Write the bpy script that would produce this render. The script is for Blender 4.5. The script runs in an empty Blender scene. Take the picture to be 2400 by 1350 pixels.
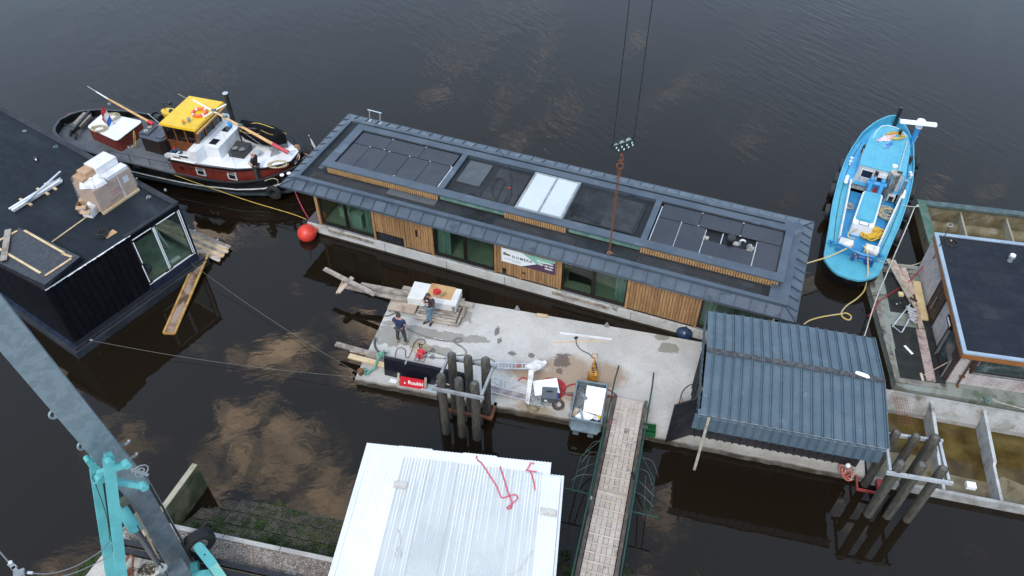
import bpy, bmesh, math, random
from math import sin, cos, pi, radians
from mathutils import Vector, Matrix, noise
random.seed(7)
SC = bpy.context.scene
COL = SC.collection
# ---------------------------------------------------------------- camera
F_PX, TH, RO, HC = 1844.7, 0.789626, 0.0049636, 25.5
SC.render.resolution_x, SC.render.resolution_y = 1024, 576
_D = Vector((0, -sin(TH), -cos(TH))); _Fw = Vector((0, cos(TH), -sin(TH))); _X = Vector((1, 0, 0))
_R = _X * cos(RO) - _D * sin(RO); _Dn = _X * sin(RO) + _D * cos(RO)
cd = bpy.data.cameras.new('camera'); cam = bpy.data.objects.new('camera', cd); COL.objects.link(cam)
cd.sensor_width = 36; cd.lens = F_PX / 2400 * 36; cd.clip_end = 3000; cd.clip_start = .3
mw = Matrix((( _R.x, -_Dn.x, -_Fw.x, 0), (_R.y, -_Dn.y, -_Fw.y, 0), (_R.z, -_Dn.z, -_Fw.z, HC), (0, 0, 0, 1)))
cam.matrix_world = mw
SC.camera = cam
# ---------------------------------------------------------------- world, sun, exposure
SUN_EL, SUN_AZ = 48, 200      # degrees; azimuth clockwise from +Y
world = bpy.data.worlds.new('World'); SC.world = world; world.use_nodes = True
wn = world.node_tree.nodes; wl = world.node_tree.links; wn.clear()
SKY_STR = 0.14
CLOUDS = [ # cloud banks as places on the cloud layer (x/z, y/z), radius, weight : u,v are direction tangents
 ]
def build_world():
    out = wn.new('ShaderNodeOutputWorld'); bg = wn.new('ShaderNodeBackground'); wl.new(bg.outputs[0], out.inputs[0])
    sky = wn.new('ShaderNodeTexSky'); sky.sky_type = 'NISHITA'; sky.sun_disc = False
    sky.sun_elevation = radians(SUN_EL); sky.sun_rotation = radians(SUN_AZ); sky.air_density = 1.0; sky.dust_density = 2.2
    tc = wn.new('ShaderNodeTexCoord'); sp = wn.new('ShaderNodeSeparateXYZ'); wl.new(tc.outputs['Generated'], sp.inputs[0])
    def M(op, a, b=None, clamp=False):
        n = wn.new('ShaderNodeMath'); n.operation = op; n.use_clamp = clamp
        for i, v in enumerate((a, b)):
            if v is None: continue
            if isinstance(v, (int, float)): n.inputs[i].default_value = v
            else: wl.new(v, n.inputs[i])
        return n.outputs[0]
    zc = M('MAXIMUM', sp.outputs[2], 0.06)
    u = M('DIVIDE', sp.outputs[0], zc); v = M('DIVIDE', sp.outputs[1], zc)
    cb = wn.new('ShaderNodeCombineXYZ'); wl.new(u, cb.inputs[0]); wl.new(v, cb.inputs[1])
    # large banks
    bank = None
    for (cx, cy, r, w) in CLOUDS:
        vd = wn.new('ShaderNodeVectorMath'); vd.operation = 'DISTANCE'; wl.new(cb.outputs[0], vd.inputs[0]); vd.inputs[1].default_value = (cx, cy, 0)
        mr = wn.new('ShaderNodeMapRange'); mr.interpolation_type = 'SMOOTHSTEP'; mr.inputs[1].default_value = 0; mr.inputs[2].default_value = r
        mr.inputs[3].default_value = w; mr.inputs[4].default_value = 0; wl.new(vd.outputs['Value'], mr.inputs[0])
        bank = mr.outputs[0] if bank is None else M('MAXIMUM', bank, mr.outputs[0])
    nz = wn.new('ShaderNodeTexNoise'); nz.inputs['Scale'].default_value = 7.5; nz.inputs['Detail'].default_value = 8; nz.inputs['Roughness'].default_value = .56
    nz.inputs['Distortion'].default_value = .35; wl.new(cb.outputs[0], nz.inputs['Vector'])
    n2 = wn.new('ShaderNodeTexNoise'); n2.inputs['Scale'].default_value = 1.1; n2.inputs['Detail'].default_value = 4; wl.new(cb.outputs[0], n2.inputs['Vector'])
    mix = M('ADD', M('MULTIPLY', nz.outputs[0], 2.1), M('MULTIPLY', n2.outputs[0], .7))
    if bank is not None: mix = M('ADD', mix, M('MULTIPLY', bank, .50))
    msk = wn.new('ShaderNodeMapRange'); msk.interpolation_type = 'SMOOTHSTEP'; msk.inputs[1].default_value = 1.55; msk.inputs[2].default_value = 2.12; wl.new(mix, msk.inputs[0])
    hz = wn.new('ShaderNodeMapRange'); hz.interpolation_type = 'SMOOTHSTEP'; hz.inputs[1].default_value = .38; hz.inputs[2].default_value = .78; hz.inputs[3].default_value = .10; hz.inputs[4].default_value = 1.0; wl.new(sp.outputs[2], hz.inputs[0])   # clouds fade into the haze lower down
    cmask = M('MULTIPLY', msk.outputs[0], hz.outputs[0])
    # general veil of thin high cloud whitening the sky
    veil = M('MULTIPLY', M('POWER', M('SUBTRACT', 1.0, M('MAXIMUM', sp.outputs[2], 0.0), True), 2.0), .35)
    veil = M('ADD', veil, .40, True)
    m1 = wn.new('ShaderNodeMix'); m1.data_type = 'RGBA'; wl.new(veil, m1.inputs['Factor']); wl.new(sky.outputs[0], m1.inputs[6]); m1.inputs[7].default_value = VEIL
    m2 = wn.new('ShaderNodeMix'); m2.data_type = 'RGBA'; wl.new(cmask, m2.inputs['Factor']); wl.new(m1.outputs[2], m2.inputs[6]); m2.inputs[7].default_value = CLOUDC
    wl.new(m2.outputs[2], bg.inputs[0]); bg.inputs[1].default_value = SKY_STR
def uv(px, py):
    r = ray(px, py); return r.x / -r.z, r.y / -r.z
def ray(px, py):
    X = (px - 1200) / F_PX; Y = (py - 675) / F_PX
    return _R * X + _Dn * Y + _Fw
def P(px, py, z=0.0):
    """the place in the world, at height z, that a point of the photograph shows"""
    r = ray(px, py); t = (z - HC) / r.z
    return Vector((r.x * t, r.y * t, z))
VEIL = (8.6, 11.1, 14.2, 1); CLOUDC = (50, 37, 25, 1)
for (px, py, rr, w) in [(655, 1075, .19, 1.0), (560, 975, .12, .9), (500, 1140, .12, .8), (740, 1000, .12, .9), (850, 900, .12, .8), (870, 760, .10, .9), (640, 830, .12, .75), (790, 1150, .14, .9), (420, 970, .10, .5),
                        (1700, 1040, .10, .5), (1600, 1180, .12, .45), (1190, 40, .5, .42), (1180, 280, .22, .38), (1900, 1290, .12, .3), (330, 930, .08, .4), (1660, 230, .3, .25), (2150, 380, .2, .2), (330, 1010, .16, .45), (1640, 1120, .2, .5), (560, 520, .14, .5), (1450, 120, .3, .2)]:
    a, b = uv(px, py); CLOUDS.append((a, b, rr, w))
build_world()
sd = bpy.data.lights.new('sun', 'SUN'); sd.energy = 1.5; sd.angle = radians(14); sd.color = (1, .95, .87)
so = bpy.data.objects.new('sun', sd); COL.objects.link(so)
so.rotation_euler = Vector((sin(radians(SUN_AZ)) * cos(radians(SUN_EL)), cos(radians(SUN_AZ)) * cos(radians(SUN_EL)), sin(radians(SUN_EL)))).to_track_quat('Z', 'Y').to_euler()
so.location = (0, 0, 60)
SC.view_settings.view_transform = 'Standard'; SC.view_settings.look = 'None'; SC.view_settings.gamma = 1; SC.view_settings.exposure = 0.28
SC.view_settings.use_curve_mapping = False

# ---------------------------------------------------------------- materials
_mc = {}
def nt(name):
    m = bpy.data.materials.new(name); m.use_nodes = True; t = m.node_tree
    return m, t.nodes, t.links, t.nodes['Principled BSDF']
def mat(name, c, c2=None, rough=.7, metal=0.0, scale=1.2, mixc=(.42, .62), bump=0.0, bscale=30, grain=.12, c3=None, s3=.5, t3=(.58, .66), stretch=None, spec=.5, emit=None, alpha=None, rv=0.0):
    """procedural surface: base colour, a second colour in soft patches, a third in stains, fine grain and relief"""
    if name in _mc: return _mc[name]
    m, n, l, b = nt(name)
    tc = n.new('ShaderNodeTexCoord'); src = tc.outputs['Object']
    if stretch:
        mp = n.new('ShaderNodeMapping'); mp.inputs['Scale'].default_value = stretch; l.new(src, mp.inputs[0]); src = mp.outputs[0]
    if rv:   # each piece a little different
        oi = n.new('ShaderNodeObjectInfo'); ad = n.new('ShaderNodeVectorMath'); ad.operation = 'ADD'
        cbx = n.new('ShaderNodeCombineXYZ'); mu = n.new('ShaderNodeMath'); mu.operation = 'MULTIPLY'; mu.inputs[1].default_value = 37.0
        l.new(oi.outputs['Random'], mu.inputs[0]); l.new(mu.outputs[0], cbx.inputs[0]); l.new(mu.outputs[0], cbx.inputs[2])
        l.new(src, ad.inputs[0]); l.new(cbx.outputs[0], ad.inputs[1]); src = ad.outputs[0]
    def noise_(sc, det=5, rg=.55):
        q = n.new('ShaderNodeTexNoise'); q.inputs['Scale'].default_value = sc; q.inputs['Detail'].default_value = det; q.inputs['Roughness'].default_value = rg
        l.new(src, q.inputs['Vector']); return q.outputs[0]
    def ramp(v, a, z, lo=0., hi=1.):
        q = n.new('ShaderNodeMapRange'); q.interpolation_type = 'SMOOTHSTEP'; q.inputs[1].default_value = a; q.inputs[2].default_value = z
        q.inputs[3].default_value = lo; q.inputs[4].default_value = hi; l.new(v, q.inputs[0]); return q.outputs[0]
    def mx(f, A, B, bt='MIX'):
        q = n.new('ShaderNodeMix'); q.data_type = 'RGBA'; q.blend_type = bt
        if isinstance(f, float): q.inputs['Factor'].default_value = f
        else: l.new(f, q.inputs['Factor'])
        for i, v in ((6, A), (7, B)):
            if isinstance(v, tuple): q.inputs[i].default_value = (*v[:3], 1)
            else: l.new(v, q.inputs[i])
        return q.outputs[2]
    cur = tuple(c)
    if c2: cur = mx(ramp(noise_(scale), *mixc), cur, tuple(c2))
    if c3: cur = mx(ramp(noise_(s3, 7, .6), *t3), cur, tuple(c3))
    if grain:
        g = ramp(noise_(22, 3), .2, .8, 1 - grain * 1.6, 1 + grain)
        cg = n.new('ShaderNodeCombineXYZ'); [l.new(g, cg.inputs[i]) for i in range(3)]
        cur = mx(1.0, cur if not isinstance(cur, tuple) else cur, cg.outputs[0], 'MULTIPLY')
    if rv:
        g = n.new('ShaderNodeMapRange'); g.inputs[3].default_value = 1 - rv; g.inputs[4].default_value = 1 + rv; l.new(oi.outputs['Random'], g.inputs[0])
        cg = n.new('ShaderNodeCombineXYZ'); [l.new(g.outputs[0], cg.inputs[i]) for i in range(3)]
        cur = mx(1.0, cur, cg.outputs[0], 'MULTIPLY')
    if isinstance(cur, tuple): b.inputs['Base Color'].default_value = (*cur, 1)
    else: l.new(cur, b.inputs['Base Color'])
    rr = ramp(noise_(3.0), .3, .7, max(.02, rough - .1), min(1, rough + .1)); l.new(rr, b.inputs['Roughness'])
    b.inputs['Metallic'].default_value = metal; b.inputs['Specular IOR Level'].default_value = spec
    if bump:
        bp = n.new('ShaderNodeBump'); bp.inputs['Strength'].default_value = bump; bp.inputs['Distance'].default_value = .02
        l.new(noise_(bscale, 4), bp.inputs['Height']); l.new(bp.outputs[0], b.inputs['Normal'])
    if alpha is not None: b.inputs['Alpha'].default_value = alpha
    _mc[name] = m; return m
def glass(name='window_glass', tint=(.66, .74, .68), rough=.02):
    if name in _mc: return _mc[name]
    m, n, l, b = nt(name)
    n.remove(b); out = [x for x in n if x.type == 'OUTPUT_MATERIAL'][0]
    tr = n.new('ShaderNodeBsdfTransparent'); tr.inputs[0].default_value = (*tint, 1)
    gl = n.new('ShaderNodeBsdfGlossy'); gl.inputs['Roughness'].default_value = rough
    fr = n.new('ShaderNodeLayerWeight'); fr.inputs['Blend'].default_value = .5; pw = n.new('ShaderNodeMath'); pw.operation = 'POWER'; pw.inputs[1].default_value = 4.5; l.new(fr.outputs['Facing'], pw.inputs[0]); ad = n.new('ShaderNodeMath'); ad.operation = 'ADD'; ad.inputs[1].default_value = .06; ad.use_clamp = True; l.new(pw.outputs[0], ad.inputs[0]); ms = n.new('ShaderNodeMixShader')
    l.new(ad.outputs[0], ms.inputs[0]); l.new(tr.outputs[0], ms.inputs[1]); l.new(gl.outputs[0], ms.inputs[2]); l.new(ms.outputs[0], out.inputs[0])
    _mc[name] = m; return m

# ---------------------------------------------------------------- mesh builder
class B:
    def __init__(s): s.v = []; s.f = []
    def add(s, vs, fs):
        o = len(s.v); s.v += [Vector(q) for q in vs]; s.f += [tuple(i + o for i in f) for f in fs]; return s
    def box(s, x0, y0, z0, x1, y1, z1):
        return s.add([(x0, y0, z0), (x1, y0, z0), (x1, y1, z0), (x0, y1, z0), (x0, y0, z1), (x1, y0, z1), (x1, y1, z1), (x0, y1, z1)],
                     [(0, 3, 2, 1), (4, 5, 6, 7), (0, 1, 5, 4), (1, 2, 6, 5), (2, 3, 7, 6), (3, 0, 4, 7)])
    def obox(s, c, d, rz=0, m=None):
        m = m or Matrix.Rotation(rz, 3, 'Z'); c = Vector(c); x, y, z = d[0] / 2, d[1] / 2, d[2] / 2
        vs = [c + m @ Vector(q) for q in [(-x, -y, -z), (x, -y, -z), (x, y, -z), (-x, y, -z), (-x, -y, z), (x, -y, z), (x, y, z), (-x, y, z)]]
        return s.add(vs, [(0, 3, 2, 1), (4, 5, 6, 7), (0, 1, 5, 4), (1, 2, 6, 5), (2, 3, 7, 6), (3, 0, 4, 7)])
    def beam(s, p, q, w, h, up=(0, 0, 1)):
        p = Vector(p); q = Vector(q); d = (q - p); L = d.length; d.normalize(); up = Vector(up)
        if abs(d.dot(up)) > .98: up = Vector((1, 0, 0))
        y = up.cross(d).normalized(); z = d.cross(y)
        return s.obox((p + q) / 2, (L, w, h), m=Matrix((d, y, z)).transposed())
    def prism(s, pts, z0, z1):
        n = len(pts)
        z0 = [z0] * n if not hasattr(z0, '__len__') else z0; z1 = [z1] * n if not hasattr(z1, '__len__') else z1
        return s.add([(p[0], p[1], z0[i]) for i, p in enumerate(pts)] + [(p[0], p[1], z1[i]) for i, p in enumerate(pts)],
                     [tuple(range(n - 1, -1, -1)), tuple(range(n, 2 * n))] + [(i, (i + 1) % n, n + (i + 1) % n, n + i) for i in range(n)])
    def slab(s, q, t):
        """thin plate from a loop of 3d corners, thickness t downwards along its normal"""
        q = [Vector(a) for a in q]; nn = (q[1] - q[0]).cross(q[2] - q[0]).normalized(); n = len(q)
        return s.add(q + [a - nn * t for a in q], [tuple(range(n)), tuple(range(2 * n - 1, n - 1, -1))] + [(i, n + i, n + (i + 1) % n, (i + 1) % n) for i in range(n)])
    def tube(s, pts, r, n=6, r1=None, closed=False):
        pts = [Vector(p) for p in pts]; m = len(pts); o = len(s.v); prev = None
        for i, p in enumerate(pts):
            a = pts[(i - 1) % m] if (closed or i) else p; c = pts[(i + 1) % m] if (closed or i < m - 1) else p
            d = (c - a).normalized() if (c - a).length > 1e-7 else Vector((0, 0, 1))
            if prev is None: ref = Vector((0, 0, 1)) if abs(d.z) < .9 else Vector((1, 0, 0)); x = d.cross(ref).normalized()
            else:
                x = prev - d * prev.dot(d); x = x.normalized() if x.length > 1e-6 else d.cross(Vector((0, 0, 1))).normalized()
            prev = x; y = d.cross(x); rr = r if r1 is None else r + (r1 - r) * i / (m - 1)
            s.v += [p + x * (cos(2 * pi * k / n) * rr) + y * (sin(2 * pi * k / n) * rr) for k in range(n)]
        for i in range(m if closed else m - 1):
            a, c = o + i * n, o + ((i + 1) % m) * n
            s.f += [(a + k, a + (k + 1) % n, c + (k + 1) % n, c + k) for k in range(n)]
        if not closed: s.f += [tuple(o + k for k in range(n - 1, -1, -1)), tuple(o + (m - 1) * n + k for k in range(n))]
        return s
    def cyl(s, p, q, r, r1=None, n=14): return s.tube([p, q], r, n, r1 if r1 is not None else r)
    def loft(s, rings, cap=True, closed=True):
        o = len(s.v); n = len(rings[0])
        for r in rings: s.v += [Vector(q) for q in r]
        for i in range(len(rings) - 1):
            a, c = o + i * n, o + (i + 1) * n
            s.f += [(a + k, a + (k + 1) % n, c + (k + 1) % n, c + k) for k in range(n if closed else n - 1)]
        if cap and closed: s.f += [tuple(o + k for k in range(n - 1, -1, -1)), tuple(o + (len(rings) - 1) * n + k for k in range(n))]
        return s
    def torus(s, c, R, r, ax=(0, 0, 1), n=20, k=8):
        ax = Vector(ax).normalized(); x = ax.cross(Vector((0, 0, 1)) if abs(ax.z) < .9 else Vector((1, 0, 0))).normalized(); y = ax.cross(x)
        return s.tube([Vector(c) + x * cos(2 * pi * i / n) * R + y * sin(2 * pi * i / n) * R for i in range(n)], r, k, closed=True)
    def ball(s, c, r, n=12, m=8, sc=(1, 1, 1)):
        return s.loft([[(c[0] + r * sc[0] * sin(t) * cos(2 * pi * k / n), c[1] + r * sc[1] * sin(t) * sin(2 * pi * k / n), c[2] - r * sc[2] * cos(t)) for k in range(n)] for t in [max(.02, min(pi - .02, pi * i / m)) for i in range(m + 1)]])
    def build(s, name, m, parent=None, smooth=False, kind=None, label=None, mats=None):
        me = bpy.data.meshes.new(name); me.from_pydata([tuple(q) for q in s.v], [], s.f); me.update()
        bm = bmesh.new(); bm.from_mesh(me); bmesh.ops.recalc_face_normals(bm, faces=bm.faces); bm.to_mesh(me); bm.free()
        if smooth:
            me.shade_smooth(); me.set_sharp_from_angle(angle=radians(38))
        me.materials.append(m)
        o = bpy.data.objects.new(name, me); COL.objects.link(o)
        if parent is not None: o.parent = parent
        if kind: o['kind'] = kind
        if label: o['label'] = label
        return o
class T:
    """a thing: an Empty at its base that parents its parts; L() gives places of the photograph in its own coordinates"""
    def __init__(s, name, label, cat, loc=(0, 0, 0), rz=0, group=None, kind=None):
        s.o = bpy.data.objects.new(name, None); COL.objects.link(s.o); s.o.location = loc; s.o.rotation_euler = (0, 0, rz); s.o.empty_display_size = .3
        s.o['label'] = label; s.o['category'] = cat
        if group: s.o['group'] = group
        if kind: s.o['kind'] = kind
        s.m = Matrix.Translation(loc) @ Matrix.Rotation(rz, 4, 'Z'); s.i = s.m.inverted()
    def L(s, px, py, z): return s.i @ P(px, py, z)
    def W(s, p): return s.m @ Vector(p)
    def p(s, name, b, m, parent=None, **k): return b.build(name, m, parent or s.o, **k)
def single(name, b, m, label, cat, group=None, smooth=False, loc=(0, 0, 0), rz=0):
    o = b.build(name, m, None, smooth); o.location = loc; o.rotation_euler = (0, 0, rz)
    o['label'] = label; o['category'] = cat
    if group: o['group'] = group
    return o
def struct(name, b, m, smooth=False): return b.build(name, m, None, smooth, kind='structure')
def inst(src, loc, rz=0, parent=None, scale=None, rot=None):
    o = src.copy(); COL.objects.link(o); o.parent = parent if parent is not None else src.parent; o.location = loc
    o.rotation_euler = rot if rot else (0, 0, rz)
    if scale: o.scale = scale
    return o
def copy_tree(root, loc, rz, label):
    r = root.copy(); COL.objects.link(r); r.location = loc; r.rotation_euler = (0, 0, rz) if not hasattr(rz, '__len__') else rz; r['label'] = label
    for ch in list(root.children):
        c = ch.copy(); COL.objects.link(c); c.parent = r
        for g in list(ch.children):
            d = g.copy(); COL.objects.link(d); d.parent = c
    return r
def coil(c, R, r, turns, jit=.15, seed=0, flat=.5, n=14, squash=1.0):
    """path of a loosely coiled rope"""
    rnd = random.Random(seed); pts = []; N = int(turns * n)
    for i in range(N):
        a = 2 * pi * i / n; k = i // n
        rr = R * (1 - .5 * rnd.random() * jit) * (1 + jit * sin(a * 1.37 + seed) + jit * .6 * sin(a * .61 + k))
        pts.append(Vector((c[0] + rr * cos(a) + jit * R * .5 * sin(k * 2.1), c[1] + squash * rr * sin(a) + jit * R * .5 * cos(k * 1.7), c[2] + r + r * flat * 2 * ((i / n) % 3) + r * .6 * rnd.random())))
    return pts
def tangle(c, R, r, N, seed, squash=1.0, h=.1):
    """path of a heap of tangled rope"""
    rnd = random.Random(seed); pts = []; a = 0.
    for i in range(N):
        a += rnd.uniform(.5, 1.1); rr = R * (.35 + .65 * abs(sin(i * .37 + seed))) * rnd.uniform(.75, 1.05)
        cx, cy = R * .28 * sin(i * .11 + seed), R * .28 * cos(i * .13)
        pts.append(Vector((c[0] + cx + rr * .75 * cos(a), c[1] + squash * (cy + rr * .75 * sin(a)), c[2] + r + h * rnd.random())))
    return smooth_path(pts, 3)
def smooth_path(p, k=4):
    p = [Vector(q) for q in p]; out = []
    for i in range(len(p) - 1):
        a = p[max(0, i - 1)]; b = p[i]; c = p[i + 1]; d = p[min(len(p) - 1, i + 2)]
        for j in range(k):
            t = j / k
            out.append(.5 * ((2 * b) + (c - a) * t + (2 * a - 5 * b + 4 * c - d) * t * t + (3 * b - a - 3 * c + d) * t ** 3))
    out.append(p[-1]); return out
def sag(a, b, s, n=14):
    a = Vector(a); b = Vector(b)
    return [a.lerp(b, i / n) - Vector((0, 0, s * 4 * (i / n) * (1 - i / n))) for i in range(n + 1)]
def corr(x0, x1, pitch, h, kind='sine', ph=0.0):
    """profile of a corrugated or trapezoidal sheet: list of (x, z)"""
    pts = []; x = x0
    if kind == 'sine':
        n = max(2, int((x1 - x0) / pitch * 6))
        return [(x0 + (x1 - x0) * i / n, h * .5 + h * .5 * sin(2 * pi * ((x0 + (x1 - x0) * i / n) / pitch) + ph)) for i in range(n + 1)]
    k = 0; pts = [(x0, 0)]
    while x + pitch <= x1 + 1e-6:
        if kind == 'rib2':   # broad pan with a pair of narrow ribs
            pts += [(x + pitch * .60, 0), (x + pitch * .64, h), (x + pitch * .70, h), (x + pitch * .74, 0.0), (x + pitch * .80, 0), (x + pitch * .84, h), (x + pitch * .90, h), (x + pitch * .94, 0)]
        else:
            pts += [(x + pitch * .5, 0), (x + pitch * .58, h), (x + pitch * .82, h), (x + pitch * .90, 0)]
        x += pitch
    pts.append((x1, 0)); return pts
def sheet(b, prof, p0, ux, uy, n, L, t=.006, nseg=1):
    """corrugated sheet: profile along ux from p0, extruded L along uy, height along n"""
    p0 = Vector(p0); ux = Vector(ux); uy = Vector(uy); n = Vector(n)
    rings = []
    for j in range(nseg + 1):
        rings.append([p0 + ux * x + n * z + uy * (L * j / nseg) for x, z in prof] + [p0 + ux * x + n * (z - t) + uy * (L * j / nseg) for x, z in reversed(prof)])
    return b.loft(rings)
# ================================================================ palette
def W(name): return _mc[name]
CONC = mat('concrete', (.40, .39, .37), (.31, .30, .285), .85, scale=1.0, bump=.25, bscale=40, c3=(.20, .18, .15), s3=.9, t3=(.60, .74))
CONC_WET = mat('concrete_weathered', (.23, .22, .19), (.13, .12, .095), .8, scale=2.2, bump=.4, bscale=25, c3=(.05, .045, .035), s3=1.6, t3=(.5, .62))
CONC_GRN = mat('concrete_mossy', (.24, .26, .23), (.17, .19, .16), .85, scale=1.8, bump=.3, bscale=25, c3=(.10, .13, .09), s3=1.2, t3=(.55, .7))
BIT = mat('bitumen', (.020, .024, .029), (.030, .034, .038), .85, scale=.8, bump=.5, bscale=90, grain=.25, c3=(.012, .014, .017), s3=.5, spec=.3)
ZINC = mat('dark_zinc', (.068, .088, .112), (.085, .106, .13), .42, metal=.25, scale=1.3, grain=.05, c3=(.045, .06, .08), s3=1.1, t3=(.58, .64), rv=.07)
ZINC_CAP = mat('dark_zinc_cap', (.078, .10, .125), (.06, .08, .105), .40, metal=.25, scale=.9, grain=.05, c3=(.10, .125, .15), s3=.8, t3=(.6, .64))
CEDAR = mat('cedar_planks', (.345, .195, .085), (.26, .135, .055), .6, scale=2.2, stretch=(5, 5, .6), grain=.15, rv=.16)
CEDAR2 = mat('cedar_slats', (.40, .235, .10), (.32, .18, .075), .6, scale=4, grain=.15)
BRONZE = mat('bronze_frame', (.022, .018, .015), rough=.35, metal=.3, grain=.05)
BLACKM = mat('black_metal', (.012, .012, .013), (.02, .02, .021), .4, scale=3, grain=.1)
SOLAR = mat('solar_glass', (.018, .020, .028), (.026, .027, .035), .28, scale=.7, grain=.05, spec=.6, rv=.1)
ALU = mat('aluminium', (.62, .64, .66), (.5, .52, .54), .35, metal=.6, scale=3)
WHITE = mat('white_paint', (.76, .77, .78), (.68, .69, .70), .5, scale=1.5, grain=.05)
WHITE_D = mat('white_paint_worn', (.70, .70, .68), (.52, .51, .48), .6, scale=3, grain=.1, c3=(.3, .25, .2), s3=2.5, t3=(.62, .7))
PLASTIC = mat('white_sheet_roof', (.68, .69, .71), (.64, .65, .665), .45, scale=.7, grain=.03, rv=.03)
PLAST_G = mat('grey_sheet_roof', (.50, .52, .51), (.46, .48, .475), .45, scale=.6, grain=.04, c3=(.5, .52, .5), s3=1, rv=.03)
STEELB = mat('blue_grey_sheet', (.075, .112, .142), (.092, .132, .162), .45, metal=.15, scale=1.4, grain=.08, c3=(.15, .19, .22), s3=3.5, t3=(.64, .7), rv=.06)
WOODG = mat('grey_timber', (.36, .31, .26), (.22, .185, .15), .85, scale=3, stretch=(1, 1, 1), bump=.3, bscale=30, rv=.18, c3=(.14, .11, .09), s3=1.6, t3=(.58, .66))
WOODP = mat('old_board', (.44, .35, .27), (.30, .215, .15), .85, scale=2.5, bump=.2, rv=.15, c3=(.17, .13, .10), s3=1.8, t3=(.55, .66))
WOODN = mat('new_timber', (.62, .47, .28), (.52, .36, .19), .75, scale=2.5, rv=.1)
WOODR = mat('rust_stained_board', (.30, .22, .17), (.19, .11, .07), .7, scale=2.0, c3=(.09, .045, .025), s3=1.3, t3=(.45, .6))
DECKW = mat('worn_deck_board', (.50, .44, .385), (.42, .36, .31), .9, scale=1.5, grain=.1, rv=.08, c3=(.20, .18, .14), s3=1.6, t3=(.58, .72))
PILE = mat('weathered_pile', (.085, .075, .06), (.045, .040, .033), .9, scale=4, stretch=(3, 3, .5), bump=.8, bscale=18, c3=(.045, .05, .035), s3=1.6, t3=(.5, .62))
GREY = mat('grey_steel', (.30, .32, .33), (.22, .235, .24), .5, metal=.3, scale=2)
GALV = mat('galvanised_steel', (.22, .28, .315), (.18, .235, .265), .42, metal=.45, scale=4, mixc=(.45, .56), grain=.08)
TEAL = mat('teal_paint', (.095, .38, .385), (.08, .33, .34), .5, scale=2, grain=.05, c3=(.16, .20, .17), s3=3, t3=(.68, .74))
RUBBER = mat('rubber', (.016, .016, .017), (.026, .026, .027), .75, scale=6, bump=.3)
YEL = mat('yellow_paint', (.72, .47, .02), (.64, .40, .015), .4, scale=1.2, grain=.04)
ORANGE = mat('orange_plastic', (.75, .13, .035), (.68, .10, .03), .5, grain=.05)
REDP = mat('oxide_red_paint', (.19, .028, .018), (.15, .022, .014), .45, scale=2, grain=.1)
REDB = mat('bright_red', (.62, .02, .03), (.55, .015, .02), .5, grain=.05)
PINKS = mat('red_strap', (.58, .09, .14), (.46, .06, .10), .7, grain=.1)
VARN = mat('varnished_wood', (.20, .065, .022), (.13, .04, .014), .35, scale=4, stretch=(1, 1, 4), grain=.1)
SPAR = mat('pine_spar', (.58, .34, .13), (.5, .28, .10), .4, scale=3, grain=.08)
BLUE = mat('light_blue_paint', (.080, .365, .49), (.066, .33, .45), .45, scale=1.6, grain=.04, c3=(.15, .41, .50), s3=2.4, t3=(.58, .72))
BLUE_D = mat('mid_blue_paint', (.035, .26, .52), (.03, .22, .46), .45, scale=1.6, grain=.05)
HULLB = mat('black_hull', (.004, .004, .005), (.009, .009, .010), .4, scale=1.5, grain=.1, spec=.3)
GREYDK = mat('grey_deck_paint', (.13, .14, .155), (.10, .108, .12), .65, scale=1.2, grain=.15, c3=(.07, .07, .075), s3=1, t3=(.58, .7))
BLACKPL = mat('black_cladding', (.003, .003, .005), (.005, .005, .008), .6, scale=2, rv=.2, spec=.15)
BLUEWR = mat('blue_wrap', (.010, .016, .036), (.014, .022, .048), .45, scale=3)
CARD = mat('cardboard', (.42, .27, .16), (.36, .22, .13), .85, scale=3, grain=.06)
FILM = mat('stretch_film', (.62, .62, .63), (.5, .5, .52), .2, scale=4, alpha=.13)
FILMW = mat('white_wrap', (.68, .67, .68), (.56, .545, .545), .35, scale=3, grain=.02)
ROPEY = mat('yellow_rope', (.58, .40, .08), (.46, .30, .06), .8, scale=8, bump=.4, bscale=60)
ROPEB = mat('beige_rope', (.50, .43, .28), (.36, .30, .19), .9, scale=8, bump=.4, bscale=60)
ROPEG = mat('green_rope', (.08, .24, .17), (.14, .32, .24), .9, scale=6)
ROPEW = mat('pale_rope', (.58, .56, .50), (.45, .42, .37), .9, scale=6)
CABLE = mat('black_cable', (.015, .015, .016), rough=.6)
HOSE = mat('grey_hose', (.12, .12, .11), (.2, .19, .17), .7, scale=2)
REDH = mat('red_hose', (.36, .02, .03), (.25, .015, .02), .6)
BRICK = mat('pale_brick', (.46, .415, .40), (.40, .355, .34), .85, scale=3, grain=.15, c3=(.33, .27, .25), s3=1.1, t3=(.5, .7))
MORTAR = mat('mortar', (.20, .17, .155), (.15, .13, .12), .95, scale=4)
FASCIA = mat('brown_fascia', (.27, .10, .025), (.21, .075, .018), .6, scale=2, stretch=(1, 1, 5))
BROWND = mat('dark_brown_frame', (.03, .017, .013), (.045, .025, .02), .5, scale=3)
ALUCAP = mat('pale_blue_trim', (.30, .38, .45), (.26, .33, .40), .4, metal=.2, scale=1, grain=.03)
GREENP = mat('green_paint', (.006, .040, .027), (.012, .060, .042), .6, scale=3, c3=(.09, .05, .03), s3=4, t3=(.66, .74))
GREENC = mat('green_worn_rim', (.05, .11, .08), (.09, .14, .11), .8, scale=2.5, c3=(.20, .22, .19), s3=3, t3=(.62, .72))
RUST = mat('rust', (.17, .06, .025), (.10, .035, .018), .85, scale=6, grain=.2)
CURT = mat('pale_green_curtain', (.36, .46, .45), (.30, .40, .39), .9, scale=6)
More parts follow.
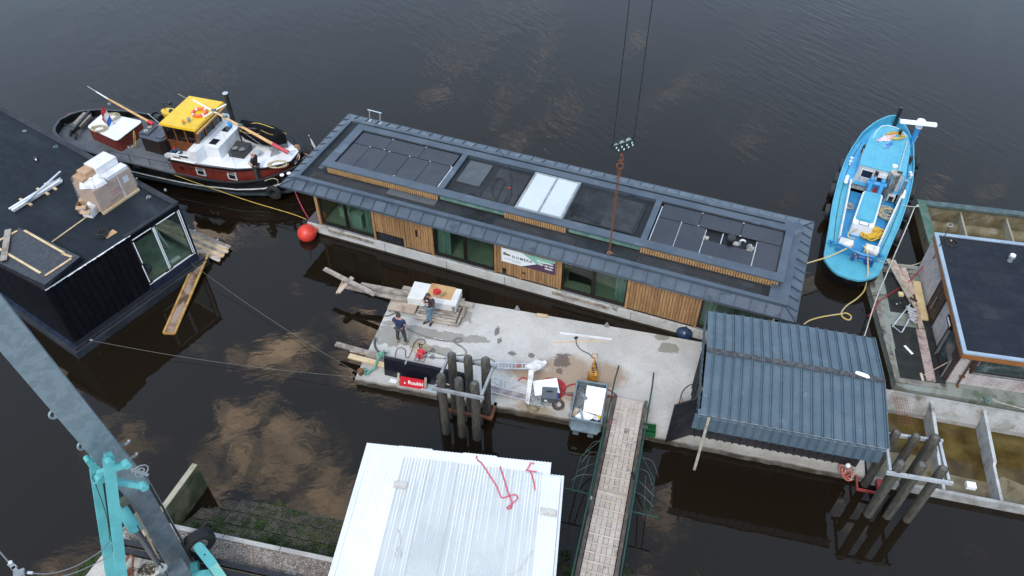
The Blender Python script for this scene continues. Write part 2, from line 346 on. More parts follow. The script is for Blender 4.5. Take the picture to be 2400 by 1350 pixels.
PLY = mat('plywood', (.52, .32, .15), (.44, .26, .12), .8, scale=2, c3=(.30, .17, .08), s3=2)
PLYW = mat('grey_plywood', (.42, .34, .26), (.33, .25, .18), .85, scale=2, c3=(.20, .14, .10), s3=1.5)
AAC = mat('white_block', (.66, .65, .62), (.58, .57, .54), .8, scale=2, grain=.03)
SKIN = mat('skin', (.50, .27, .19), (.44, .23, .16), .6, grain=.03)
GLASS = glass()
GLASSD = glass('tinted_glass', (.30, .34, .32))
INT = mat('interior_pale', (.24, .27, .235), (.19, .215, .19), .8, scale=1)
INTD = mat('interior_dark', (.06, .06, .055), (.09, .085, .075), .8, scale=1)
SKYL = mat('skylight_opal', (.50, .54, .56), (.47, .51, .54), .2, scale=.5, grain=.01, spec=.9)

# ================================================================ water
def water_mat():
    m, n, l, b = nt('canal_water')
    b.inputs['Base Color'].default_value = (.0105, .0072, .0042, 1); b.inputs['Roughness'].default_value = .015; b.inputs['IOR'].default_value = 1.333
    geo = n.new('ShaderNodeNewGeometry'); src = geo.outputs['Position']
    def nz(sc, det, st=None, dist=0.):
        v = src
        if st:
            mp = n.new('ShaderNodeMapping'); mp.inputs['Scale'].default_value = st[:3]; mp.inputs['Rotation'].default_value = (0, 0, st[3]); l.new(v, mp.inputs[0]); v = mp.outputs[0]
        q = n.new('ShaderNodeTexNoise'); q.inputs['Scale'].default_value = sc; q.inputs['Detail'].default_value = det; q.inputs['Distortion'].default_value = dist
        l.new(v, q.inputs['Vector']); return q.outputs[0]
    def mr(v, a, z, lo, hi):
        q = n.new('ShaderNodeMapRange'); q.interpolation_type = 'SMOOTHSTEP'
        for i, k in enumerate((a, z, lo, hi)): q.inputs[i + 1].default_value = k
        l.new(v, q.inputs[0]); return q.outputs[0]
    sx = n.new('ShaderNodeSeparateXYZ'); l.new(src, sx.inputs[0])
    # open water beyond the moorings is ruffled by wind, the sheltered water near the quay almost still
    opn = mr(sx.outputs[1], 24, 44, 0, 1)
    patch = mr(nz(.075, 4), .42, .62, .12, 1.0)
    amp = n.new('ShaderNodeMath'); amp.operation = 'MULTIPLY'; l.new(opn, amp.inputs[0]); l.new(patch, amp.inputs[1])
    a2 = n.new('ShaderNodeMath'); a2.operation = 'ADD'; l.new(amp.outputs[0], a2.inputs[0]); a2.inputs[1].default_value = .02
    mq = n.new('ShaderNodeMapping'); mq.vector_type = 'TEXTURE'; mq.inputs['Rotation'].default_value = (0, 0, -.95); mq.inputs['Scale'].default_value = (3.6, 1, 1); l.new(src, mq.inputs[0])
    hq = n.new('ShaderNodeTexNoise'); hq.inputs['Scale'].default_value = 2.3; hq.inputs['Detail'].default_value = 2.5; hq.inputs['Distortion'].default_value = .25; l.new(mq.outputs[0], hq.inputs['Vector']); h1 = hq.outputs[0]
    h2 = nz(.75, 3, (1, 1.6, 1, -.3), .4)
    w = n.new('ShaderNodeMath'); w.operation = 'MULTIPLY'; l.new(h1, w.inputs[0]); l.new(a2.outputs[0], w.inputs[1])
    b1 = n.new('ShaderNodeBump'); b1.inputs['Distance'].default_value = .030; b1.inputs['Strength'].default_value = 1; l.new(w.outputs[0], b1.inputs['Height'])
    b2 = n.new('ShaderNodeBump'); b2.inputs['Distance'].default_value = .0045; b2.inputs['Strength'].default_value = 1; l.new(h2, b2.inputs['Height']); l.new(b1.outputs[0], b2.inputs['Normal'])
    l.new(b2.outputs[0], b.inputs['Normal'])
    return m
WATER = water_mat()
from mathutils.geometry import tessellate_polygon
def _rect(o, yaw, x0, y0, x1, y1):
    m_ = Matrix.Translation(o) @ Matrix.Rotation(yaw, 4, 'Z'); return [m_ @ Vector(q) for q in ((x0, y0, 0), (x0, y1, 0), (x1, y1, 0), (x1, y0, 0))]
_out = [Vector(q) for q in ((-500, -120, 0), (500, -120, 0), (500, 900, 0), (-500, 900, 0))]
_h = [_rect((-6.31, 19.735, 0), -.2255, 19.84, .02, 29.95, 4.18), _rect((16.966, 19.112, 0), -.185, 1.18, 7.6, 10.4, 12.12)]   # dry inside of the basin and of the hull
_v = _out + _h[0] + _h[1]
struct('water', B().add(_v, [tuple(t_) for t_ in tessellate_polygon([_out] + _h)]), WATER)

# ================================================================ quay and bank
K0, K1 = P(396, 1229, 1.2), P(784, 1311, 1.2)
kd = (K1 - K0).normalized(); kn = Vector((-kd.y, kd.x, 0))     # along the kerb, towards the water
def kp(a, c, z): q = K0 + kd * a + kn * c; return (q.x, q.y, z)
QW = P(281, 1245, 1.2); QV = P(322, 1196, 1.2)
gnd = B()
left = [P(322, 1196, 1.2), P(281, 1245, 1.2), P(235, 1305, 1.2), P(198, 1352, 1.2), P(120, 1460, 1.2)]
ring = [(p.x, p.y) for p in left] + [(-16, -30), (40, -40), (40, kp(52, 0, 0)[1])] + [kp(51, -.02, 0)[:2], kp(.0, -.02, 0)[:2]]
gnd.prism(ring, -1.5, 1.19)
GRAVEL = mat('gravel', (.20, .165, .14), (.13, .10, .08), .95, scale=5, bump=1.0, bscale=60, grain=.4, c3=(.30, .27, .25), s3=3, t3=(.52, .62))
SLABC = mat('quay_slab', (.46, .43, .38), (.36, .33, .28), .85, scale=1.2, bump=.2, c3=(.20, .18, .13), s3=1.4, t3=(.6, .72))
struct('ground', gnd, SLABC)
strip = B(); s0 = [P(322, 1197, 1.194), P(281, 1245, 1.194)]
strip.add([s0[1], kp(-.9, -.78, 1.194), kp(50, -.72, 1.194), kp(50, -.12, 1.194), kp(.0, -.12, 1.194), s0[0]], [(0, 1, 2, 3, 4, 5)])
struct('path', strip, GRAVEL)
kerb = B(); 
for i in range(26): kerb.prism([kp(i * 2.0 + .01, -.12, 0)[:2], kp(i * 2.0 + 1.985, -.12, 0)[:2], kp(i * 2.0 + 1.985, .03, 0)[:2], kp(i * 2.0 + .01, .03, 0)[:2]], -.4, 1.235)
struct('kerb', kerb, CONC)
pb = B(); rp = random.Random(3)
for i in range(2600):
    a = rp.uniform(-1.2, 8); c = -.74 + .6 * rp.random() ** .8; s_ = rp.uniform(.008, .024) * (1.7 if rp.random() < .07 else 1)
    q = kp(a, c, 1.196); 
    if q[0] < -12.9 + .4 * 0: continue
    pb.ball((q[0], q[1], q[2] + s_ * .3), s_, 5, 3, (1, rp.uniform(.6, 1), .6))
o = pb.build('gravel_stones', mat('pale_pebble', (.42, .38, .34), (.26, .22, .19), .9, scale=30, grain=.3), None, kind='stuff'); o['label'] = 'loose pale pebbles scattered on the brown gravel strip behind the kerb'; o['category'] = 'gravel'
# second kerb and the dark steel rails on the quay
k2 = B(); k2.prism([kp(-1.3, -.86, 0)[:2], kp(50, -.80, 0)[:2], kp(50, -.735, 0)[:2], kp(-1.1, -.79, 0)[:2]], 1.0, 1.225); struct('kerb_strip', k2, CONC)
GRND = mat('dark_steel', (.02, .022, .027), (.035, .036, .04), .4, metal=.5, scale=3)
for j, (c, col, lab) in enumerate(((-.93, GRND, 'long dark steel beam lying against the inner kerb'), (-1.19, GRND, 'long dark blue steel beam lying nearer the slab, rust edged'))):
    t = T('steel_beam', lab, 'beam', kp(-1.4, c, 1.20), math.atan2(kd.y, kd.x), 'steel beams laid along the quay')
    t.p('flange', B().box(0, -.09, 0, 12, .09, .02).box(0, -.09, .15, 12, .09, .17), col); t.p('web', B().box(0, -.012, .02, 12, .012, .15), RUST)
single('timber_batten', B().box(0, -.035, 0, 11.5, .035, .05), WOODN, 'long pale batten lying between the two dark steel beams', 'batten', loc=kp(-.9, -1.06, 1.2), rz=math.atan2(kd.y, kd.x))
# retaining wall panel running out into the water
wp = T('retaining_wall', 'mossy concrete wall panel slanting from the quay out into the water', 'wall', (0, 0, 0))
tip = P(462.5, 1091, 1.4); base = P(398, 1231, 1.4); back = P(375, 1193, 1.4); dirn = (tip - P(385, 1197, 1.4)).normalized(); nn = Vector((dirn.y, -dirn.x, 0))
A0 = tip; A1 = tip - dirn * 3.0
b = B(); b.add([A0, A1, A1 - nn * .16, A0 - nn * .16, A0 + Vector((0, 0, -3)), A1 + Vector((0, 0, -3)), A1 - nn * .16 + Vector((0, 0, -3)), A0 - nn * .16 + Vector((0, 0, -3))],
      [(0, 1, 2, 3), (7, 6, 5, 4), (0, 4, 5, 1), (1, 5, 6, 2), (2, 6, 7, 3), (3, 7, 4, 0)])
wp.p('wall_panel', b, mat('mossy_wall', (.17, .16, .095), (.11, .11, .055), .8, scale=1.6, bump=.3, c3=(.06, .065, .025), s3=1.1, t3=(.48, .6)))
wp.p('coping', B().slab([A0 + Vector((0, 0, .03)) + nn * .02, A0 + Vector((0, 0, .03)) - nn * .18, A1 + Vector((0, 0, .03)) - nn * .18, A1 + Vector((0, 0, .03)) + nn * .02][::-1], .029), mat('lichen_coping', (.36, .33, .24), (.27, .25, .17), .9, scale=3))
wp.p('cast_rib', B().beam(P(460, 1100, 1.2), P(438, 1190, .2) , .05, .02), W('mossy_wall'))

# bank: sloped hollow revetment blocks, soil under them
shore = [P(*q, -.05) for q in [(425, 1232), (455, 1205), (509, 1182), (560, 1172), (610, 1169), (660, 1176), (720, 1195), (770, 1208), (815, 1220), (1000, 1255), (1200, 1290), (1320, 1310), (1500, 1335), (1640, 1350)]]
SOIL = mat('bank_soil', (.060, .048, .032), (.035, .03, .02), .95, scale=3, bump=1, bscale=30, c3=(.03, .045, .015), s3=1.5, t3=(.45, .6))
bank = B(); nS = len(shore)
vs = []
for p in shore:
    a = (p - K0).dot(kd)
    vs.append(p - kn * -.0 + Vector((0, 0, -.35)) + kn * .6)
for p in shore: vs.append(p + Vector((0, 0, -.02)))
for p in shore:
    a = max(.02, (p - K0).dot(kd)); q = kp(a, .02, .78); vs.append(Vector(q))
bank.add(vs, [(k * nS + i, k * nS + i + 1, (k + 1) * nS + i + 1, (k + 1) * nS + i) for k in (0, 1) for i in range(nS - 1)])
struct('bank', bank, SOIL)
def bank_z(a, c):
    """height of the bank at distance a along the kerb, c out from it"""
    xs = [((p - K0).dot(kd), (p - K0).dot(kn)) for p in shore]
    for i in range(len(xs) - 1):
        if xs[i][0] <= a <= xs[i + 1][0]:
            t_ = (a - xs[i][0]) / (xs[i + 1][0] - xs[i][0]); cs = xs[i][1] * (1 - t_) + xs[i + 1][1] * t_
            return (.78 * (1 - (c - .02) / (cs - .02)) - .07 * ((c - .02) / (cs - .02))), cs
    return None, 0
# block tile with holes
def tile_mesh(S=.60, n=5):
    b = B(); N = 2 * n + 1; u = S / N; top = .05
    def hole(i, j): return i % 2 == 1 and j % 2 == 1
    for i in range(N):
        for j in range(N):
            x, y = i * u, j * u
            if hole(i, j):
                b.add([(x, y, top), (x + u, y, top), (x + u, y + u, top), (x, y + u, top), (x, y, 0), (x + u, y, 0), (x + u, y + u, 0), (x, y + u, 0)], [(0, 1, 5, 4), (1, 2, 6, 5), (2, 3, 7, 6), (3, 0, 4, 7)])
            else: b.add([(x, y, top), (x + u, y, top), (x + u, y + u, top), (x, y + u, top)], [(0, 1, 2, 3)])
    b.add([(0, 0, top), (S, 0, top), (S, S, top), (0, S, top), (0, 0, 0), (S, 0, 0), (S, S, 0), (0, S, 0)], [(0, 1, 5, 4), (1, 2, 6, 5), (2, 3, 7, 6), (3, 0, 4, 7)])
    return b
BLK = mat('revetment_block', (.085, .072, .052), (.050, .043, .031), .95, scale=4, bump=.4, grain=.3, rv=.15, c3=(.03, .035, .018), s3=2, t3=(.5, .62))
bank_o = bpy.data.objects['bank']
tile0 = None
for ia in range(0, 11):
    for ic in range(0, 6):
        a = .2 + ia * .615; c = .12 + ic * .615
        z, cs = bank_z(a + .3, c + .3)
        if z is None or c + .35 > cs: continue
        z0 = bank_z(a + .3, c)[0]; z1 = bank_z(a + .3, c + .6)[0]
        if z0 is None or z1 is None: continue
        tilt = math.atan2(z1 - z0, .6)
        jz = random.uniform(-.01, .015)
        loc = kp(a, c, z0 + .012 + jz)
        if tile0 is None: o = tile0 = tile_mesh().build('block_mat', BLK, bank_o)
        else: o = inst(tile0, loc)
        o.location = loc; o.rotation_euler = (Matrix.Rotation(math.atan2(kd.y, kd.x) + random.uniform(-.02, .02), 3, 'Z') @ Matrix.Rotation(tilt, 3, 'X')).to_euler()
# grass
GRASS = mat('grass_blades', (.038, .080, .014), (.07, .125, .024), .7, scale=1.5, grain=.2)
def grass(spots, name, lab, seed=1, per=46):
    g = B(); r = random.Random(seed)
    for (x, y, z, R, h) in spots:
        for k in range(int(per * (R / .2) ** 1.2)):
            a = r.uniform(0, 2 * pi); d = R * math.sqrt(r.random()); px, py = x + d * cos(a), y + d * sin(a); th = r.uniform(0, 2 * pi); hh = h * r.uniform(.4, 1.15); w = .012
            lx, ly = cos(th) * hh * r.uniform(.3, .9), sin(th) * hh * r.uniform(.3, .9)
            g.add([(px - w * sin(th), py + w * cos(th), z), (px + w * sin(th), py - w * cos(th), z), (px + lx * .5 + w * .6 * sin(th), py + ly * .5 - w * .6 * cos(th), z + hh * .75), (px + lx, py + ly, z + hh * .8)], [(0, 1, 2), (0, 2, 3)])
    me = bpy.data.meshes.new(name); me.from_pydata([tuple(q) for q in g.v], [], g.f); me.materials.append(GRASS)
    o = bpy.data.objects.new(name, me); COL.objects.link(o); o['kind'] = 'stuff'; o['label'] = lab; o['category'] = 'grass'
sp = []; rg = random.Random(5)
for i in range(900):
    a = rg.uniform(.1, 7.2); z, cs = bank_z(a, .3); 
    if z is None: continue
    c = .05 + (cs - .1) * (rg.random() ** 1.5) * .95
    if noise.noise(Vector((a * 1.1, c * 1.3, 3))) + .42 - .50 * (c / cs) + (.25 if a > 2 else -.1) < .12: continue
    z, cs = bank_z(a, c); q = kp(a, c, z + .05); sp.append((q[0], q[1], q[2], rg.uniform(.06, .15), rg.uniform(.03, .08)))
for (a, c, R, h) in [(1.15, .25, .2, .3), (3.4, .35, .16, .26), (4.6, .2, .14, .22), (2.7, .8, .15, .2), (5.4, .6, .15, .2), (.7, .3, .15, .2)]:
    z, cs = bank_z(a, c); q = kp(a, c, (z or .4) + .04); sp.append((q[0], q[1], q[2], R, h))
grass(sp, 'bank_grass', 'green grass and weeds growing between the hollow blocks of the bank')
sp = []
for i in range(60):
    a = rg.uniform(12, 19); z, cs = bank_z(a, .3)
    if z is None: continue
    c = rg.uniform(.1, cs + .15); z, _ = bank_z(a, c); q = kp(a, c, max(0, z)); sp.append((q[0], q[1], q[2], .2, .14))
grass(sp, 'shore_plants', 'dark low plants along the shoreline under the gangway', 9)
# slope of earth and grass at the left of the quay
lb = B(); e = [P(235, 1305, 1.17), P(198, 1352, 1.17), P(120, 1460, 1.17)]; w_ = [P(206, 1318, 0), P(170, 1352, -.0), P(70, 1460, -.05)]
lb.add([P(262, 1270, 1.17)] + e + [P(250, 1285, .0)] + w_, [(0, 1, 5, 4), (1, 2, 6, 5), (2, 3, 7, 6)]); struct('side_bank', lb, SOIL)
sp = []
for i in range(90):
    t_ = rg.random(); s_ = rg.random(); a = P(238, 1302, 1.17).lerp(P(120, 1450, 1.17), t_); c = P(212, 1315, .1).lerp(P(75, 1450, .1), t_); q = a.lerp(c, s_); sp.append((q.x, q.y, q.z, .12, .13))
grass(sp, 'slope_grass', 'bright green grass on the slope left of the quay corner', 12)
# ================================================================ lettering
def text(name, body, size, m, parent, mtx, spacing=1.0, bold=0.0, align='LEFT', depth=.002):
    c = bpy.data.curves.new(name, 'FONT'); c.body = body; c.size = size; c.space_character = spacing; c.offset = bold; c.extrude = depth; c.align_x = align; c.resolution_u = 3
    t = bpy.data.objects.new(name, c); COL.objects.link(t)
    dg = bpy.context.evaluated_depsgraph_get(); me = bpy.data.meshes.new_from_object(t.evaluated_get(dg)); bpy.data.objects.remove(t); me.materials.append(m)
    o = bpy.data.objects.new(name, me); COL.objects.link(o); o.parent = parent; o.matrix_local = mtx; return o
def face(x, y, z, ux, uz):
    """matrix of a vertical or flat board: ux along the text, uz up"""
    ux = Vector(ux).normalized(); uz = Vector(uz).normalized(); n = ux.cross(uz)
    M_ = Matrix((ux, uz, n)).transposed().to_4x4(); M_.translation = (x, y, z); return M_
# ================================================================ the long houseboat
YA = -0.369113
hb = T('houseboat', 'long timber clad houseboat with dark zinc roof edge and raised roof light box', 'houseboat', (-10.7547, 28.9603, 0), YA)
HW = .56   # wall plane
hb.p('hull', B().box(.70, .42, -.6, 22.75, 6.0, .60), mat('hull_concrete', (.52, .51, .48), (.42, .41, .38), .8, scale=1.5, c3=(.20, .17, .13), s3=1.3, t3=(.6, .7)))
for i, x in enumerate((4.9, 8.1, 11.0, 13.9, 16.9)):
    hb.p('hull_joint', B().box(x, .412, .1, x + .02, .42, .60), BLACKM)
for (x0, x1) in ((1.9, 4.3), (13.3, 15.9)):
    hb.p('fender_board', B().box(x0, .36, .42, x1, .42, .56), WOODG)
hb.p('wet_band', B().box(.69, .41, -.6, 22.76, .42, .12), mat('wet_concrete', (.03, .025, .018), rough=.5))
hb.p('end_deck', B().box(.66, .5, .602, 1.42, 5.9, .64), mat('purple_deck', (.10, .09, .105), (.07, .065, .075), .6, scale=2))
hb.p('wall_plinth', B().box(1.4, HW - .02, .602, 22.6, 5.9, .68), BLACKM)
# walls behind the cladding (dark, seen through gaps)
segs = [(1.35, 1.52, 'post'), (1.52, 4.36, 'win', 2.95), (4.36, 7.5, 'clad'), (7.5, 10.48, 'win', 9.05), (10.48, 13.66, 'clad'), (13.66, 16.56, 'win', 15.08), (16.56, 19.7, 'clad'), (19.7, 22.5, 'win', 21.1)]
rw = random.Random(11); plank0 = {}
def plank(x, w, z0, z1, y=HW, parent=None):
    h = round(z1 - z0, 3); k = (round(w, 3), h)
    if k not in plank0:
        o = B().box(0, -.028, 0, w - .017, 0, h).build('plank', CEDAR, hb.o); plank0[k] = o
    else: o = inst(plank0[k], (0, 0, 0), parent=hb.o)
    o.location = (x, y + rw.uniform(-.004, .002), z0); return o
ZT = 2.86
hb.p('inner_wall', B().box(4.4, HW + .01, .68, 7.48, HW + .1, ZT).box(10.5, HW + .01, .68, 13.64, HW + .1, ZT).box(16.58, HW + .01, .68, 19.68, HW + .1, ZT), BLACKM)
hb.p('end_wall', B().box(1.42, HW + .1, .68, 1.5, 5.8, ZT).box(22.45, .7, .68, 22.55, 5.8, ZT), CEDAR2)
hb.p('back_wall', B().box(1.5, 5.7, .68, 22.45, 5.8, 1.0), INT)
hb.p('back_glazing', B().box(1.5, 5.74, 1.0, 22.45, 5.75, ZT), GLASS)
for _x in (1.5, 4.4, 7.5, 10.5, 13.6, 16.6, 19.7, 22.35): hb.p('back_post', B().box(_x, 5.68, 1.0, _x + .12, 5.82, ZT), BRONZE)
hb.p('floor', B().box(1.5, HW + .1, .682, 22.45, 5.7, .72), mat('pale_floor', (.40, .42, .38), (.32, .34, .31), .6, scale=1))
hb.p('partition', B().box(7.1, .8, .72, 7.2, 5.7, ZT).box(13.0, .8, .72, 13.1, 5.7, ZT).box(16.9, .8, .72, 17.0, 5.7, ZT).box(4.6, 3.4, .72, 7.1, 3.5, ZT), INT)
hb.p('corner_post', B().box(1.35, HW - .06, .60, 1.49, HW + .06, 2.9), CEDAR2)
for (x0, x1) in ((4.36, 7.5), (10.48, 13.66), (16.56, 19.7)):
    w = .1315; n = int(round((x1 - x0) / w)); w = (x1 - x0) / n
    for i in range(n):
        x = x0 + i * w; z0 = .70
        if x0 == 4.36 and .1 < (x - x0) < 1.45: z0 = 1.16
        deep = i in (0, n - 1) or (x0 == 4.36 and i == 12) or (x0 == 10.48 and i == 9)
        plank(x, w, z0 - (.08 if deep else 0), ZT, HW - (.03 if deep else 0))
hb.p('low_window', B().box(4.5, HW - .02, .70, 5.84, HW, 1.14), BRONZE)
hb.p('low_pane', B().box(4.58, HW - .026, .78, 5.76, HW - .021, 1.08), SOLAR)
hb.p('door_handle', B().box(6.62, HW - .09, 1.55, 6.68, HW - .05, 1.95).box(6.63, HW - .06, 1.6, 6.67, HW - .03, 1.64).box(6.63, HW - .06, 1.86, 6.67, HW - .03, 1.9), BLACKM)
hb.p('door_lock', B().cyl((6.8, HW - .04, 1.5), (6.8, HW - .028, 1.5), .03), BLACKM)
hb.p('wall_vent', B().box(11.75, HW - .035, 1.02, 11.98, HW - .028, 1.11), BLACKM)
hb.p('service_hatch', B().box(10.85, HW - .035, .72, 11.05, HW - .028, 1.05), BLACKM)
for s in segs:
    if s[2] != 'win': continue
    x0, x1, mxx = s[0], s[1], s[3]; f = .07
    w = hb.p('window', B().box(x0, HW - .01, .68, x1, HW + .06, .82).box(x0, HW - .01, ZT - .1, x1, HW + .06, ZT).box(x0, HW - .01, .82, x0 + f, HW + .06, ZT - .1).box(x1 - f, HW - .01, .82, x1, HW + .06, ZT - .1)
         .box(mxx - .09, HW - .025, .82, mxx - .01, HW + .05, ZT - .1).box(mxx + .01, HW - .0, .82, mxx + .07, HW + .06, ZT - .1), BRONZE)
    hb.p('sill', B().box(x0, HW - .07, .60, x1, HW - .011, .665), GREY)
    hb.p('pane', B().box(x0 + f, HW + .02, .82, mxx - .09, HW + .03, ZT - .1), GLASS); hb.p('pane', B().box(mxx + .07, HW + .02, .82, x1 - f, HW + .03, ZT - .1), GLASS)
def curtain(x0, x1, y=HW + .18):
    b = B(); n = int((x1 - x0) / .035); pr = [(x0 + (x1 - x0) * i / n, y + .035 * sin(i * 1.25) + .01 * sin(i * 3.1)) for i in range(n + 1)]
    b.loft([[(x, yy, .75) for x, yy in pr] + [(x, yy + .006, .75) for x, yy in reversed(pr)], [(x, yy, ZT - .1) for x, yy in pr] + [(x, yy + .006, ZT - .1) for x, yy in reversed(pr)]])
    hb.p('curtain', b, CURT)
for a, c in ((3.85, 4.3), (7.6, 8.25), (16.0, 16.5), (19.8, 20.3)): curtain(a, c)
# things inside, seen through the panes
for (x, y, wx, wy, h, lab) in [(2.35, 1.5, .55, .45, .5, 'pale box on a low bench behind the left pane of the first window'), (3.25, 1.1, .6, .5, .75, 'pale carton behind the first window beside the curtain')]:
    c = hb.W((x, y, .72)); t = T('storage_box', lab, 'box', c, YA, None)
    t.p('carton', B().box(-wx / 2, -wy / 2, 0, wx / 2, wy / 2, h), mat('pale_card', (.52, .62, .58), (.45, .55, .5), .8)); t.p('lid', B().box(-wx / 2 - .02, -wy / 2 - .02, h, wx / 2 + .02, wy / 2 + .02, h + .06), W('pale_card'))
c = hb.W((14.3, 1.5, .72)); t = T('sofa', 'dark grey sofa behind the third window', 'sofa', c, YA); t.p('seat', B().box(-.5, -.4, .12, .6, .4, .45), W('dark_steel') if 'dark_steel' in _mc else BLACKM); t.p('backrest', B().box(-.5, .25, .45, .6, .4, .85), BLACKM); t.p('leg', B().box(-.45, -.35, 0, -.38, -.28, .12).box(.48, -.35, 0, .55, -.28, .12), BLACKM)
c = hb.W((15.7, 1.7, .72)); t = T('easel', 'wooden slatted stand behind the third window', 'stand', c, YA); t.p('leg', B().beam((-.3, 0, 0), (0, 0, 1.3), .05, .05), WOODN); t.p('leg', B().beam((.3, 0, 0), (0, 0, 1.3), .05, .05), WOODN); t.p('crossbar', B().beam((-.22, 0, .4), (.22, 0, .4), .05, .04), WOODN)
# ---- roof: eave, skirt panels, curb
EZ, CZ = 2.97, 3.17
hb.p('ceiling', B().box(1.0, .62, 2.865, 22.7, 5.8, 2.90), WHITE)
hb.p('soffit', B().prism([(0.04, .04), (23.26, .04), (23.26, 6.36), (0.04, 6.36)], 2.902, 2.925), GREY)
RX0, RX1, RY0, RY1 = .0, 23.3, .0, 6.40
IX0, IX1, IY0, IY1 = .55, 22.84, .46, 5.66
def sk(pts):   # a standing seam pan
    hb.p('roof_panel', B().slab(pts, .02), ZINC)
def skirt_side(o0, o1, i0, i1, n):
    for k in range(n):
        a, c = k / n, (k + 1) / n
        p = [Vector(o0).lerp(Vector(o1), a), Vector(o0).lerp(Vector(o1), c), Vector(i0).lerp(Vector(i1), c), Vector(i0).lerp(Vector(i1), a)]
        sk(p)
def skirt(axis, lo, hi, outer, inner, step):
    """pans along one side; seams run square to the eave, hips at the corners"""
    n = int(round((hi - lo) / step)); seams = B()
    for k in range(n):
        a = lo + (hi - lo) * k / n; c = lo + (hi - lo) * (k + 1) / n
        def inn(t_): return min(max(t_, (IX0 if axis == 'x' else IY0)), (IX1 if axis == 'x' else IY1))
        a_i, c_i = inn(a), inn(c); g = .006
        def pt(t_, r_, z): return (t_, r_, z) if axis == 'x' else (r_, t_, z)
        def rz_(t_):   # where the pan meets the hip
            if axis == 'x':
                if t_ < IX0: f = (t_ - RX0) / (IX0 - RX0)
                elif t_ > IX1: f = (RX1 - t_) / (RX1 - IX1)
                else: f = 1
            else:
                if t_ < IY0: f = (t_ - RY0) / (IY0 - RY0)
                elif t_ > IY1: f = (RY1 - t_) / (RY1 - IY1)
                else: f = 1
            return max(0., min(1., f))
        fa, fc = rz_(a), rz_(c)
        q = [pt(a + g, outer, EZ), pt(c - g, outer, EZ)]
        mids = []
        if fc > .01: mids.append(pt(c - g, outer + (inner - outer) * fc, EZ + (CZ - EZ) * fc))
        for e in ((IX1, IX0) if axis == 'x' else (IY1, IY0)):
            if a < e < c: mids.append(pt(e, inner, CZ))
        if fa > .01: mids.append(pt(a + g, outer + (inner - outer) * fa, EZ + (CZ - EZ) * fa))
        q += mids
        if len(q) < 3: continue
        nn_ = (Vector(q[1]) - Vector(q[0])).cross(Vector(q[2]) - Vector(q[0]))
        if nn_.z < 0: q = q[::-1]
        sk(q)
        if 0 < k:
            seams.beam(pt(a, outer, EZ + .015), pt(a, outer + (inner - outer) * fa * .97, EZ + .015 + (CZ - EZ) * fa * .97), .016, .05) if fa > .02 else None
    hb.p('standing_seams', seams, mat('seam_zinc', (.035, .045, .06), rough=.5), kind='stuff')
skirt('x', RX0, RX1, RY0, IY0, .60); skirt('x', RX0, RX1, RY1, IY1, .60)
skirt('y', RY0, RY1, RX0, IX0, .58); skirt('y', RY0, RY1, RX1, IX1, .58)
for a, c in (((0, 0), (IX0, IY0)), ((RX1, 0), (IX1, IY0)), ((0, RY1), (IX0, IY1)), ((RX1, RY1), (IX1, IY1))):
    hb.p('hip', B().beam((*a, EZ + .02), (*c, CZ + .02), .03, .05), W('seam_zinc'))
hb.p('eave_trim', B().box(-.02, -.03, 2.88, 23.32, -.001, 2.975).box(-.02, 6.401, 2.88, 23.32, 6.43, 2.975).box(-.03, -.001, 2.88, -.001, 6.401, 2.975).box(23.301, -.001, 2.88, 23.33, 6.401, 2.975), ZINC_CAP)
hb.p('gutter', B().box(.3, .04, 2.80, 23.0, .13, 2.90), GREY)
CT = 3.31
hb.p('curb_cap', B().box(IX0 - .01, IY0 - .02, 3.12, 22.84, IY0 + .19, CT).box(IX0 - .01, IY1 - .19, 3.12, 22.84, IY1, CT).box(IX0 - .01, IY0 + .19, 3.12, IX0 + .19, IY1 - .19, CT).box(22.10, IY0 + .19, 3.12, 22.84, IY1 - .19, CT), ZINC_CAP)
hb.p('roof_membrane', B().box(IX0 + .19, IY0 + .19, 3.05, 22.10, IY1 - .19, 3.16), BIT)
BT = 3.55
# raised box: cap frame
hb.p('box_cap', B().box(1.42, 1.42, BT - .06, 22.52, 1.885, BT).box(1.42, 4.66, BT - .07, 22.52, 5.04, BT).box(1.42, 1.885, BT - .07, 1.875, 4.66, BT).box(7.22, 1.885, BT - .07, 7.48, 4.66, BT).box(16.57, 1.885, BT - .07, 16.84, 4.66, BT).box(22.19, 1.885, BT - .07, 22.52, 4.66, BT), ZINC_CAP)
hb.p('box_wall', B().box(1.70, 1.60, 3.16, 22.44, 1.83, BT - .07).box(1.5, 4.70, 3.16, 22.44, 4.98, BT - .07).box(1.5, 1.60, 3.16, 1.70, 4.98, BT - .07).box(7.25, 1.83, 3.16, 7.45, 4.7, BT - .07).box(16.6, 1.83, 3.16, 16.81, 4.7, BT - .07).box(22.22, 1.83, 3.16, 22.44, 4.98, BT - .07), ZINC)
for _b in ((1.875, 4.63, 3.2, 7.22, 4.66, BT - .07), (16.84, 4.63, 3.2, 22.19, 4.66, BT - .07), (1.86, 1.9, 3.2, 1.885, 4.63, BT - .07), (22.17, 1.9, 3.2, 22.19, 4.63, BT - .07)): hb.p('parapet_lining', B().box(*_b), BLACKM)
for (x0, x1) in ((1.72, 7.42), (10.6, 13.5), (16.7, 22.42)):
    b = B(); n = int((x1 - x0) / .105)
    for i in range(n): b.box(x0 + i * .105, 1.455, 3.165, x0 + i * .105 + .078, 1.58, BT - .062)
    hb.p('fascia_slats', b, CEDAR2, kind='stuff')
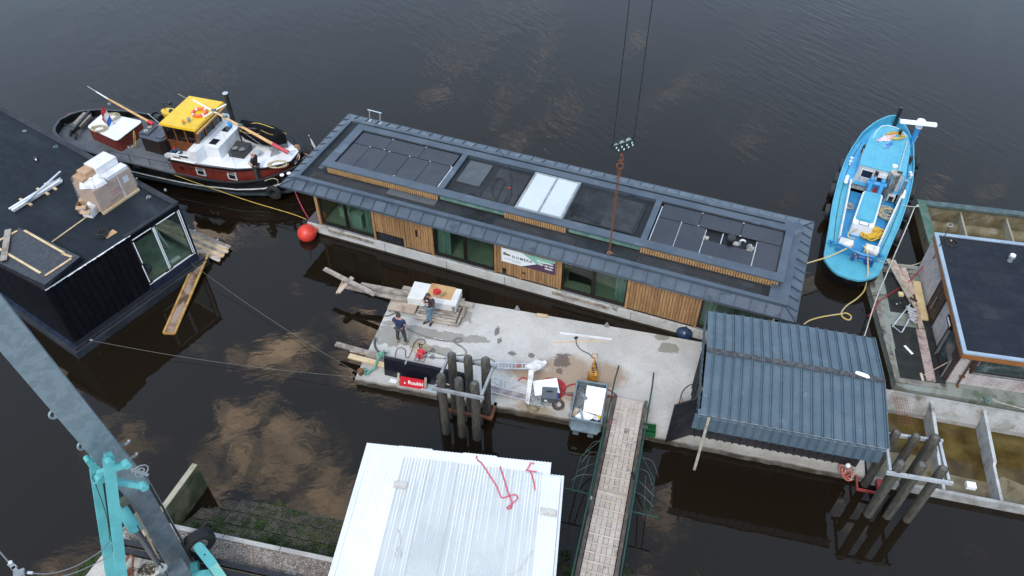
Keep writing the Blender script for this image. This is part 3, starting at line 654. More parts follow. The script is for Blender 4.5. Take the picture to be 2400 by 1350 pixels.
for (x0, x1) in ((7.46, 10.56), (13.54, 16.66)):
    hb.p('clerestory_frame', B().box(x0, 1.50, 3.17, x1, 1.6, 3.21), BRONZE)
    hb.p('clerestory_pane', B().box(x0, 1.53, 3.21, x1, 1.60, BT - .065), mat('green_clerestory', (.10, .20, .16), (.16, .27, .22), .08, scale=1.2, spec=.9))
hb.p('box_floor', B().box(1.885, 1.9, 3.22, 7.22, 4.63, 3.28).box(7.48, 1.885, 3.22, 16.57, 4.66, 3.36).box(16.84, 1.9, 3.22, 22.17, 4.63, 3.27), BIT)
sol0 = {}
def solar(x0, y0, x1, y1, z=3.44):
    g = .012; k = (round(x1 - x0, 2), round(y1 - y0, 2))
    if k not in sol0: sol0[k] = o = B().box(g, g, 0, x1 - x0 - g, y1 - y0 - g, .035).build('solar_panel', SOLAR, hb.o)
    else: o = inst(sol0[k], (0, 0, 0))
    o.location = (x0, y0, z)
def pair(js, y0, y1):
    for a, c in zip(js, js[1:]): solar(a, y0, c, y1)
pair([1.92, 2.82, 3.87, 4.93, 5.99, 7.08], 1.95, 3.61); pair([1.92, 3.56, 5.33, 7.10], 3.63, 4.60)
pair([16.95, 18.66, 20.44, 22.12], 3.63, 4.60); pair([16.95, 17.94, 19.0], 1.95, 3.61); solar(21.19, 1.95, 22.12, 3.61); solar(19.05, 1.95, 21.15, 2.88)
cl = B()
for x, y in [(2.82, 3.6), (3.87, 3.6), (4.93, 3.6), (5.99, 3.6), (7.08, 3.6), (3.56, 4.55), (5.33, 4.55), (4.93, 2.0), (3.56, 3.66), (17.94, 3.6), (18.66, 4.55), (18.66, 3.66), (20.44, 4.55), (20.44, 3.66), (21.17, 2.9)]: cl.box(x - .025, y - .03, 3.46, x + .025, y + .03, 3.49)
hb.p('panel_clamps', cl, ALU, kind='stuff')
hb.p('mounting_rail', B().box(17.93, 1.95, 3.455, 17.95, 3.6, 3.482).box(16.9, 2.0, 3.44, 16.94, 4.4, 3.47).box(7.11, 2.0, 3.44, 7.16, 3.6, 3.47), ALU)
for x in (19.03, 19.75, 21.17): hb.p('mounting_rail', B().box(x - .02, 1.97 if x != 19.75 else 2.9, 3.40, x + .02, 3.6, 3.435), ALU)
for (x, y) in ((19.1, 3.2), (20.35, 3.3), (21.0, 3.25), (20.95, 2.98)): hb.p('ballast_block', B().box(x - .12, y - .09, 3.275, x + .12, y + .09, 3.35), mat('ballast', (.42, .41, .38), (.34, .33, .3), .8))
hb.p('roof_vent', B().cyl((20.12, 3.2, 3.27), (20.12, 3.2, 3.62), .12).cyl((20.12, 3.2, 3.62), (20.12, 3.2, 3.70), .20, .17, 18).cyl((20.12, 3.2, 3.54), (20.12, 3.2, 3.57), .18, .18, 18), BLACKM, smooth=True)
hb.p('pipe_bend', B().tube(smooth_path([(20.5, 3.3, 3.27), (20.5, 3.3, 3.5), (20.6, 3.32, 3.58), (20.7, 3.34, 3.5)]), .05, 8), ALU, smooth=True)
hb.p('pipe_bend', B().tube(smooth_path([(20.85, 3.2, 3.27), (20.85, 3.2, 3.45), (20.95, 3.15, 3.55), (21.02, 3.1, 3.45)]), .05, 8), GREY, smooth=True)
# middle recess: hatch, raised fields, skylight
hb.p('roof_hatch', B().box(7.70, 2.78, 3.36, 8.83, 4.46, 3.42), mat('hatch_lid', (.07, .08, .088), (.055, .062, .07), .5, scale=1))
hb.p('raised_field', B().prism([(9.2, 2.1), (10.75, 2.1), (10.75, 4.4), (9.2, 4.4)], 3.36, 3.40), mat('bitumen_new', (.020, .021, .024), (.032, .034, .038), .8, scale=1, bump=.5, bscale=90, grain=.2))
hb.p('raised_field', B().prism([(13.45, 2.15), (16.25, 2.15), (16.25, 4.35), (13.45, 4.35)], 3.36, 3.42), BIT)
hb.p('membrane_patch', B().box(9.15, 3.45, 3.402, 9.5, 3.75, 3.406), BIT)
hb.p('membrane_patch', B().box(14.7, 2.2, 3.422, 16.1, 4.3, 3.426), W('bitumen_new'))
sky_o = hb.p('skylight', B().box(10.93, 1.80, 3.38, 11.02, 4.5, 3.62).box(13.02, 1.80, 3.38, 13.12, 4.5, 3.62).box(11.02, 1.80, 3.38, 13.02, 1.88, 3.62).box(11.02, 4.42, 3.38, 13.02, 4.5, 3.62).box(11.98, 1.88, 3.5, 12.06, 4.42, 3.63), GREY)
for a, c in ((11.02, 11.98), (12.06, 13.02)): B().box(a, 1.88, 3.56, c, 4.42, 3.60).build('opal_pane', SKYL, sky_o)
# overlapping membrane strips and welds on the near roof walk
rs = random.Random(2); b = B()
for x0, x1 in ((1.1, 7.8), (10.3, 14.0), (16.7, 21.8)):
    b.box(x0, .80, 3.161, x1, 1.30, 3.185); b.box(x0 + .15, .95, 3.186, x1 - .15, 1.28, 3.20)
hb.p('membrane_strips', b, W('bitumen_new'))
b = B()
for i in range(16):
    x = 1.9 + i * .36 + rs.uniform(-.05, .05); b.box(x, .72, 3.162, x + .25, .78, 3.167)
hb.p('tar_marks', b, BLACKM, kind='stuff')
GM = mat('grey_membrane', (.085, .095, .10), (.065, .07, .078), .75, scale=1.3)
hb.p('membrane_patch', B().box(5.0, 1.0, 3.2015, 7.4, 1.40, 3.208), GM)
hb.p('membrane_patch', B().box(1.1, 1.6, 3.162, 1.35, 3.4, 3.168), GM)
# small roof rail on the far eave
hb.p('ladder_bracket', B().tube([(1.48, 5.95, 3.1), (1.48, 6.05, 3.75)], .025).tube([(2.08, 5.93, 3.1), (2.08, 6.03, 3.75)], .025).tube([(1.38, 6.06, 3.75), (2.18, 6.03, 3.75)], .025).box(1.43, 5.88, 3.08, 1.53, 6.08, 3.2).box(2.03, 5.86, 3.08, 2.13, 6.06, 3.2), ALU)
# ---- banner
bn = T('banner', 'white, green and purple building banner hung on the planks between the windows', 'banner', tuple(hb.W((10.84, HW - .075, 1.50))), YA)
BW, BH = 2.50, .80
WH = mat('banner_white', (.66, .69, .70), rough=.5, grain=.01); GR = mat('banner_green', (.20, .40, .31), rough=.5, grain=.01); PU = mat('banner_purple', (.075, .035, .07), rough=.5, grain=.01)
bn.p('sheet', B().box(0, 0, 0, BW, .006, BH), WH)
bn.p('green_field', B().add([(BW * .39, -.003, BH), (BW * .66, -.003, BH * .42), (BW, -.003, BH * .90), (BW, -.003, BH)], [(0, 1, 2, 3)]), GR)
bn.p('purple_field', B().add([(BW * .38, -.003, 0), (BW, -.003, 0), (BW, -.003, BH * .88), (BW * .67, -.003, BH * .46)], [(0, 1, 2, 3)]), PU)
DK = mat('banner_ink', (.05, .05, .06), rough=.5, grain=.01); LT = mat('banner_text_white', (.8, .8, .8), rough=.5, grain=.01)
text('lettering', 'DOMERA', .20, DK, bn.o, face(.50, -.006, BH * .44, (1, 0, 0), (0, 0, 1)), 1.25, .004)
text('lettering', 'Wij bouwen', .15, LT, bn.o, face(BW - .09, -.006, BH * .66, (1, 0, 0), (0, 0, 1)), 1.0, .003, 'RIGHT')
text('lettering', 'hier op het', .15, LT, bn.o, face(BW - .09, -.006, BH * .46, (1, 0, 0), (0, 0, 1)), 1.0, .003, 'RIGHT')
text('lettering', 'water.', .15, LT, bn.o, face(BW - .09, -.006, BH * .26, (1, 0, 0), (0, 0, 1)), 1.0, .003, 'RIGHT')
bn.p('logo', B().box(.09, -.007, BH * .52, .20, -.003, BH * .72).box(.20, -.007, BH * .52, .42, -.003, BH * .64), mat('logo_olive', (.10, .10, .06), rough=.6, grain=0)); bn.p('logo_roof', B().add([(.20, -.008, BH * .73), (.20, -.008, BH * .65), (.36, -.008, BH * .65)], [(0, 1, 2)]), YEL)
bn.p('small_print', B().box(.14, -.007, BH * .26, .95, -.003, BH * .275).box(.5, -.007, BH * .16, .85, -.003, BH * .172), DK)
# ---- buoys
t = T('mooring_buoy', 'bright red round buoy at the left corner of the long houseboat', 'buoy', tuple(P(722, 556, .0)), 0); t.p('float', B().ball((0, 0, .27), .46, 20, 14, (1, 1, .95)), mat('buoy_red', (.68, .055, .03), (.6, .045, .03), .4, scale=3), smooth=True)
t.p('neck', B().loft([[(r_ * cos(2 * pi * k / 12) + ox, oy + r_ * sin(2 * pi * k / 12), z_) for k in range(12)] for (r_, z_, ox, oy) in ((.40, .32, .06, .03), (.24, .38, .25, .08), (.10, .42, .38, .12), (.04, .44, .46, .15))]), W('buoy_red'), smooth=True)
t = T('fender_ball', 'dark blue ball fender between the pontoon and the right end of the houseboat', 'fender', tuple(P(1602, 790, .0)), 0); t.p('float', B().ball((0, 0, .25), .36, 18, 12), mat('navy_plastic', (.012, .03, .07), (.02, .045, .10), .35, scale=3), smooth=True); t.p('eyelet', B().torus((.25, .25, .38), .06, .015, (1, 0, 0), 12, 6), BLACKM)
# ---- crane hook, chain and falls
hk = hb.W((15.54, .86, 3.20)); ck = T('lifting_chain', 'rusty lifting chain hanging from the hook block down to the houseboat roof', 'chain', tuple(hk), 0)
b = B(); Z0 = .12
for j, dx in enumerate((-.028, .022, .0)):
    n = 44
    for i in range(n):
        z = Z0 + i * .098; ax = (1, 0, 0) if (i + j) % 2 else (0, 1, 0)
        f = i / n; b.torus((dx * (.3 + 1.6 * f), .02 * j, z), .036, .011, ax, 7, 4)
ck.p('links', b, RUST, kind='stuff')
ck.p('shackle', B().torus((0, 0, .05), .08, .02, (0, 1, 0), 12, 6).torus((.1, 0, -.0), .07, .02, (.3, 1, .4), 12, 6).ball((-.06, .05, -.02), .04, 6, 4), mat('pale_rust', (.38, .20, .12), (.25, .11, .06), .8, scale=9))
ck.p('master_link', B().torus((0, 0, 4.50), .13, .03, (0, 1, 0), 14, 6).torus((0, 0, 4.72), .08, .025, (1, 0, 0), 12, 6), RUST)
bz = 4.72
hkb = T('hook_block', 'black crane hook block with white diamonds hanging on two wire ropes', 'hook block', (hk.x, hk.y, hk.z + bz + .05), .35)
hkb.p('hook', B().tube(smooth_path([(0, 0, .35), (0, 0, .2), (.09, 0, .1), (.08, 0, -.02), (0, 0, -.06), (-.08, 0, 0)]), .035, 8), RUST, smooth=True)
hkb.p('swivel', B().cyl((0, 0, .2), (0, 0, .45), .05), RUST)
def blk(y): return B().prism([(-.30, y - .03), (.30, y - .03), (.30, y + .03), (-.30, y + .03)], .42, .60)
plate = [(-.42, .62), (-.40, .78), (.45, .90), (.47, .72), (.20, .46), (-.22, .42)]
for y in (-.10, .06): hkb.p('side_plate', B().add([(x, y, z) for x, z in plate] + [(x, y + .03, z) for x, z in plate], [tuple(range(5, -1, -1)), tuple(range(6, 12))] + [(i, (i + 1) % 6, 6 + (i + 1) % 6, 6 + i) for i in range(6)]), mat('dark_green_steel', (.014, .03, .025), rough=.5))
for x, z in ((-.25, .66), (-.02, .72), (.24, .78)): hkb.p('sheave', B().cyl((x, -.06, z), (x, .055, z), .12, n=18), GREY)
for x, z in [(-.30, .69), (-.20, .56), (-.08, .68), (.02, .55), (.12, .72), (.20, .60), (.32, .77), (.36, .66)]:
    hkb.p('diamond_mark', B().add([(x - .035, -.104, z), (x, -.104, z - .055), (x + .035, -.104, z), (x, -.104, z + .055)], [(0, 1, 2, 3)]), WHITE)
for x, z, lab in ((-.40, .7, 'left wire rope holding up the hook block'), (.43, .8, 'right wire rope holding up the hook block')):
    q = hkb.W((x, 0, z)); single('wire_rope', B().tube([(0, 0, 0), (0, 0, 26 - q.z)], .016, 6), BLACKM, lab, 'wire rope', 'wire ropes of the hook block', loc=tuple(q))
# black cable loops lying on the roof
def cable(name, pts, r, m, lab, cat, k=5, n=6, loc=None, group=None):
    pp = smooth_path(pts, k); c = Vector(pp[0]); return single(name, B().tube([p - c for p in pp], r, n), m, lab, cat, group, smooth=True, loc=tuple(c))
cable('power_cable', [P(1170, 350, 3.6), P(1178, 362, 3.6), P(1192, 385, 3.44), P(1199, 420, 3.43), P(1196, 462, 3.43), P(1180, 478, 3.43), P(1162, 466, 3.43), P(1153, 446, 3.43), P(1160, 425, 3.43), P(1176, 417, 3.43), P(1182, 430, 3.43), P(1172, 450, 3.43), P(1165, 470, 3.43), P(1178, 476, 3.43), P(1190, 458, 3.43)], .016, CABLE, 'black power cable looped on the roof beside the skylight', 'cable')
single('plug', B().cyl((0, 0, .03), (.08, .05, .03), .035), REDB, 'red plug of the cable on the houseboat roof', 'plug', loc=tuple(P(1191, 443, 3.42)))
# ================================================================ work pontoon
PZ = .40
po = T('pontoon', 'long grey concrete work pontoon with damp and rust coloured stains', 'pontoon', (-6.31, 19.735, 0), -.2255)
def pontoon_mat():
    """concrete slab with its own spill marks: damp patches, a rusty brown area, dark oil spots"""
    m, n, l, b = nt('pontoon_concrete'); tc = n.new('ShaderNodeTexCoord'); src = tc.outputs['Object']
    def nz(sc, det=6, rg=.55, dist=0.):
        q = n.new('ShaderNodeTexNoise'); q.inputs['Scale'].default_value = sc; q.inputs['Detail'].default_value = det; q.inputs['Roughness'].default_value = rg; q.inputs['Distortion'].default_value = dist
        l.new(src, q.inputs['Vector']); return q.outputs[0]
    def mr(v, a, z, lo=0., hi=1.):
        q = n.new('ShaderNodeMapRange'); q.interpolation_type = 'SMOOTHSTEP'
        for i, k in enumerate((a, z, lo, hi)): q.inputs[i + 1].default_value = k
        l.new(v, q.inputs[0]); return q.outputs[0]
    def ma(op, a, b_):
        q = n.new('ShaderNodeMath'); q.operation = op
        for i, v in enumerate((a, b_)):
            if isinstance(v, (int, float)): q.inputs[i].default_value = v
            else: l.new(v, q.inputs[i])
        return q.outputs[0]
    def mx(f, A, B_, bt='MIX'):
        q = n.new('ShaderNodeMix'); q.data_type = 'RGBA'; q.blend_type = bt; l.new(f, q.inputs['Factor'])
        for i, v in ((6, A), (7, B_)):
            if isinstance(v, tuple): q.inputs[i].default_value = (*v, 1)
            else: l.new(v, q.inputs[i])
        return q.outputs[2]
    def spots(lst, edge=.35, nsc=2.2, namp=.9):
        nn = ma('MULTIPLY', ma('SUBTRACT', nz(nsc, 9, .68), .5), namp * 3.2); cur = None
        for (x, y, rx, ry) in lst:
            mp = n.new('ShaderNodeMapping'); mp.inputs['Location'].default_value = (-x / rx, -y / ry, 0); mp.inputs['Scale'].default_value = (1 / rx, 1 / ry, 0); l.new(src, mp.inputs[0])
            ln = n.new('ShaderNodeVectorMath'); ln.operation = 'LENGTH'; l.new(mp.outputs[0], ln.inputs[0])
            d = ma('SUBTRACT', 1.0, ln.outputs['Value']); cur = d if cur is None else ma('MAXIMUM', cur, d)
        return mr(ma('ADD', cur, nn), 0.0, edge)
    c = mx(mr(nz(.9), .35, .65), (.52, .50, .47), (.44, .42, .39))
    c = mx(mr(nz(3.2, 7, .65), .55, .75, 0, .6), c, (.34, .325, .30))
    loc = lambda px, py: po.L(px, py, PZ)
    def S(px, py, rx, ry): q = loc(px, py); return (q.x, q.y, rx, ry)
    damp = spots([S(915, 787, .95, .55), S(985, 778, 1.0, .30), S(960, 800, .8, .3), S(1075, 745, .55, .5), S(1060, 790, .9, .25), S(1120, 795, .5, .22), S(1030, 820, .7, .2), S(1565, 815, .42, .32), S(1550, 790, .35, .2), S(912, 757, .3, .15)], .05, 3.0, .7)
    c = mx(ma('MULTIPLY', damp, .75), c, (.20, .19, .155))
    rustm = spots([S(1330, 865, 1.3, 1.0), S(1280, 890, 1.3, .7), S(1420, 880, 1.2, .9), S(1230, 870, .9, .6), S(1390, 940, 1.6, .7), S(1250, 960, 1.0, .5), S(1500, 960, .5, .35), S(1350, 905, 1.5, .8)], .5, 1.6, .30)
    c = mx(ma('MULTIPLY', rustm, .85), c, (.30, .205, .13))
    r2 = spots([S(1300, 985, 2.2, .22), S(1395, 985, 1.2, .3), S(1360, 960, .5, .5), S(1480, 1000, .5, .3), S(1200, 975, 1.0, .12)], .3, 2.6, .8)
    c = mx(ma('MULTIPLY', r2, .7), c, (.11, .07, .035))
    oil = spots([S(1318, 845, .34, .42), S(1312, 870, .16, .2), S(1016, 822, .17, .13), S(1200, 828, .16, .12), S(1165, 775, .12, .3), S(1245, 832, .13, .13), S(1050, 743, .12, .1), S(1170, 800, .1, .22), S(1340, 925, .3, .12), S(1360, 940, .35, .16)], .12, 4, .9)
    c = mx(ma('MULTIPLY', oil, .8), c, (.085, .065, .055))
    edge = spots([(-.1 + 0 * 1, 9, .5, 12)], .3, 2, .5)
    sp = n.new('ShaderNodeSeparateXYZ'); l.new(src, sp.inputs[0])
    nearb = ma('MULTIPLY', mr(ma('ADD', sp.outputs[1], ma('MULTIPLY', ma('SUBTRACT', nz(1.7), .5), 1.2)), -.15, .55, 1, 0), .5)
    c = mx(nearb, c, (.20, .18, .135))
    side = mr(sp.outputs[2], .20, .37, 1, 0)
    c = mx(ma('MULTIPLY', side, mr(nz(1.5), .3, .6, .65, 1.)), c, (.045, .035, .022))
    g = mr(nz(24, 3), .2, .8, .82, 1.1); cg = n.new('ShaderNodeCombineXYZ'); [l.new(g, cg.inputs[i]) for i in range(3)]
    q = n.new('ShaderNodeMix'); q.data_type = 'RGBA'; q.blend_type = 'MULTIPLY'; q.inputs['Factor'].default_value = 1; l.new(c, q.inputs[6]); l.new(cg.outputs[0], q.inputs[7])
    l.new(q.outputs[2], b.inputs['Base Color']); l.new(ma('SUBTRACT', .85, ma('MULTIPLY', ma('MAXIMUM', damp, oil), .35)), b.inputs['Roughness'])
    bp = n.new('ShaderNodeBump'); bp.inputs['Strength'].default_value = .3; bp.inputs['Distance'].default_value = .02; l.new(nz(30, 4), bp.inputs['Height']); l.new(bp.outputs[0], b.inputs['Normal'])
    return m
PONT = pontoon_mat()
re = random.Random(8); ring = []
def edge_pts(a, c, n, amp):
    a = Vector(a); c = Vector(c); nrm = Vector((-(c - a).y, (c - a).x)).normalized()
    return [tuple(a.lerp(c, i / n) + nrm * re.uniform(-amp, amp)) for i in range(n)]
ring = edge_pts((0, 0), (19.7, 0), 70, .03) + edge_pts((19.7, 0), (19.7, 5.15), 8, .01) + edge_pts((19.7, 5.15), (0, 5.15), 30, .008) + edge_pts((0, 5.15), (0, 0), 10, .012)
po.p('slab', B().prism(ring, -.8, PZ), PONT)
def on(x, y, z=PZ): return tuple(po.W((x, y, z)))
PY = -.2255
for (px, py) in ((1212, 718), (1422, 757), (1013, 838)):
    q = P(px, py + (7 if py < 800 else 0), PZ); t = T('mooring_post', {1212: 'small grey bollard at the far pontoon edge, the left of two', 1422: 'small grey bollard at the far pontoon edge, right of the other', 1013: 'tiny post stub on the pontoon'}[px], 'bollard', tuple(q), PY, 'small bollards on the pontoon')
    t.p('base', B().box(-.1, -.08, 0, .1, .08, .02), GREY); t.p('post', B().cyl((0, 0, .02), (0, 0, .18), .05, n=10), GREY)
# ---- timber bundles
def plk(name, p, q, w, h, m, lab, group=None, cat='plank'):
    p = Vector(p); q = Vector(q); d = q - p; L = d.length; yaw = math.atan2(d.y, d.x); pitch = math.atan2(d.z, math.hypot(d.x, d.y))
    b = B(); r = random.Random(hash(name) % 99 + int(L * 100)); n = 5
    b.loft([[(L * i / n, -w / 2 + r.uniform(-.004, .004), -h / 2), (L * i / n, w / 2 + r.uniform(-.004, .004), -h / 2), (L * i / n, w / 2, h / 2), (L * i / n, -w / 2, h / 2)] for i in range(n + 1)])
    o = single(name, b, m, lab, cat, group); o.location = p; o.rotation_euler = (Matrix.Rotation(yaw, 3, 'Z') @ Matrix.Rotation(-pitch, 3, 'Y')).to_euler(); return o
GA = 'loose planks at the far left corner of the pontoon'
plk('plank', P(845, 668, 1.05), P(1046, 705, .68), .26, .10, WOODG, 'long grey plank reaching out over the water, nearest the houseboat', GA)
plk('plank', P(800, 668, 1.0), P(990, 712, .62), .24, .09, WOODG, 'long grey plank reaching out over the water, nearer the camera', GA)
plk('plank', P(760, 630, 1.30), P(878, 690, 1.12), .22, .06, WOODG, 'pale grey plank laid crosswise on the plank ends over the water', GA)
plk('plank', P(826, 650, 1.14), P(792, 686, .98), .20, .05, WOODP, 'short pale board under the crosswise plank', GA)
plk('plank', P(803, 660, 1.0), P(789, 688, .92), .07, .05, WOODN, 'thin pale batten stub beside the short board', GA)
plk('plank', P(944, 674, .82), P(1088, 705, .68), .22, .06, WOODG, 'grey plank under the far side of the white block', GA)
plk('plank', P(958, 700, .62), P(1042, 716, .60), .13, .06, WOODN, 'yellow new plank end left of the white block', GA)
plk('plank', P(1030, 700, .78), P(1108, 716, .62), .24, .10, WOODG, 'grey plank end sticking out right of the white block', GA)
plk('aluminium_profile', P(966, 708, .66), P(1000, 714, .64), .12, .03, ALU, 'short aluminium profile left of the white block', None, 'profile')
o = single('board', B().obox((0, 0, 0), (1.25, .82, .035), 0), PLYW, 'weathered plywood sheet lying on the pontoon left of the white block', 'board'); o.location = P(946, 713, .62); o.rotation_euler = (radians(6), radians(-2), PY)
t = T('pallet', 'weathered grey timber pallet under the white block', 'pallet', tuple(P(1030, 738, PZ)), PY)
for i in range(6): t.p('slat', B().box(-.95, -.42 + i * .16, .16, .85, -.30 + i * .16, .185), WOODG)
for y in (-.4, 0, .38): t.p('bearer', B().box(-.95, y - .05, 0, .85, y + .05, .16), WOODG)
t.p('edge_board', B().tube(smooth_path([(-1.0, -.48, .13), (.8, -.5, .13), (.95, -.4, .13), (.98, .45, .13)], 4), .055, 6), WOODG)
plk('plank', P(1083, 742, .48), P(1094, 716, .48), .14, .1, WOODG, 'short dark block of timber right of the pallet', GA)
t = T('concrete_block', 'big white rectangular block on timber with plywood on top', 'block', tuple(P(1022, 706, .66)), PY)
t.p('block', B().box(-1.15, -.42, 0, 1.02, .62, .36), AAC)
for x in (-.85, .7): t.p('bearer', B().box(x - .06, -.4, -.09, x + .06, .6, 0), WOODG)
t.p('end_mark', B().box(.85, -.425, .02, 1.0, -.421, .3), mat('mark_grey', (.2, .2, .19), rough=.9))  # darker grey patch at one end of the block's near face
zt = 1.02
o = single('board', B().obox((0, 0, .012), (1.12, .78, .024), 0), PLY, 'orange brown plywood sheet on top of the white block', 'board'); o.location = P(1034, 684, zt); o.rotation_euler = (0, 0, PY - .03)
o = single('strap_bundle', B().tube(tangle((0, 0, .03), .2, .014, 46, 3), .02, 5), REDB, 'bundle of bright red straps on the plywood sheet', 'strap', smooth=True); o.location = P(1024, 686, zt + .02)
single('work_gloves', B().ball((0, 0, .05), .08, 8, 6, (1.2, .8, .5)).ball((.1, .08, .05), .07, 8, 6, (1, .9, .5)), mat('olive_cloth', (.30, .26, .10), (.12, .10, .05), .9, scale=9), 'pair of yellowish work gloves beside the red straps', 'gloves', smooth=True, loc=tuple(P(1037, 692, zt + .03)))
# near left bundle
GB = 'planks along the near edge of the pontoon'
plk('plank', P(787, 806, .62), P(1082, 888, .55), .22, .07, WOODG, 'long grey plank, farthest of the near bundle, sticking out left', GB)
plk('plank', P(822, 820, .60), P(1090, 880, .55), .20, .06, WOODP, 'brownish plank in the middle of the near bundle', GB)
plk('plank', P(818, 834, .70), P(1076, 902, .64), .24, .06, WOODN, 'long yellow new plank on the near bundle', GB)
plk('plank', P(818, 832, .56), P(850, 842, .54), .16, .05, WOODG, 'stubby grey board end under the yellow plank', GB)
t = T('cladding_sheets', 'stack of glossy black cladding sheets standing on the near pontoon edge', 'sheets', tuple(P(905, 872, PZ)), PY - .03)
for i in range(4): t.p('sheet', B().add([(.0, -.05 - i * .035, .02), (3.6, -.05 - i * .035, .02), (3.6, .12 - i * .035, .88), (0, .12 - i * .035, .88), (.0, -.065 - i * .035, .02), (3.6, -.065 - i * .035, .02), (3.6, .105 - i * .035, .88), (0, .105 - i * .035, .88)], [(0, 1, 2, 3), (7, 6, 5, 4), (0, 4, 5, 1), (3, 2, 6, 7), (1, 5, 6, 2), (0, 3, 7, 4)]), mat('gloss_black', (.008, .009, .015), rough=.2, grain=.02))
t.p('clip', B().box(.9, -.06, .84, .96, .14, .90), GREY); 
sg = T('sign_board', 'red sign board with white lettering leaning on the black sheets', 'sign', tuple(P(938, 906, PZ - .05)), PY + .02)
fm = face(0, 0, 0, (1, 0, 0), (0, .34, .94))
def leaned(b_): b_.v = [fm @ v for v in b_.v]; return b_
sg.p('board', leaned(B().box(0, 0, 0, 1.0, .50, .012)), mat('sign_red', (.55, .012, .025), rough=.45, grain=.02))
text('lettering', 'Ruukki', .22, LT, sg.o, fm @ Matrix.Translation((.32, .21, .016)), 1.04, .005)
sg.p('logo', leaned(B().prism([(.16, .20), (.19, .17), (.22, .20), (.21, .25), (.19, .28), (.17, .25)], .0125, .015)), LT)
for x in (-.12, 1.0): sg.p('wooden_stake', leaned(B().box(x, -.05, -.02, x + .09, .62, .03)), WOODP)
o = plk('grey_sheet', P(990, 905, .44), P(1035, 916, .44), .38, .02, mat('pale_grey_sheet', (.36, .44, .47), rough=.4), 'pale grey blue sheet lying at the near edge by the piles', None, 'sheet')
single('paper', B().obox((0, 0, 0), (.3, .2, .01)), WHITE, 'scrap of white sheet left of the red sign board', 'scrap', loc=tuple(P(922, 893, PZ + .01)), rz=-.3)
# mooring ropes at the left corner
single('mooring_rope', B().tube(tangle((0, 0, 0), .17, .022, 40, 5, 1, .14), .02, 5), ROPEG, 'heap of green mooring rope round the corner bollard of the pontoon', 'rope', smooth=True, loc=tuple(P(858, 876, PZ)))
cable('mooring_rope', [P(900, 822, .78), P(895, 832, .80), P(884, 845, .80), P(880, 858, .70), P(868, 870, .55), P(858, 876, .5)], .05, ROPEG, 'thick green rope running over the planks to the corner bollard', 'rope')
single('mooring_rope', B().tube(tangle((0, 0, 0), .17, .03, 46, 8, 1.3, .12), .018, 5), mat('teal_rope', (.16, .38, .30), (.26, .46, .36), .9, scale=8), 'tangle of pale green rope on the planks near the left corner', 'rope', smooth=True, loc=tuple(P(893, 836, .66)))
single('bollard', B().cyl((0, 0, 0), (0, 0, .2), .09).cyl((0, 0, .2), (0, 0, .25), .13), RUST, 'rusty round bollard at the near left corner of the pontoon', 'bollard', loc=tuple(P(846, 877, PZ)), smooth=True)
cable('mooring_rope', [P(880, 792, PZ + .1), P(878, 805, PZ + .04), P(882, 818, PZ + .04), P(890, 826, PZ + .1), P(899, 828, .7), P(906, 826, .72)], .045, mat('dark_rope', (.05, .07, .06), (.09, .11, .09), .9, scale=6), 'thick dark rope from the pontoon edge to the plank bundle', 'rope')
cable('mooring_line', [P(912, 730, PZ + .04), P(918, 724, PZ + .04), P(928, 733, PZ + .04), P(938, 740, PZ + .3)], .02, W('dark_rope'), 'dark line trailing over the left pontoon edge', 'rope')
cable('mooring_line', [P(898, 740, PZ + .0), P(910, 740, PZ + .04), P(925, 734, PZ + .04), P(936, 728, PZ + .04), P(924, 722, .5), P(906, 716, .45)], .022, W('dark_rope'), 'grey line lying on the left pontoon corner', 'rope')
# long lines over the water
single_line = lambda a, c, s_, r, m, lab: (lambda pp: single('mooring_line', B().tube([p - pp[0] for p in pp], r, 5), m, lab, 'rope', None, smooth=True, loc=tuple(pp[0])))(sag(a, c, s_, 24))
single_line(P(846, 878, .5), P(448, 617, .55), .32, .009, mat('thin_line', (.13, .13, .11), rough=.8), 'thin line from the pontoon corner up to the right corner of the black building')
single_line(P(844, 884, .5), P(215, 798, .45), .30, .009, W('thin_line'), 'thin line from the pontoon corner to the near corner of the black building')
# hoses and cables on deck
def dk(pts): return [P(x, y, PZ + .03) for x, y in pts]
cable('hose', dk([(953, 768), (975, 780), (1005, 791), (1035, 798), (1060, 800), (1075, 802), (1082, 797), (1078, 792), (1066, 795), (1064, 801), (1072, 807), (1084, 814), (1092, 824), (1090, 831), (1070, 833), (1042, 832), (1025, 827)]), .026, HOSE, 'grey hose snaking over the pontoon with a small loop', 'hose')
cable('extension_cable', dk([(925, 848), (927, 830), (932, 817), (942, 815), (950, 822), (950, 834), (957, 838), (964, 824), (971, 805), (980, 796), (992, 795), (997, 802), (989, 808), (982, 805), (984, 815), (990, 812), (982, 806), (988, 820), (1000, 825), (1010, 822), (1005, 828), (990, 822)]), .013, CABLE, 'black cable lying in loops from the reel across the pontoon', 'cable')
cable('extension_cable', dk([(995, 836), (1040, 840), (1085, 844), (1130, 843), (1150, 841), (1162, 850)]), .013, CABLE, 'black cable running right from the reel behind the piles', 'cable')
cable('extension_cable', dk([(1350, 795), (1352, 808), (1362, 820), (1378, 828), (1390, 838), (1397, 852), (1398, 868), (1396, 882)]), .016, CABLE, 'black cable from the middle of the pontoon to the yellow tool', 'cable')
single('socket', B().obox((0, 0, .04), (.14, .07, .07), .3), BLACKM, 'black plug socket at the end of the cable by the long batten', 'socket', loc=tuple(P(1350, 793, PZ)))
t = T('cable_reel', 'pink and red cable reel standing on the pontoon', 'cable reel', tuple(P(986, 838, PZ)), PY)
t.p('drum', B().cyl((0, -.09, .22), (0, .12, .22), .13, n=18), REDB); 
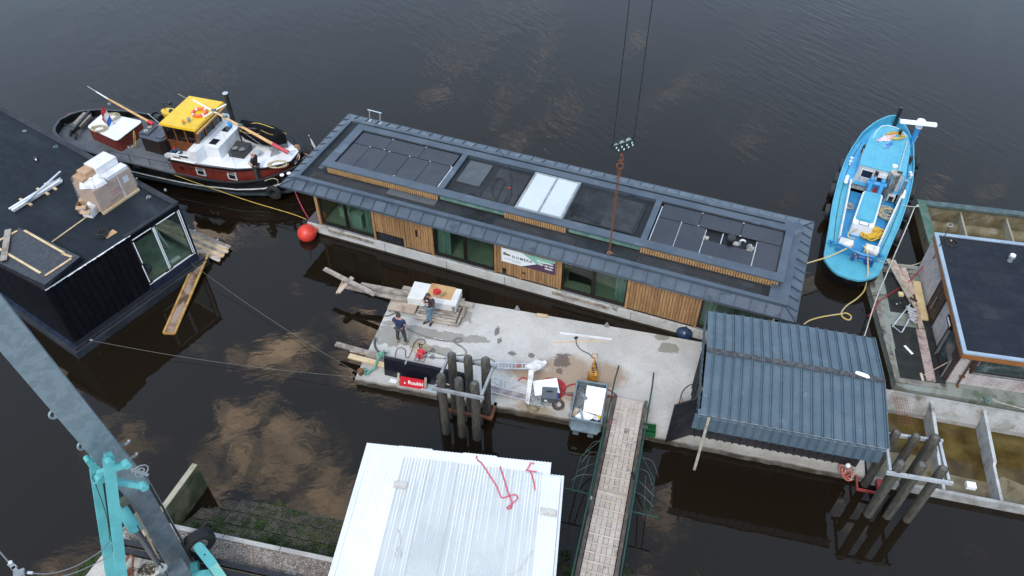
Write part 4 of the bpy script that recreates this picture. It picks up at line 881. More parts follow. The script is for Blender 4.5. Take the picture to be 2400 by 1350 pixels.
for y in (-.11, .12): t.p('flange', B().loft([[(R * cos(2 * pi * k / 22), y + dy, .22 + R * sin(2 * pi * k / 22)) for k in range(22)] for R, dy in ((.06, 0), (.18, 0), (.18, .02), (.06, .02), (.06, 0))], cap=False), mat('pink_plastic', (.66, .12, .16), (.5, .08, .1), .5))
t.p('stand', B().tube([(-.2, -.2, .01), (.2, -.2, .01), (.2, .22, .01), (-.2, .22, .01)], .014, closed=True).tube([(0, -.2, .01), (0, -.14, .24)], .014).tube([(0, .22, .01), (0, .16, .24)], .014), BLACKM)
sb = B(); rr = random.Random(4)
for i in range(420):
    a = rr.uniform(0, 6.3); d = .42 * rr.random() ** .6; sb.obox((d * cos(a) * 1.1, d * sin(a) * .8, .006), (rr.uniform(.02, .05), .014, .006), rr.uniform(0, 3))
o = sb.build('wood_shavings', WOODN, None, kind='stuff'); o.location = P(985, 815, PZ); o['label'] = 'spread of pale wood shavings under the cables near the reel'; o['category'] = 'shavings'
plk('aluminium_tube', P(1312, 780, PZ + .03), P(1434, 795, PZ + .03), .06, .06, WHITE, 'long white aluminium tube lying on the pontoon', None, 'tube')
plk('timber_batten', P(1297, 802, PZ + .02), P(1416, 799, PZ + .02), .04, .03, WOODN, 'long pale wooden batten lying on the pontoon', None, 'batten')
plk('board_end', P(1258, 737, PZ + .06), P(1284, 741, PZ + .06), .14, .05, WOODN, 'orange board end at the far pontoon edge', None, 'board')
# ---- ladder, trestle, scaffolding
t = T('ladder', 'aluminium ladder lying behind the piles with white sheeting on its end', 'ladder', tuple(P(1150, 856, .62)), 0)
a0, a1 = t.L(1148, 851, .60), t.L(1245, 853, .66); b0, b1 = t.L(1148, 863, .60), t.L(1243, 865, .66)
t.p('side_rail', B().beam(a0, a1, .05, .06), ALU); t.p('side_rail', B().beam(b0, b1, .05, .06), ALU)
for i in range(12):
    f = (i + .5) / 12; t.p('rung', B().beam(b0.lerp(b1, f), a0.lerp(a1, f), .035, .03), REDB if i == 8 else ALU)
o = single('crumpled_sheet', B().loft([[(.34 * sin(u) * (1 + .25 * sin(3 * u + 5 * v)) * (1 - .3 * v) + .25 * v, .2 * cos(u) * (1 + .3 * cos(2 * u + 3 * v)), .08 + v * .25 + .05 * sin(5 * u + 4 * v)) for u in [2 * pi * k / 14 for k in range(14)]] for v in [0, .15, .35, .6, .85]]), FILMW, 'crumpled white plastic sheet on the end of the ladder', 'plastic sheet', loc=tuple(P(1252, 862, .55)))
t = T('scaffold_ladder_frame', 'white rectangular frame of tubes lying on the near pontoon edge beside the piles', 'frame', tuple(P(1150, 910, .6)), 0)
q = [(1145, 884), (1236, 905), (1236, 939), (1145, 918)]
zf = .95
pp = [t.L(x, y, zf) for x, y in q]; pl = [t.L(1146, 902, zf), t.L(1236, 924, zf)]
t.p('tube', B().tube([pp[0], pp[1]], .022), ALU); t.p('tube', B().tube(pl, .022), ALU); t.p('tube', B().tube([pp[3], pp[2]], .022), ALU)
for f in (.32, .42): t.p('post', B().tube([pp[0].lerp(pp[1], f), pl[0].lerp(pl[1], f)], .018), GREY)
t.p('diagonal', B().tube([pp[0], pl[0].lerp(pl[1], .3)], .014), GREY); t.p('diagonal', B().tube([pp[0].lerp(pp[1], .85), pl[0].lerp(pl[1], .5)], .014), GREY)
for f in (.0, .5, 1): t.p('leg', B().tube([pp[3].lerp(pp[2], f), pp[3].lerp(pp[2], f) - Vector((0, 0, zf - .6 - PZ + .0))], .016), GREY)
t.p('deck_board', B().slab([t.L(1148, 902, .55), t.L(1148, 918, .55), t.L(1232, 938, .55), t.L(1232, 924, .55)], .03), mat('purple_grey_board', (.22, .18, .18), (.34, .31, .30), .8, scale=3))
t = T('white_frame_post', 'tall white angled steel post standing at the end of the tube frame', 'post', tuple(P(1240, 948, PZ)), 0)
t.p('post', B().slab([t.L(1232, 940, .5), t.L(1240, 948, .45), t.L(1252, 868, 1.5), t.L(1240, 866, 1.5)][::-1], .07), WHITE_D); t.p('foot', B().obox((0, 0, .02), (.3, .12, .04), .3), GREY); t.p('clamp', B().cyl((-.15, .0, .08), (.15, .06, .08), .04), GREY)
# ---- cables, box of sockets, white panels
single('cable_heap', B().tube(tangle((0, 0, 0), .42, .012, 130, 1, 1.1, .22), .012, 5), mat('grey_cable', (.32, .36, .40), (.5, .5, .48), .6, scale=9), 'heap of tangled grey wire beside the socket box', 'cable', smooth=True, loc=tuple(P(1262, 938, PZ)))
single('hose_coil', B().tube(coil((0, 0, 0), .48, .024, 9, .12, 4), .024, 6), REDH, 'coil of dark red hose under the small white panel', 'hose', smooth=True, loc=tuple(P(1292, 913, PZ)))
cable('hose', dk([(1214, 892), (1225, 885), (1240, 890), (1262, 900)]), .026, REDH, 'red hose end lying left of the coil', 'hose')
cable('hose', dk([(1318, 915), (1330, 905), (1345, 900), (1360, 903)]), .026, REDH, 'red hose running right from the coil to the steel skip', 'hose')
cable('hose', dk([(1316, 924), (1340, 926), (1365, 927), (1400, 928), (1432, 930)]), .02, REDH, 'thin dark red hose passing under the steel skip', 'hose')
cable('hose', dk([(1424, 912), (1440, 922), (1446, 932), (1425, 926)]), .024, REDH, 'red hose coming out right of the steel skip', 'hose')
o = single('white_board', B().obox((0, 0, 0), (.98, .72, .02)), mat('bright_white_board', (.86, .86, .86), rough=.6, grain=.01), 'small bright white panel lying on the coil of red hose', 'panel'); o.location = P(1280, 907, .62); o.rotation_euler = (.04, -.03, .13)
t = T('socket_box', 'dark grey power distribution box with blue sockets', 'power box', tuple(P(1287, 938, PZ)), PY + .15)
t.p('housing', B().prism([(-.3, -.22), (.3, -.22), (.3, .22), (-.3, .22)], .12, [.40, .40, .55, .55]), mat('dark_grey_plastic', (.07, .085, .10), rough=.5)); t.p('handle', B().box(-.12, .02, .50, .12, .06, .54), BLACKM); t.p('label_plate', B().box(-.2, -.226, .2, -.08, -.221, .3), WHITE)
for i in range(3): t.p('socket', B().cyl((.3, -.12 + i * .12, .3), (.36, -.12 + i * .12, .3), .04, n=10), mat('socket_blue', (.01, .08, .4), rough=.4))
t.p('stand', B().tube([(-.3, -.25, .02), (.3, -.25, .02), (.3, .25, .02), (-.3, .25, .02)], .02, closed=True).tube([(-.3, -.25, .02), (-.3, -.2, .15)], .02).tube([(.3, -.25, .02), (.3, -.2, .15)], .02), GREY)
single('cable_coil', B().tube(coil((0, 0, 0), .22, .018, 5, .25, 2), .018, 6), mat('brown_cable', (.09, .06, .045), rough=.7), 'small coil of dark cable right of the power box', 'cable', smooth=True, loc=tuple(P(1308, 950, PZ)))
single('cable_coil', B().tube(coil((0, 0, 0), .22, .012, 4, .3, 6, n=12), .010, 5), W('olive_cloth'), 'loops of thin yellow cable in front of the grey wire heap', 'cable', smooth=True, loc=tuple(P(1250, 955, PZ)))
# ---- steel skip with white panels
t = T('steel_skip', 'open galvanised steel skip with fork feet on the near pontoon edge', 'skip', tuple(P(1385, 945, PZ)), PY)
fl, fr, nr, nl = t.L(1354, 891, 1.15), t.L(1423, 902, 1.15), t.L(1409, 994, 1.15), t.L(1336, 980, 1.15)
def dn(v, z): return Vector((v.x * .97, v.y * .97, z - PZ + 0))
fl, fr, nr, nl = [Vector((v.x, v.y, v.z)) for v in (fl, fr, nr, nl)]
zb = .22 + PZ
for nm, (a, c) in dict(side_wall=(fl, nl), side_wall_=(nr, fr), end_wall=(fr, fl), front_wall=(nl, nr)).items():
    zt_ = 1.15 - PZ if nm != 'front_wall' else .78; d = (c - a).normalized(); nn_ = Vector((d.y, -d.x, 0)) * .02
    a_, c_ = Vector((a.x, a.y, 0)), Vector((c.x, c.y, 0))
    t.p(nm.rstrip('_'), B().prism([tuple((a_ - nn_)[:2]), tuple((c_ - nn_)[:2]), tuple((c_ + nn_)[:2]), tuple((a_ + nn_)[:2])], .22, zt_), GALV)
    t.p('rim', B().tube([Vector((a.x, a.y, zt_)), Vector((c.x, c.y, zt_))], .035, 6), GALV)
t.p('bottom', B().prism([tuple(v[:2]) for v in (fl, nl, nr, fr)], .18, .22), GREY)
nd = (nr - nl).normalized(); fd = (fl - nl).normalized()
for f in (.14, .62): 
    a = nl.lerp(nr, f); t.p('fork_foot', B().prism([tuple(v[:2]) for v in (a - fd * .18, a - fd * .18 + nd * .22, a + nd * .22 + fd * 1.6, a + fd * 1.6)], .02, .18), GALV)
t.p('front_lip', B().prism([tuple(v[:2]) for v in (nl - fd * .22 + nd * .1, nr - fd * .22 - nd * .1, nr, nl)], .30, .36), GALV)
SKC = [fl, fr, nr, nl]
WB = W('bright_white_board')
o = single('white_board', B().slab([P(1376, 903, 1.22), P(1367, 962, 1.12), P(1409, 974, 1.2), P(1421, 911, 1.30)], .03), WB, 'largest white panel lying on top in the steel skip', 'panel')
o = single('white_board', B().slab([P(1364, 962, 1.0), P(1346, 976, .95), P(1372, 989, .95), P(1400, 975, 1.0)], .03), WB, 'white panel pointing out at the front of the steel skip', 'panel')
plk('wooden_scrap', P(1342, 975, .95), P(1354, 957, .98), .18, .03, WOODP, 'brown cardboard scrap in the left front corner of the skip', None, 'scrap')
plk('metal_strip', P(1360, 958, 1.1), P(1366, 985, 1.05), .08, .02, GREY, 'bent grey metal strip across the front of the skip', None, 'strip')
plk('metal_strip', P(1364, 923, 1.25), P(1375, 936, 1.25), .12, .02, mat('grey_offcut', (.18, .18, .19), rough=.5), 'small grey offcut on the large white panel', None, 'offcut')
single('plastic_wrap', B().tube(tangle((0, 0, 0), .16, .03, 22, 2, 1, .1), .03, 5), FILMW, 'crumpled plastic in the right front corner of the skip', 'plastic', smooth=True, loc=tuple(P(1400, 983, .95)))
single('yellow_tin', B().cyl((0, 0, 0), (0, 0, .12), .07), YEL, 'small yellow tin in the right front corner of the skip', 'tin', loc=tuple(P(1404, 980, 1.0)), smooth=True)
single('scrap_heap', B().tube(tangle((0, 0, 0), .2, .02, 30, 7, 1.8, .15), .014, 5), GREY, 'grey scraps and wire inside the left of the skip', 'scrap', smooth=True, loc=tuple(P(1358, 925, .8)))
# yellow compactor-like tool behind the skip
t = T('pallet_truck', 'worn yellow orange hand pallet truck behind the steel skip', 'pallet truck', tuple(P(1388, 893, PZ)), PY + .1)
OY = mat('worn_yellow', (.52, .25, .02), (.42, .17, .02), .5, scale=8, c3=(.08, .04, .02), s3=6, t3=(.52, .62))
t.p('body', B().prism([(-.16, -.12), (.16, -.12), (.10, .18), (-.10, .18)], .08, [.5, .5, .62, .62]), OY)
t.p('pump', B().cyl((0, .12, .3), (0, .3, .75), .07), OY, smooth=True); t.p('handle', B().tube([(0, .25, .6), (0, .42, .95)], .03).tube([(-.14, .42, .95), (-.1, .48, 1.12), (.1, .48, 1.12), (.14, .42, .95)], .025, closed=True), OY)
for s_ in (-1, 1):
    t.p('fork', B().box(s_ * .25 - .07, -1.1, .06, s_ * .25 + .07, -.05, .11), OY); t.p('side_bar', B().tube([(s_ * .2, -.12, .1), (s_ * .22, .1, .35), (s_ * .2, .12, .5)], .02), OY); t.p('wheel', B().cyl((s_ * .10, .12, .09), (s_ * .17, .12, .09), .09), RUBBER)
for i in range(4): t.p('step_plate', B().box(-.08, -.1 + i * .08, .5 + i * .04, .08, -.07 + i * .08, .52 + i * .04), BLACKM)
t = T('green_crate', 'green open tool crate right of the gangway at the pontoon edge', 'crate', tuple(P(1517, 1012, PZ)), PY + .05)
t.p('crate', B().box(-.3, -.22, 0, .3, .22, .03).box(-.3, -.22, .03, .3, -.2, .24).box(-.3, .2, .03, .3, .22, .24).box(-.3, -.2, .03, -.28, .2, .24).box(.28, -.2, .03, .3, .2, .24), mat('crate_green', (.01, .10, .03), rough=.5)); t.p('divider', B().box(-.28, -.02, .03, .28, 0, .2), W('crate_green')); t.p('contents', B().obox((-.12, .1, .1), (.2, .12, .12), .4), GREY)
# ================================================================ piles with frames
def pile_group(name_lab, pts, zt, frame, zf, lean=(0, 0)):
    for (x, y, zz, lab) in pts:
        q = po.W((x, y, 0)); r = random.Random(int(x * 97 + y * 13)); rings = []; R = .165 * r.uniform(.9, 1.08); n = 12; H_ = 14
        for i in range(H_):
            z = -1.5 + (zz + 1.5) * i / (H_ - 1); rings.append([(cos(2 * pi * k / n) * R * (1 + .10 * noise.noise(Vector((k * .8, z * .5, x)))), sin(2 * pi * k / n) * R * (1 + .10 * noise.noise(Vector((k * .8, z * .5, x + 9)))), z) for k in range(n)])
        rings.append([(cos(2 * pi * k / n) * R * .72, sin(2 * pi * k / n) * R * .72, zz + .05 + r.uniform(0, .03)) for k in range(n)])
        t = T('mooring_pile', lab, 'pile', (q.x, q.y, 0), 0, name_lab)
        t.p('shaft', B().loft(rings), PILE, smooth=True); t.p('pile_head', B().cyl((0, 0, zz + .03), (0, 0, zz + .075), R * .74, R * .55, 10), mat('pile_end', (.12, .115, .10), (.05, .05, .045), .95, scale=9, bump=1, bscale=20))
pile_group('left cluster of mooring piles', [(4.22, -1.38, 3.44, 'front left pile of the left cluster, thin with a timber clamped on'), (4.87, -1.38, 3.42, 'front middle pile of the left cluster with an orange worn head'), (5.45, -1.38, 3.36, 'front right pile of the left cluster'), (4.33, -.40, 3.5, 'back left pile of the left cluster, tallest and rusty'), (4.93, -.36, 3.45, 'back middle pile of the left cluster'), (5.58, -.33, 3.48, 'back right pile of the left cluster, dark and thickest')], 0, 0, 0)
pile_group('right cluster of mooring piles', [(19.80, -1.30, 3.30, 'front left pile of the right cluster, top just beyond the blue grey roof corner'), (20.46, -1.22, 3.32, 'front middle pile of the right cluster'), (21.12, -1.20, 3.30, 'front right pile of the right cluster'), (19.79, -.08, 3.3, 'back left pile of the right cluster, half hidden by the blue grey roof'), (20.41, -.09, 3.32, 'back middle pile of the right cluster'), (21.03, -.02, 3.34, 'back right pile of the right cluster')], 0, 0, 0)
def clamp(lab, c4, z, m, w=.16, h=.14):
    t = T('pile_frame', lab, 'frame', on(*c4[0], 0), PY); o0 = Vector(c4[0])
    pts = [Vector((x - o0.x, y - o0.y, z)) for x, y in c4]
    for i in range(len(pts)):
        a, c = pts[i], pts[(i + 1) % len(pts)]; d = (c - a).normalized(); t.p('rail', B().beam(a - d * (.12 if i % 2 == 0 else -.09), c + d * (.12 if i % 2 == 0 else -.09), w * .55, h), m)
        t.p('bolt', B().cyl(a.lerp(c, .3) + Vector((0, 0, h / 2)), a.lerp(c, .3) + Vector((0, 0, h / 2 + .02)), .03, n=6), GREY)
FRM = mat('grey_frame_timber', (.30, .31, .32), (.22, .22, .23), .8, scale=3, bump=.2, c3=(.14, .13, .12), s3=2)
clamp('grey timber frame clamped round the left pile cluster', [(4.02, -1.60), (5.72, -1.60), (5.82, -.12), (4.08, -.12)], 2.92, FRM)
clamp('pale grey frame clamped round the right pile cluster', [(19.58, -1.48), (21.40, -1.42), (21.32, .22), (19.55, .10)], 2.92, mat('pale_frame', (.40, .42, .44), (.33, .35, .37), .6, scale=3))
t = T('steel_bracket', 'low rusty steel bracket round the left pile cluster at the water', 'bracket', on(4.1, -.62, 0), PY); t.p('bar', B().box(0, -.06, .28, 1.75, .06, .40), RUST); t.p('bar', B().box(1.66, .06, .28, 1.78, .75, .40), RUST)
t = T('steel_bracket', 'bright red steel bracket round the left front pile under the blue grey roof corner', 'bracket', tuple(P(2006, 1150, 0.3) * Vector((1, 1, 0))), PY)
RD = mat('faded_red', (.26, .04, .035), (.34, .045, .035), .6, scale=5, c3=(.2, .04, .03), s3=5)
t.p('bar', B().box(0, 0, .3, .06, .6, .40), RD); t.p('bar', B().box(.06, 0, .3, .8, .07, .40), RD); t.p('plate', B().box(.72, .05, .25, .92, .6, .45), RD)
single('rebar', B().tube([(0, 0, -.5), (0, 0, 3.1)], .02, 5), BLACKM, 'thin dark rod standing along the front left pile of the left cluster', 'rod', loc=on(4.02, -1.42, 0))
single('scaffold_rod', B().tube([(0, 0, 0), (0, 0, 1.6)], .025, 5), BLACKM, 'thin dark post standing left of the thick back right pile', 'rod', loc=on(5.36, -.1, 1.4))
# rope heap and plate near right cluster
single('rope_heap', B().tube(tangle((0, 0, 0), .25, .03, 40, 4, 1.3, .3), .03, 5), mat('faded_red_rope', (.45, .10, .08), (.42, .36, .28), .9, scale=3), 'heap of faded red and beige rope at the right end of the pontoon', 'rope', smooth=True, loc=on(19.0, -.1, PZ))
single('white_float', B().ball((0, 0, .12), .1, 10, 7), WHITE, 'small pale float on top of the rope heap', 'float', smooth=True, loc=on(19.0, .1, PZ + .2))
# ================================================================ container store with sheet roof
ct = T('container', 'black steel container standing on the right half of the pontoon', 'container', on(13.32, .36, PZ), PY)
CW, CL, CH = 2.44, 6.06, 2.60
CB = mat('container_black', (.012, .012, .016), (.02, .02, .024), .55, scale=1.5, c3=(.05, .05, .052), s3=2.5, t3=(.62, .72))
b = B(); pr = corr(0, CL, .28, .04, 'trap'); sheet(b, [(x, -z) for x, z in pr], (0, .0, .0), (1, 0, 0), (0, 0, 1), (0, 1, 0), CH); ct.p('side_panel', b, CB)
b = B(); sheet(b, [(x, z) for x, z in pr], (0, CW, .0), (1, 0, 0), (0, 0, 1), (0, 1, 0), CH); ct.p('side_panel', b, CB)
ct.p('end_panel', B().box(CL - .03, .05, 0, CL, CW - .05, CH), CB); ct.p('top_panel', B().box(.05, .05, CH - .04, CL - .05, CW - .05, CH), CB)
for (x, y) in ((0, -.02), (CL - .1, -.02), (0, CW - .08), (CL - .1, CW - .08)): ct.p('corner_post', B().box(x - .01, y - .01, 0, x + .11, y + .11, CH + .02), CB)
ct.p('door', B().box(-.04, 1.25, .1, .0, CW - .05, CH - .05), CB)
for y in (1.45, 1.8, 2.15): ct.p('locking_bar', B().cyl((-.07, y, .1), (-.07, y, CH - .05), .02, n=8), BLACKM)
# open door leaf
hd = Vector((0, 0, 0)); hg = ct.L(1555, 1038, .36); dirv = Vector((hg.x, hg.y, 0)).normalized(); nv = Vector((-dirv.y, dirv.x, 0))
df = ct.p('open_door', B().prism([tuple(v[:2]) for v in (hd, dirv * 1.02, dirv * 1.02 + nv * .05, hd + nv * .05)], .02, 2.36), CB)
for i in range(5): B().prism([tuple(v[:2]) for v in (dirv * .1 - nv * .03, dirv * .92 - nv * .03, dirv * .92, dirv * .1)], .3 + i * .38, .4 + i * .38).build('stiffener', CB, df)
B().cyl(dirv * .8 - nv * .05 + Vector((0, 0, .02)), dirv * .8 - nv * .05 + Vector((0, 0, 2.36)), .02, n=8).build('locking_rod', BLACKM, df)
fm2 = face(0, 0, 0, tuple(dirv * -1), (0, 0, 1))
text('lettering', 'SUPER JUMBO', .15, LT, df, Matrix.Translation(dirv * .92 - nv * .035 + Vector((0, 0, 2.12))) @ fm2, 1.0, .004)
# roof on top: two slopes of profiled sheet with a ridge
rf = T('sheet_roof', 'blue grey profiled metal roof with a dark ridge strip over the black container', 'roof', on(0, 0, 0), PY)
RL = [rf.L(*q) for q in ((1643, 967, 3.5), (2082, 1052, 3.5), (2062, 790, 3.5), (1664, 725, 3.5))]
x0, x1 = 13.30, 19.42; yN, yR, yF = -.93, 1.66, 4.07; zE, zR = 3.46, 3.80
ns = 6
for side, (ya_, yb_, za_, zb_) in enumerate(((yN, yR + .1, zE, zR), (yR + .0, yF, zR - .01, zE - .05))):
    for i in range(ns):
        a = x0 + (x1 - x0) * i / ns; c = x0 + (x1 - x0) * (i + 1) / ns + .03
        uy = Vector((0, yb_ - ya_, zb_ - za_)); L = uy.length; uy.normalize(); nn_ = Vector((1, 0, 0)).cross(uy)
        j = random.uniform(-.02, .02); b = B(); pr = corr(0, c - a, (c - a) / 3.001, .050, 'rib2')
        sheet(b, pr, (a, ya_ + j, za_ + .004 * (i % 2)), (1, 0, 0), uy, nn_, L, .012); rf.p('roof_sheet', b, STEELB)
b = B(); rg2 = random.Random(3); prev = None
for i in range(90):
    x = x0 + (x1 - x0) * i / 89; w0 = .10 + .04 * noise.noise(Vector((x * 3, 1, 0))) + rg2.uniform(-.02, .02); w1 = .10 + .04 * noise.noise(Vector((x * 3, 5, 0))) + rg2.uniform(-.02, .02); z = zR + .048
    cur = [(x, yR + .05 - w0, z), (x, yR + .05 + w1, z - .003)]
    if prev: b.add([prev[0], cur[0], cur[1], prev[1], tuple(Vector(prev[0]) - Vector((0, 0, .03))), tuple(Vector(cur[0]) - Vector((0, 0, .03))), tuple(Vector(cur[1]) - Vector((0, 0, .03))), tuple(Vector(prev[1]) - Vector((0, 0, .03)))], [(0, 1, 2, 3), (0, 4, 5, 1), (3, 2, 6, 7)])
    prev = cur
rf.p('ridge_strip', b, mat('ridge_bitumen', (.045, .045, .052), (.09, .09, .095), .9, scale=9, bump=.8, bscale=40, grain=.35))
b = B(); sheet(b, corr(0, 6.2, .30, .03, 'rib2'), (13.12, -1.02, 2.72), (1, 0, 0), (0, .12, .992), (0, -1, 0), .72, .01); rf.p('hanging_sheet', b, STEELB)
b = B(); sheet(b, corr(0, 6.16, .30, .03, 'rib2'), (13.22, -.98, 3.34), (1, 0, 0), (0, .22, .10), (0, -.3, .95), 1.2, .01); rf.p('under_sheet', b, STEELB)
b = B(); sheet(b, corr(0, 4.6, .30, .03, 'rib2'), (13.24, -.6, 2.92), (0, 1, 0), (.0, 0, 1), (-1, 0, 0), .52, .01); rf.p('side_sheet', b, STEELB)
rf.p('edge_flashing', B().box(x0 - .03, yN - .015, zE - .02, x1 + .04, yN + .0, zE + .005), GREY)
for i in range(5): rf.p('roof_bearer', B().box(13.5 + i * 1.4, -.85, 3.0, 13.6 + i * 1.4, 3.95, 3.40), WOODG)
for y in (.4, 2.7): rf.p('roof_plate', B().box(13.3, y, 3.0, 19.4, y + .1, 3.12), WOODG)
single('rag', B().loft([[(.26 * cos(u) * s_, .08 * sin(u) * s_, .02 + h_ + .015 * sin(3 * u)) for u in [2 * pi * k / 9 for k in range(9)]] for s_, h_ in ((1, 0), (.9, .05), (.5, .08))]), W('bright_white_board'), 'crumpled white scrap lying at the right end of the ridge', 'scrap', loc=on(18.65, 1.72, zR + .06), rz=-.5)
o = plk('roof_strap', P(1662, 978, 3.50), P(1627, 1102, 1.5), .09, .01, mat('worn_strap', (.30, .28, .22), (.2, .18, .13), .9, scale=4), 'worn pale strap hanging from the near roof edge over the water', None, 'strap')
cable('cable', [P(1625, 900, 1.4), P(1612, 905, 1.0), P(1600, 918, .6), P(1595, 935, .45), P(1600, 950, .45)], .02, CABLE, 'dark cable looping from the container doors onto the pontoon', 'cable')
single('cardboard_scrap', B().obox((0, 0, .06), (.12, .6, .12), .05), CARD, 'brown carton edge standing left of the container doors', 'carton', loc=on(12.95, 1.6, PZ))
plk('board_end', P(1629, 741, .85), P(1664, 752, .85), .10, .05, WOODP, 'pale board end poking out at the far left corner of the sheet roof', None, 'board')
# ================================================================ gangway
gp = [P(1447, 931, .62), P(1508, 944, .62), P(1438, 1346, 1.35), P(1358, 1350, 1.35)]
gt = T('gangway', 'long timber gangway with cross cleats and green steel side rails from quay to pontoon', 'gangway', tuple((gp[0] + gp[1]) / 2 * Vector((1, 1, 0)) if False else Vector(((gp[0].x + gp[1].x) / 2, (gp[0].y + gp[1].y) / 2, 0))), 0)
A, Bq = (gp[0] + gp[1]) / 2, (gp[2] + gp[3]) / 2; gd = (Bq - A).normalized(); gx = Vector((-gd.y, gd.x, 0)).normalized() ; GLn = (Bq - A).length + 2.0; GWd = .52
def g(a, s_, z=0.0): return gt.i @ (A + gd * a + gx * (s_ ) + Vector((0, 0, z)))
def gb(a0, a1, s0, s1, z0, z1): # box along the gangway
    q = [g(a0, s0, z0), g(a1, s0, z0), g(a1, s1, z0), g(a0, s1, z0)]; q2 = [g(a0, s0, z1), g(a1, s0, z1), g(a1, s1, z1), g(a0, s1, z1)]
    return B().add(q + q2, [(0, 3, 2, 1), (4, 5, 6, 7), (0, 1, 5, 4), (1, 2, 6, 5), (2, 3, 7, 6), (3, 0, 4, 7)])
rq = random.Random(6); splits = [0, 4.35, 4.75, GLn]
for i in range(6):
    s0 = -GWd + i * (2 * GWd / 6); 
    for a0, a1 in ((0, 4.35 + rq.uniform(-.0, .0)), (4.62, GLn)):
        gt.p('deck_plank', gb(a0, a1, s0 + .006, s0 + 2 * GWd / 6 - .006, -.04 + rq.uniform(-.003, .003), rq.uniform(-.003, .003)), DECKW)
for k in range(3): gt.p('cross_plank', gb(4.36 + k * .087, 4.36 + k * .087 + .08, -GWd, GWd, -.04, .002), DECKW)
nc = int(GLn / .345)
for i in range(nc): a = .03 + i * .345; gt.p('cleat', gb(a, a + .036, -GWd + .0, GWd - .0, .004, .045), mat('pale_cleat', (.58, .50, .43), (.50, .43, .36), .85, scale=3, rv=.08))
for s_ in (-1, 1):
    gt.p('side_beam', gb(-.05, GLn, s_ * (GWd + .085) - .06, s_ * (GWd + .085) + .06, -.22, .10), mat('dark_brown_beam', (.075, .06, .05), (.12, .10, .085), .8, scale=3))
    e = s_ * (GWd + .20); gt.p('handrail', B().tube([g(-1.35, e - s_ * .02, .42), g(-.2, e, .85), g(GLn, e, .95)], .03, 6), GREENP)
    gt.p('mid_rail', B().tube([g(-.1, e, .45), g(GLn, e, .5)], .018, 6), GREENP)
    for i in range(8): a = .15 + i * 1.15; gt.p('post', B().tube([g(a, e, -.15), g(a, e, .86)], .02, 6), GREENP)
    gt.p('green_plate', gb(2.35, 5.6, s_ * (GWd + .16) - .008, s_ * (GWd + .16) + .008, -.25, .62), GREENP)
# truss outriggers with barbed wire
for s_, lab in ((-1, ''), (1, '')):
    o_ = s_ * (GWd + .20); a = 4.6 if s_ < 0 else 4.9
    P0, P1, P2, P3 = g(a + .2, o_, .1), g(a + .2, o_ + s_ * .95, .1), g(a - 1.2, o_ + s_ * .62, .25), g(a - 2.2, o_, .3)
    gt.p('outrigger', B().tube([P0, P1], .03), GREENP); gt.p('outrigger', B().tube([g(a + .2, o_ + s_ * .65, .1), P2], .02), GREENP); gt.p('outrigger', B().tube([P2, P3], .02), GREENP); gt.p('outrigger', B().tube([g(a + .2, o_ + s_ * .45, .1), g(a - 1.3, o_ + s_ * .3, .25)], .02), GREENP)
    rn = random.Random(s_ + 5); b = B()
    for k in range(4):
        u = k / 4; pth = smooth_path([g(a - 2.0 + u * 2.0, o_, .3), g(a - 1.9 + u * 2.1, o_ + s_ * rn.uniform(.2, .5), .38), g(a - 1.4 + u * 1.7, o_ + s_ * rn.uniform(.5, .8), .2)], 4); b.tube(pth, .004, 4)
    gt.p('barbed_wire', b, GREY, kind='stuff')
cable('strap', [P(1432, 985, .9), P(1428, 1000, .8), P(1424, 1010, .75)], .02, PINKS, 'short red strap on the left gangway rail near the pontoon', 'strap')
cable('strap', [P(1411, 1078, .9), P(1407, 1100, .75), P(1405, 1108, .7)], .02, PINKS, 'short red strap halfway down the left gangway rail', 'strap')
single('rag_knot', B().tube(tangle((0, 0, 0), .09, .02, 20, 3), .014, 5), ROPEW, 'pale knotted rag on the left gangway rail', 'rag', smooth=True, loc=tuple(P(1385, 1168, 1.55)))
single('black_chain', B().tube(tangle((0, 0, 0), .07, .02, 22, 6, 3.2), .016, 5), BLACKM, 'black chain hanging on the right gangway rail', 'chain', smooth=True, loc=tuple(P(1481, 1118, 1.15)))
# ================================================================ white roofed building
wz = 3.3
wl_, wr_ = P(862, 1040, wz), P(1305, 1094, wz); wy = math.atan2(wr_.y - wl_.y, wr_.x - wl_.x)
wb = T('store_building', 'big store with white corrugated roof on the quay, red straps lying on it', 'building', (wl_.x, wl_.y, 0), wy + .02)
Lx = (wr_ - wl_).length + .12; LY = 9.0
wall = mat('store_wall', (.3, .31, .32), (.25, .26, .27), .7)
wb.p('wall', B().box(.25, -LY + .1, .0, Lx - .25, -.35, wz - .1), wall)
nsh = 6
for i in range(nsh):
    a = Lx * i / nsh; c = Lx * (i + 1) / nsh + .04; d0 = [0, .02, -.02, .01, -.03, -.06][i]
    b = B(); sheet(b, corr(0, c - a, .105, .028, 'sine', i), (a, -LY, wz + .004 * (i % 2)), (1, 0, 0), (0, 1, .004), (0, 0, 1), LY + d0 - (.45 if i == nsh - 1 else 0), .008); wb.p('roof_sheet', b, PLASTIC)
    if i == nsh - 1:
        b = B(); sheet(b, corr(0, c - a - .35, .105, .028, 'sine'), (a, -.5, wz + .006), (1, 0, 0), (0, 1, 0), (0, 0, 1), .5, .008); wb.p('roof_sheet', b, PLASTIC)
b = B(); sheet(b, corr(0, .5, .105, .028, 'sine'), (Lx - .36, -LY, wz - .03), (1, 0, 0), (0, 1, 0), (0, 0, 1), LY - .42, .008); wb.p('roof_sheet', b, PLASTIC)
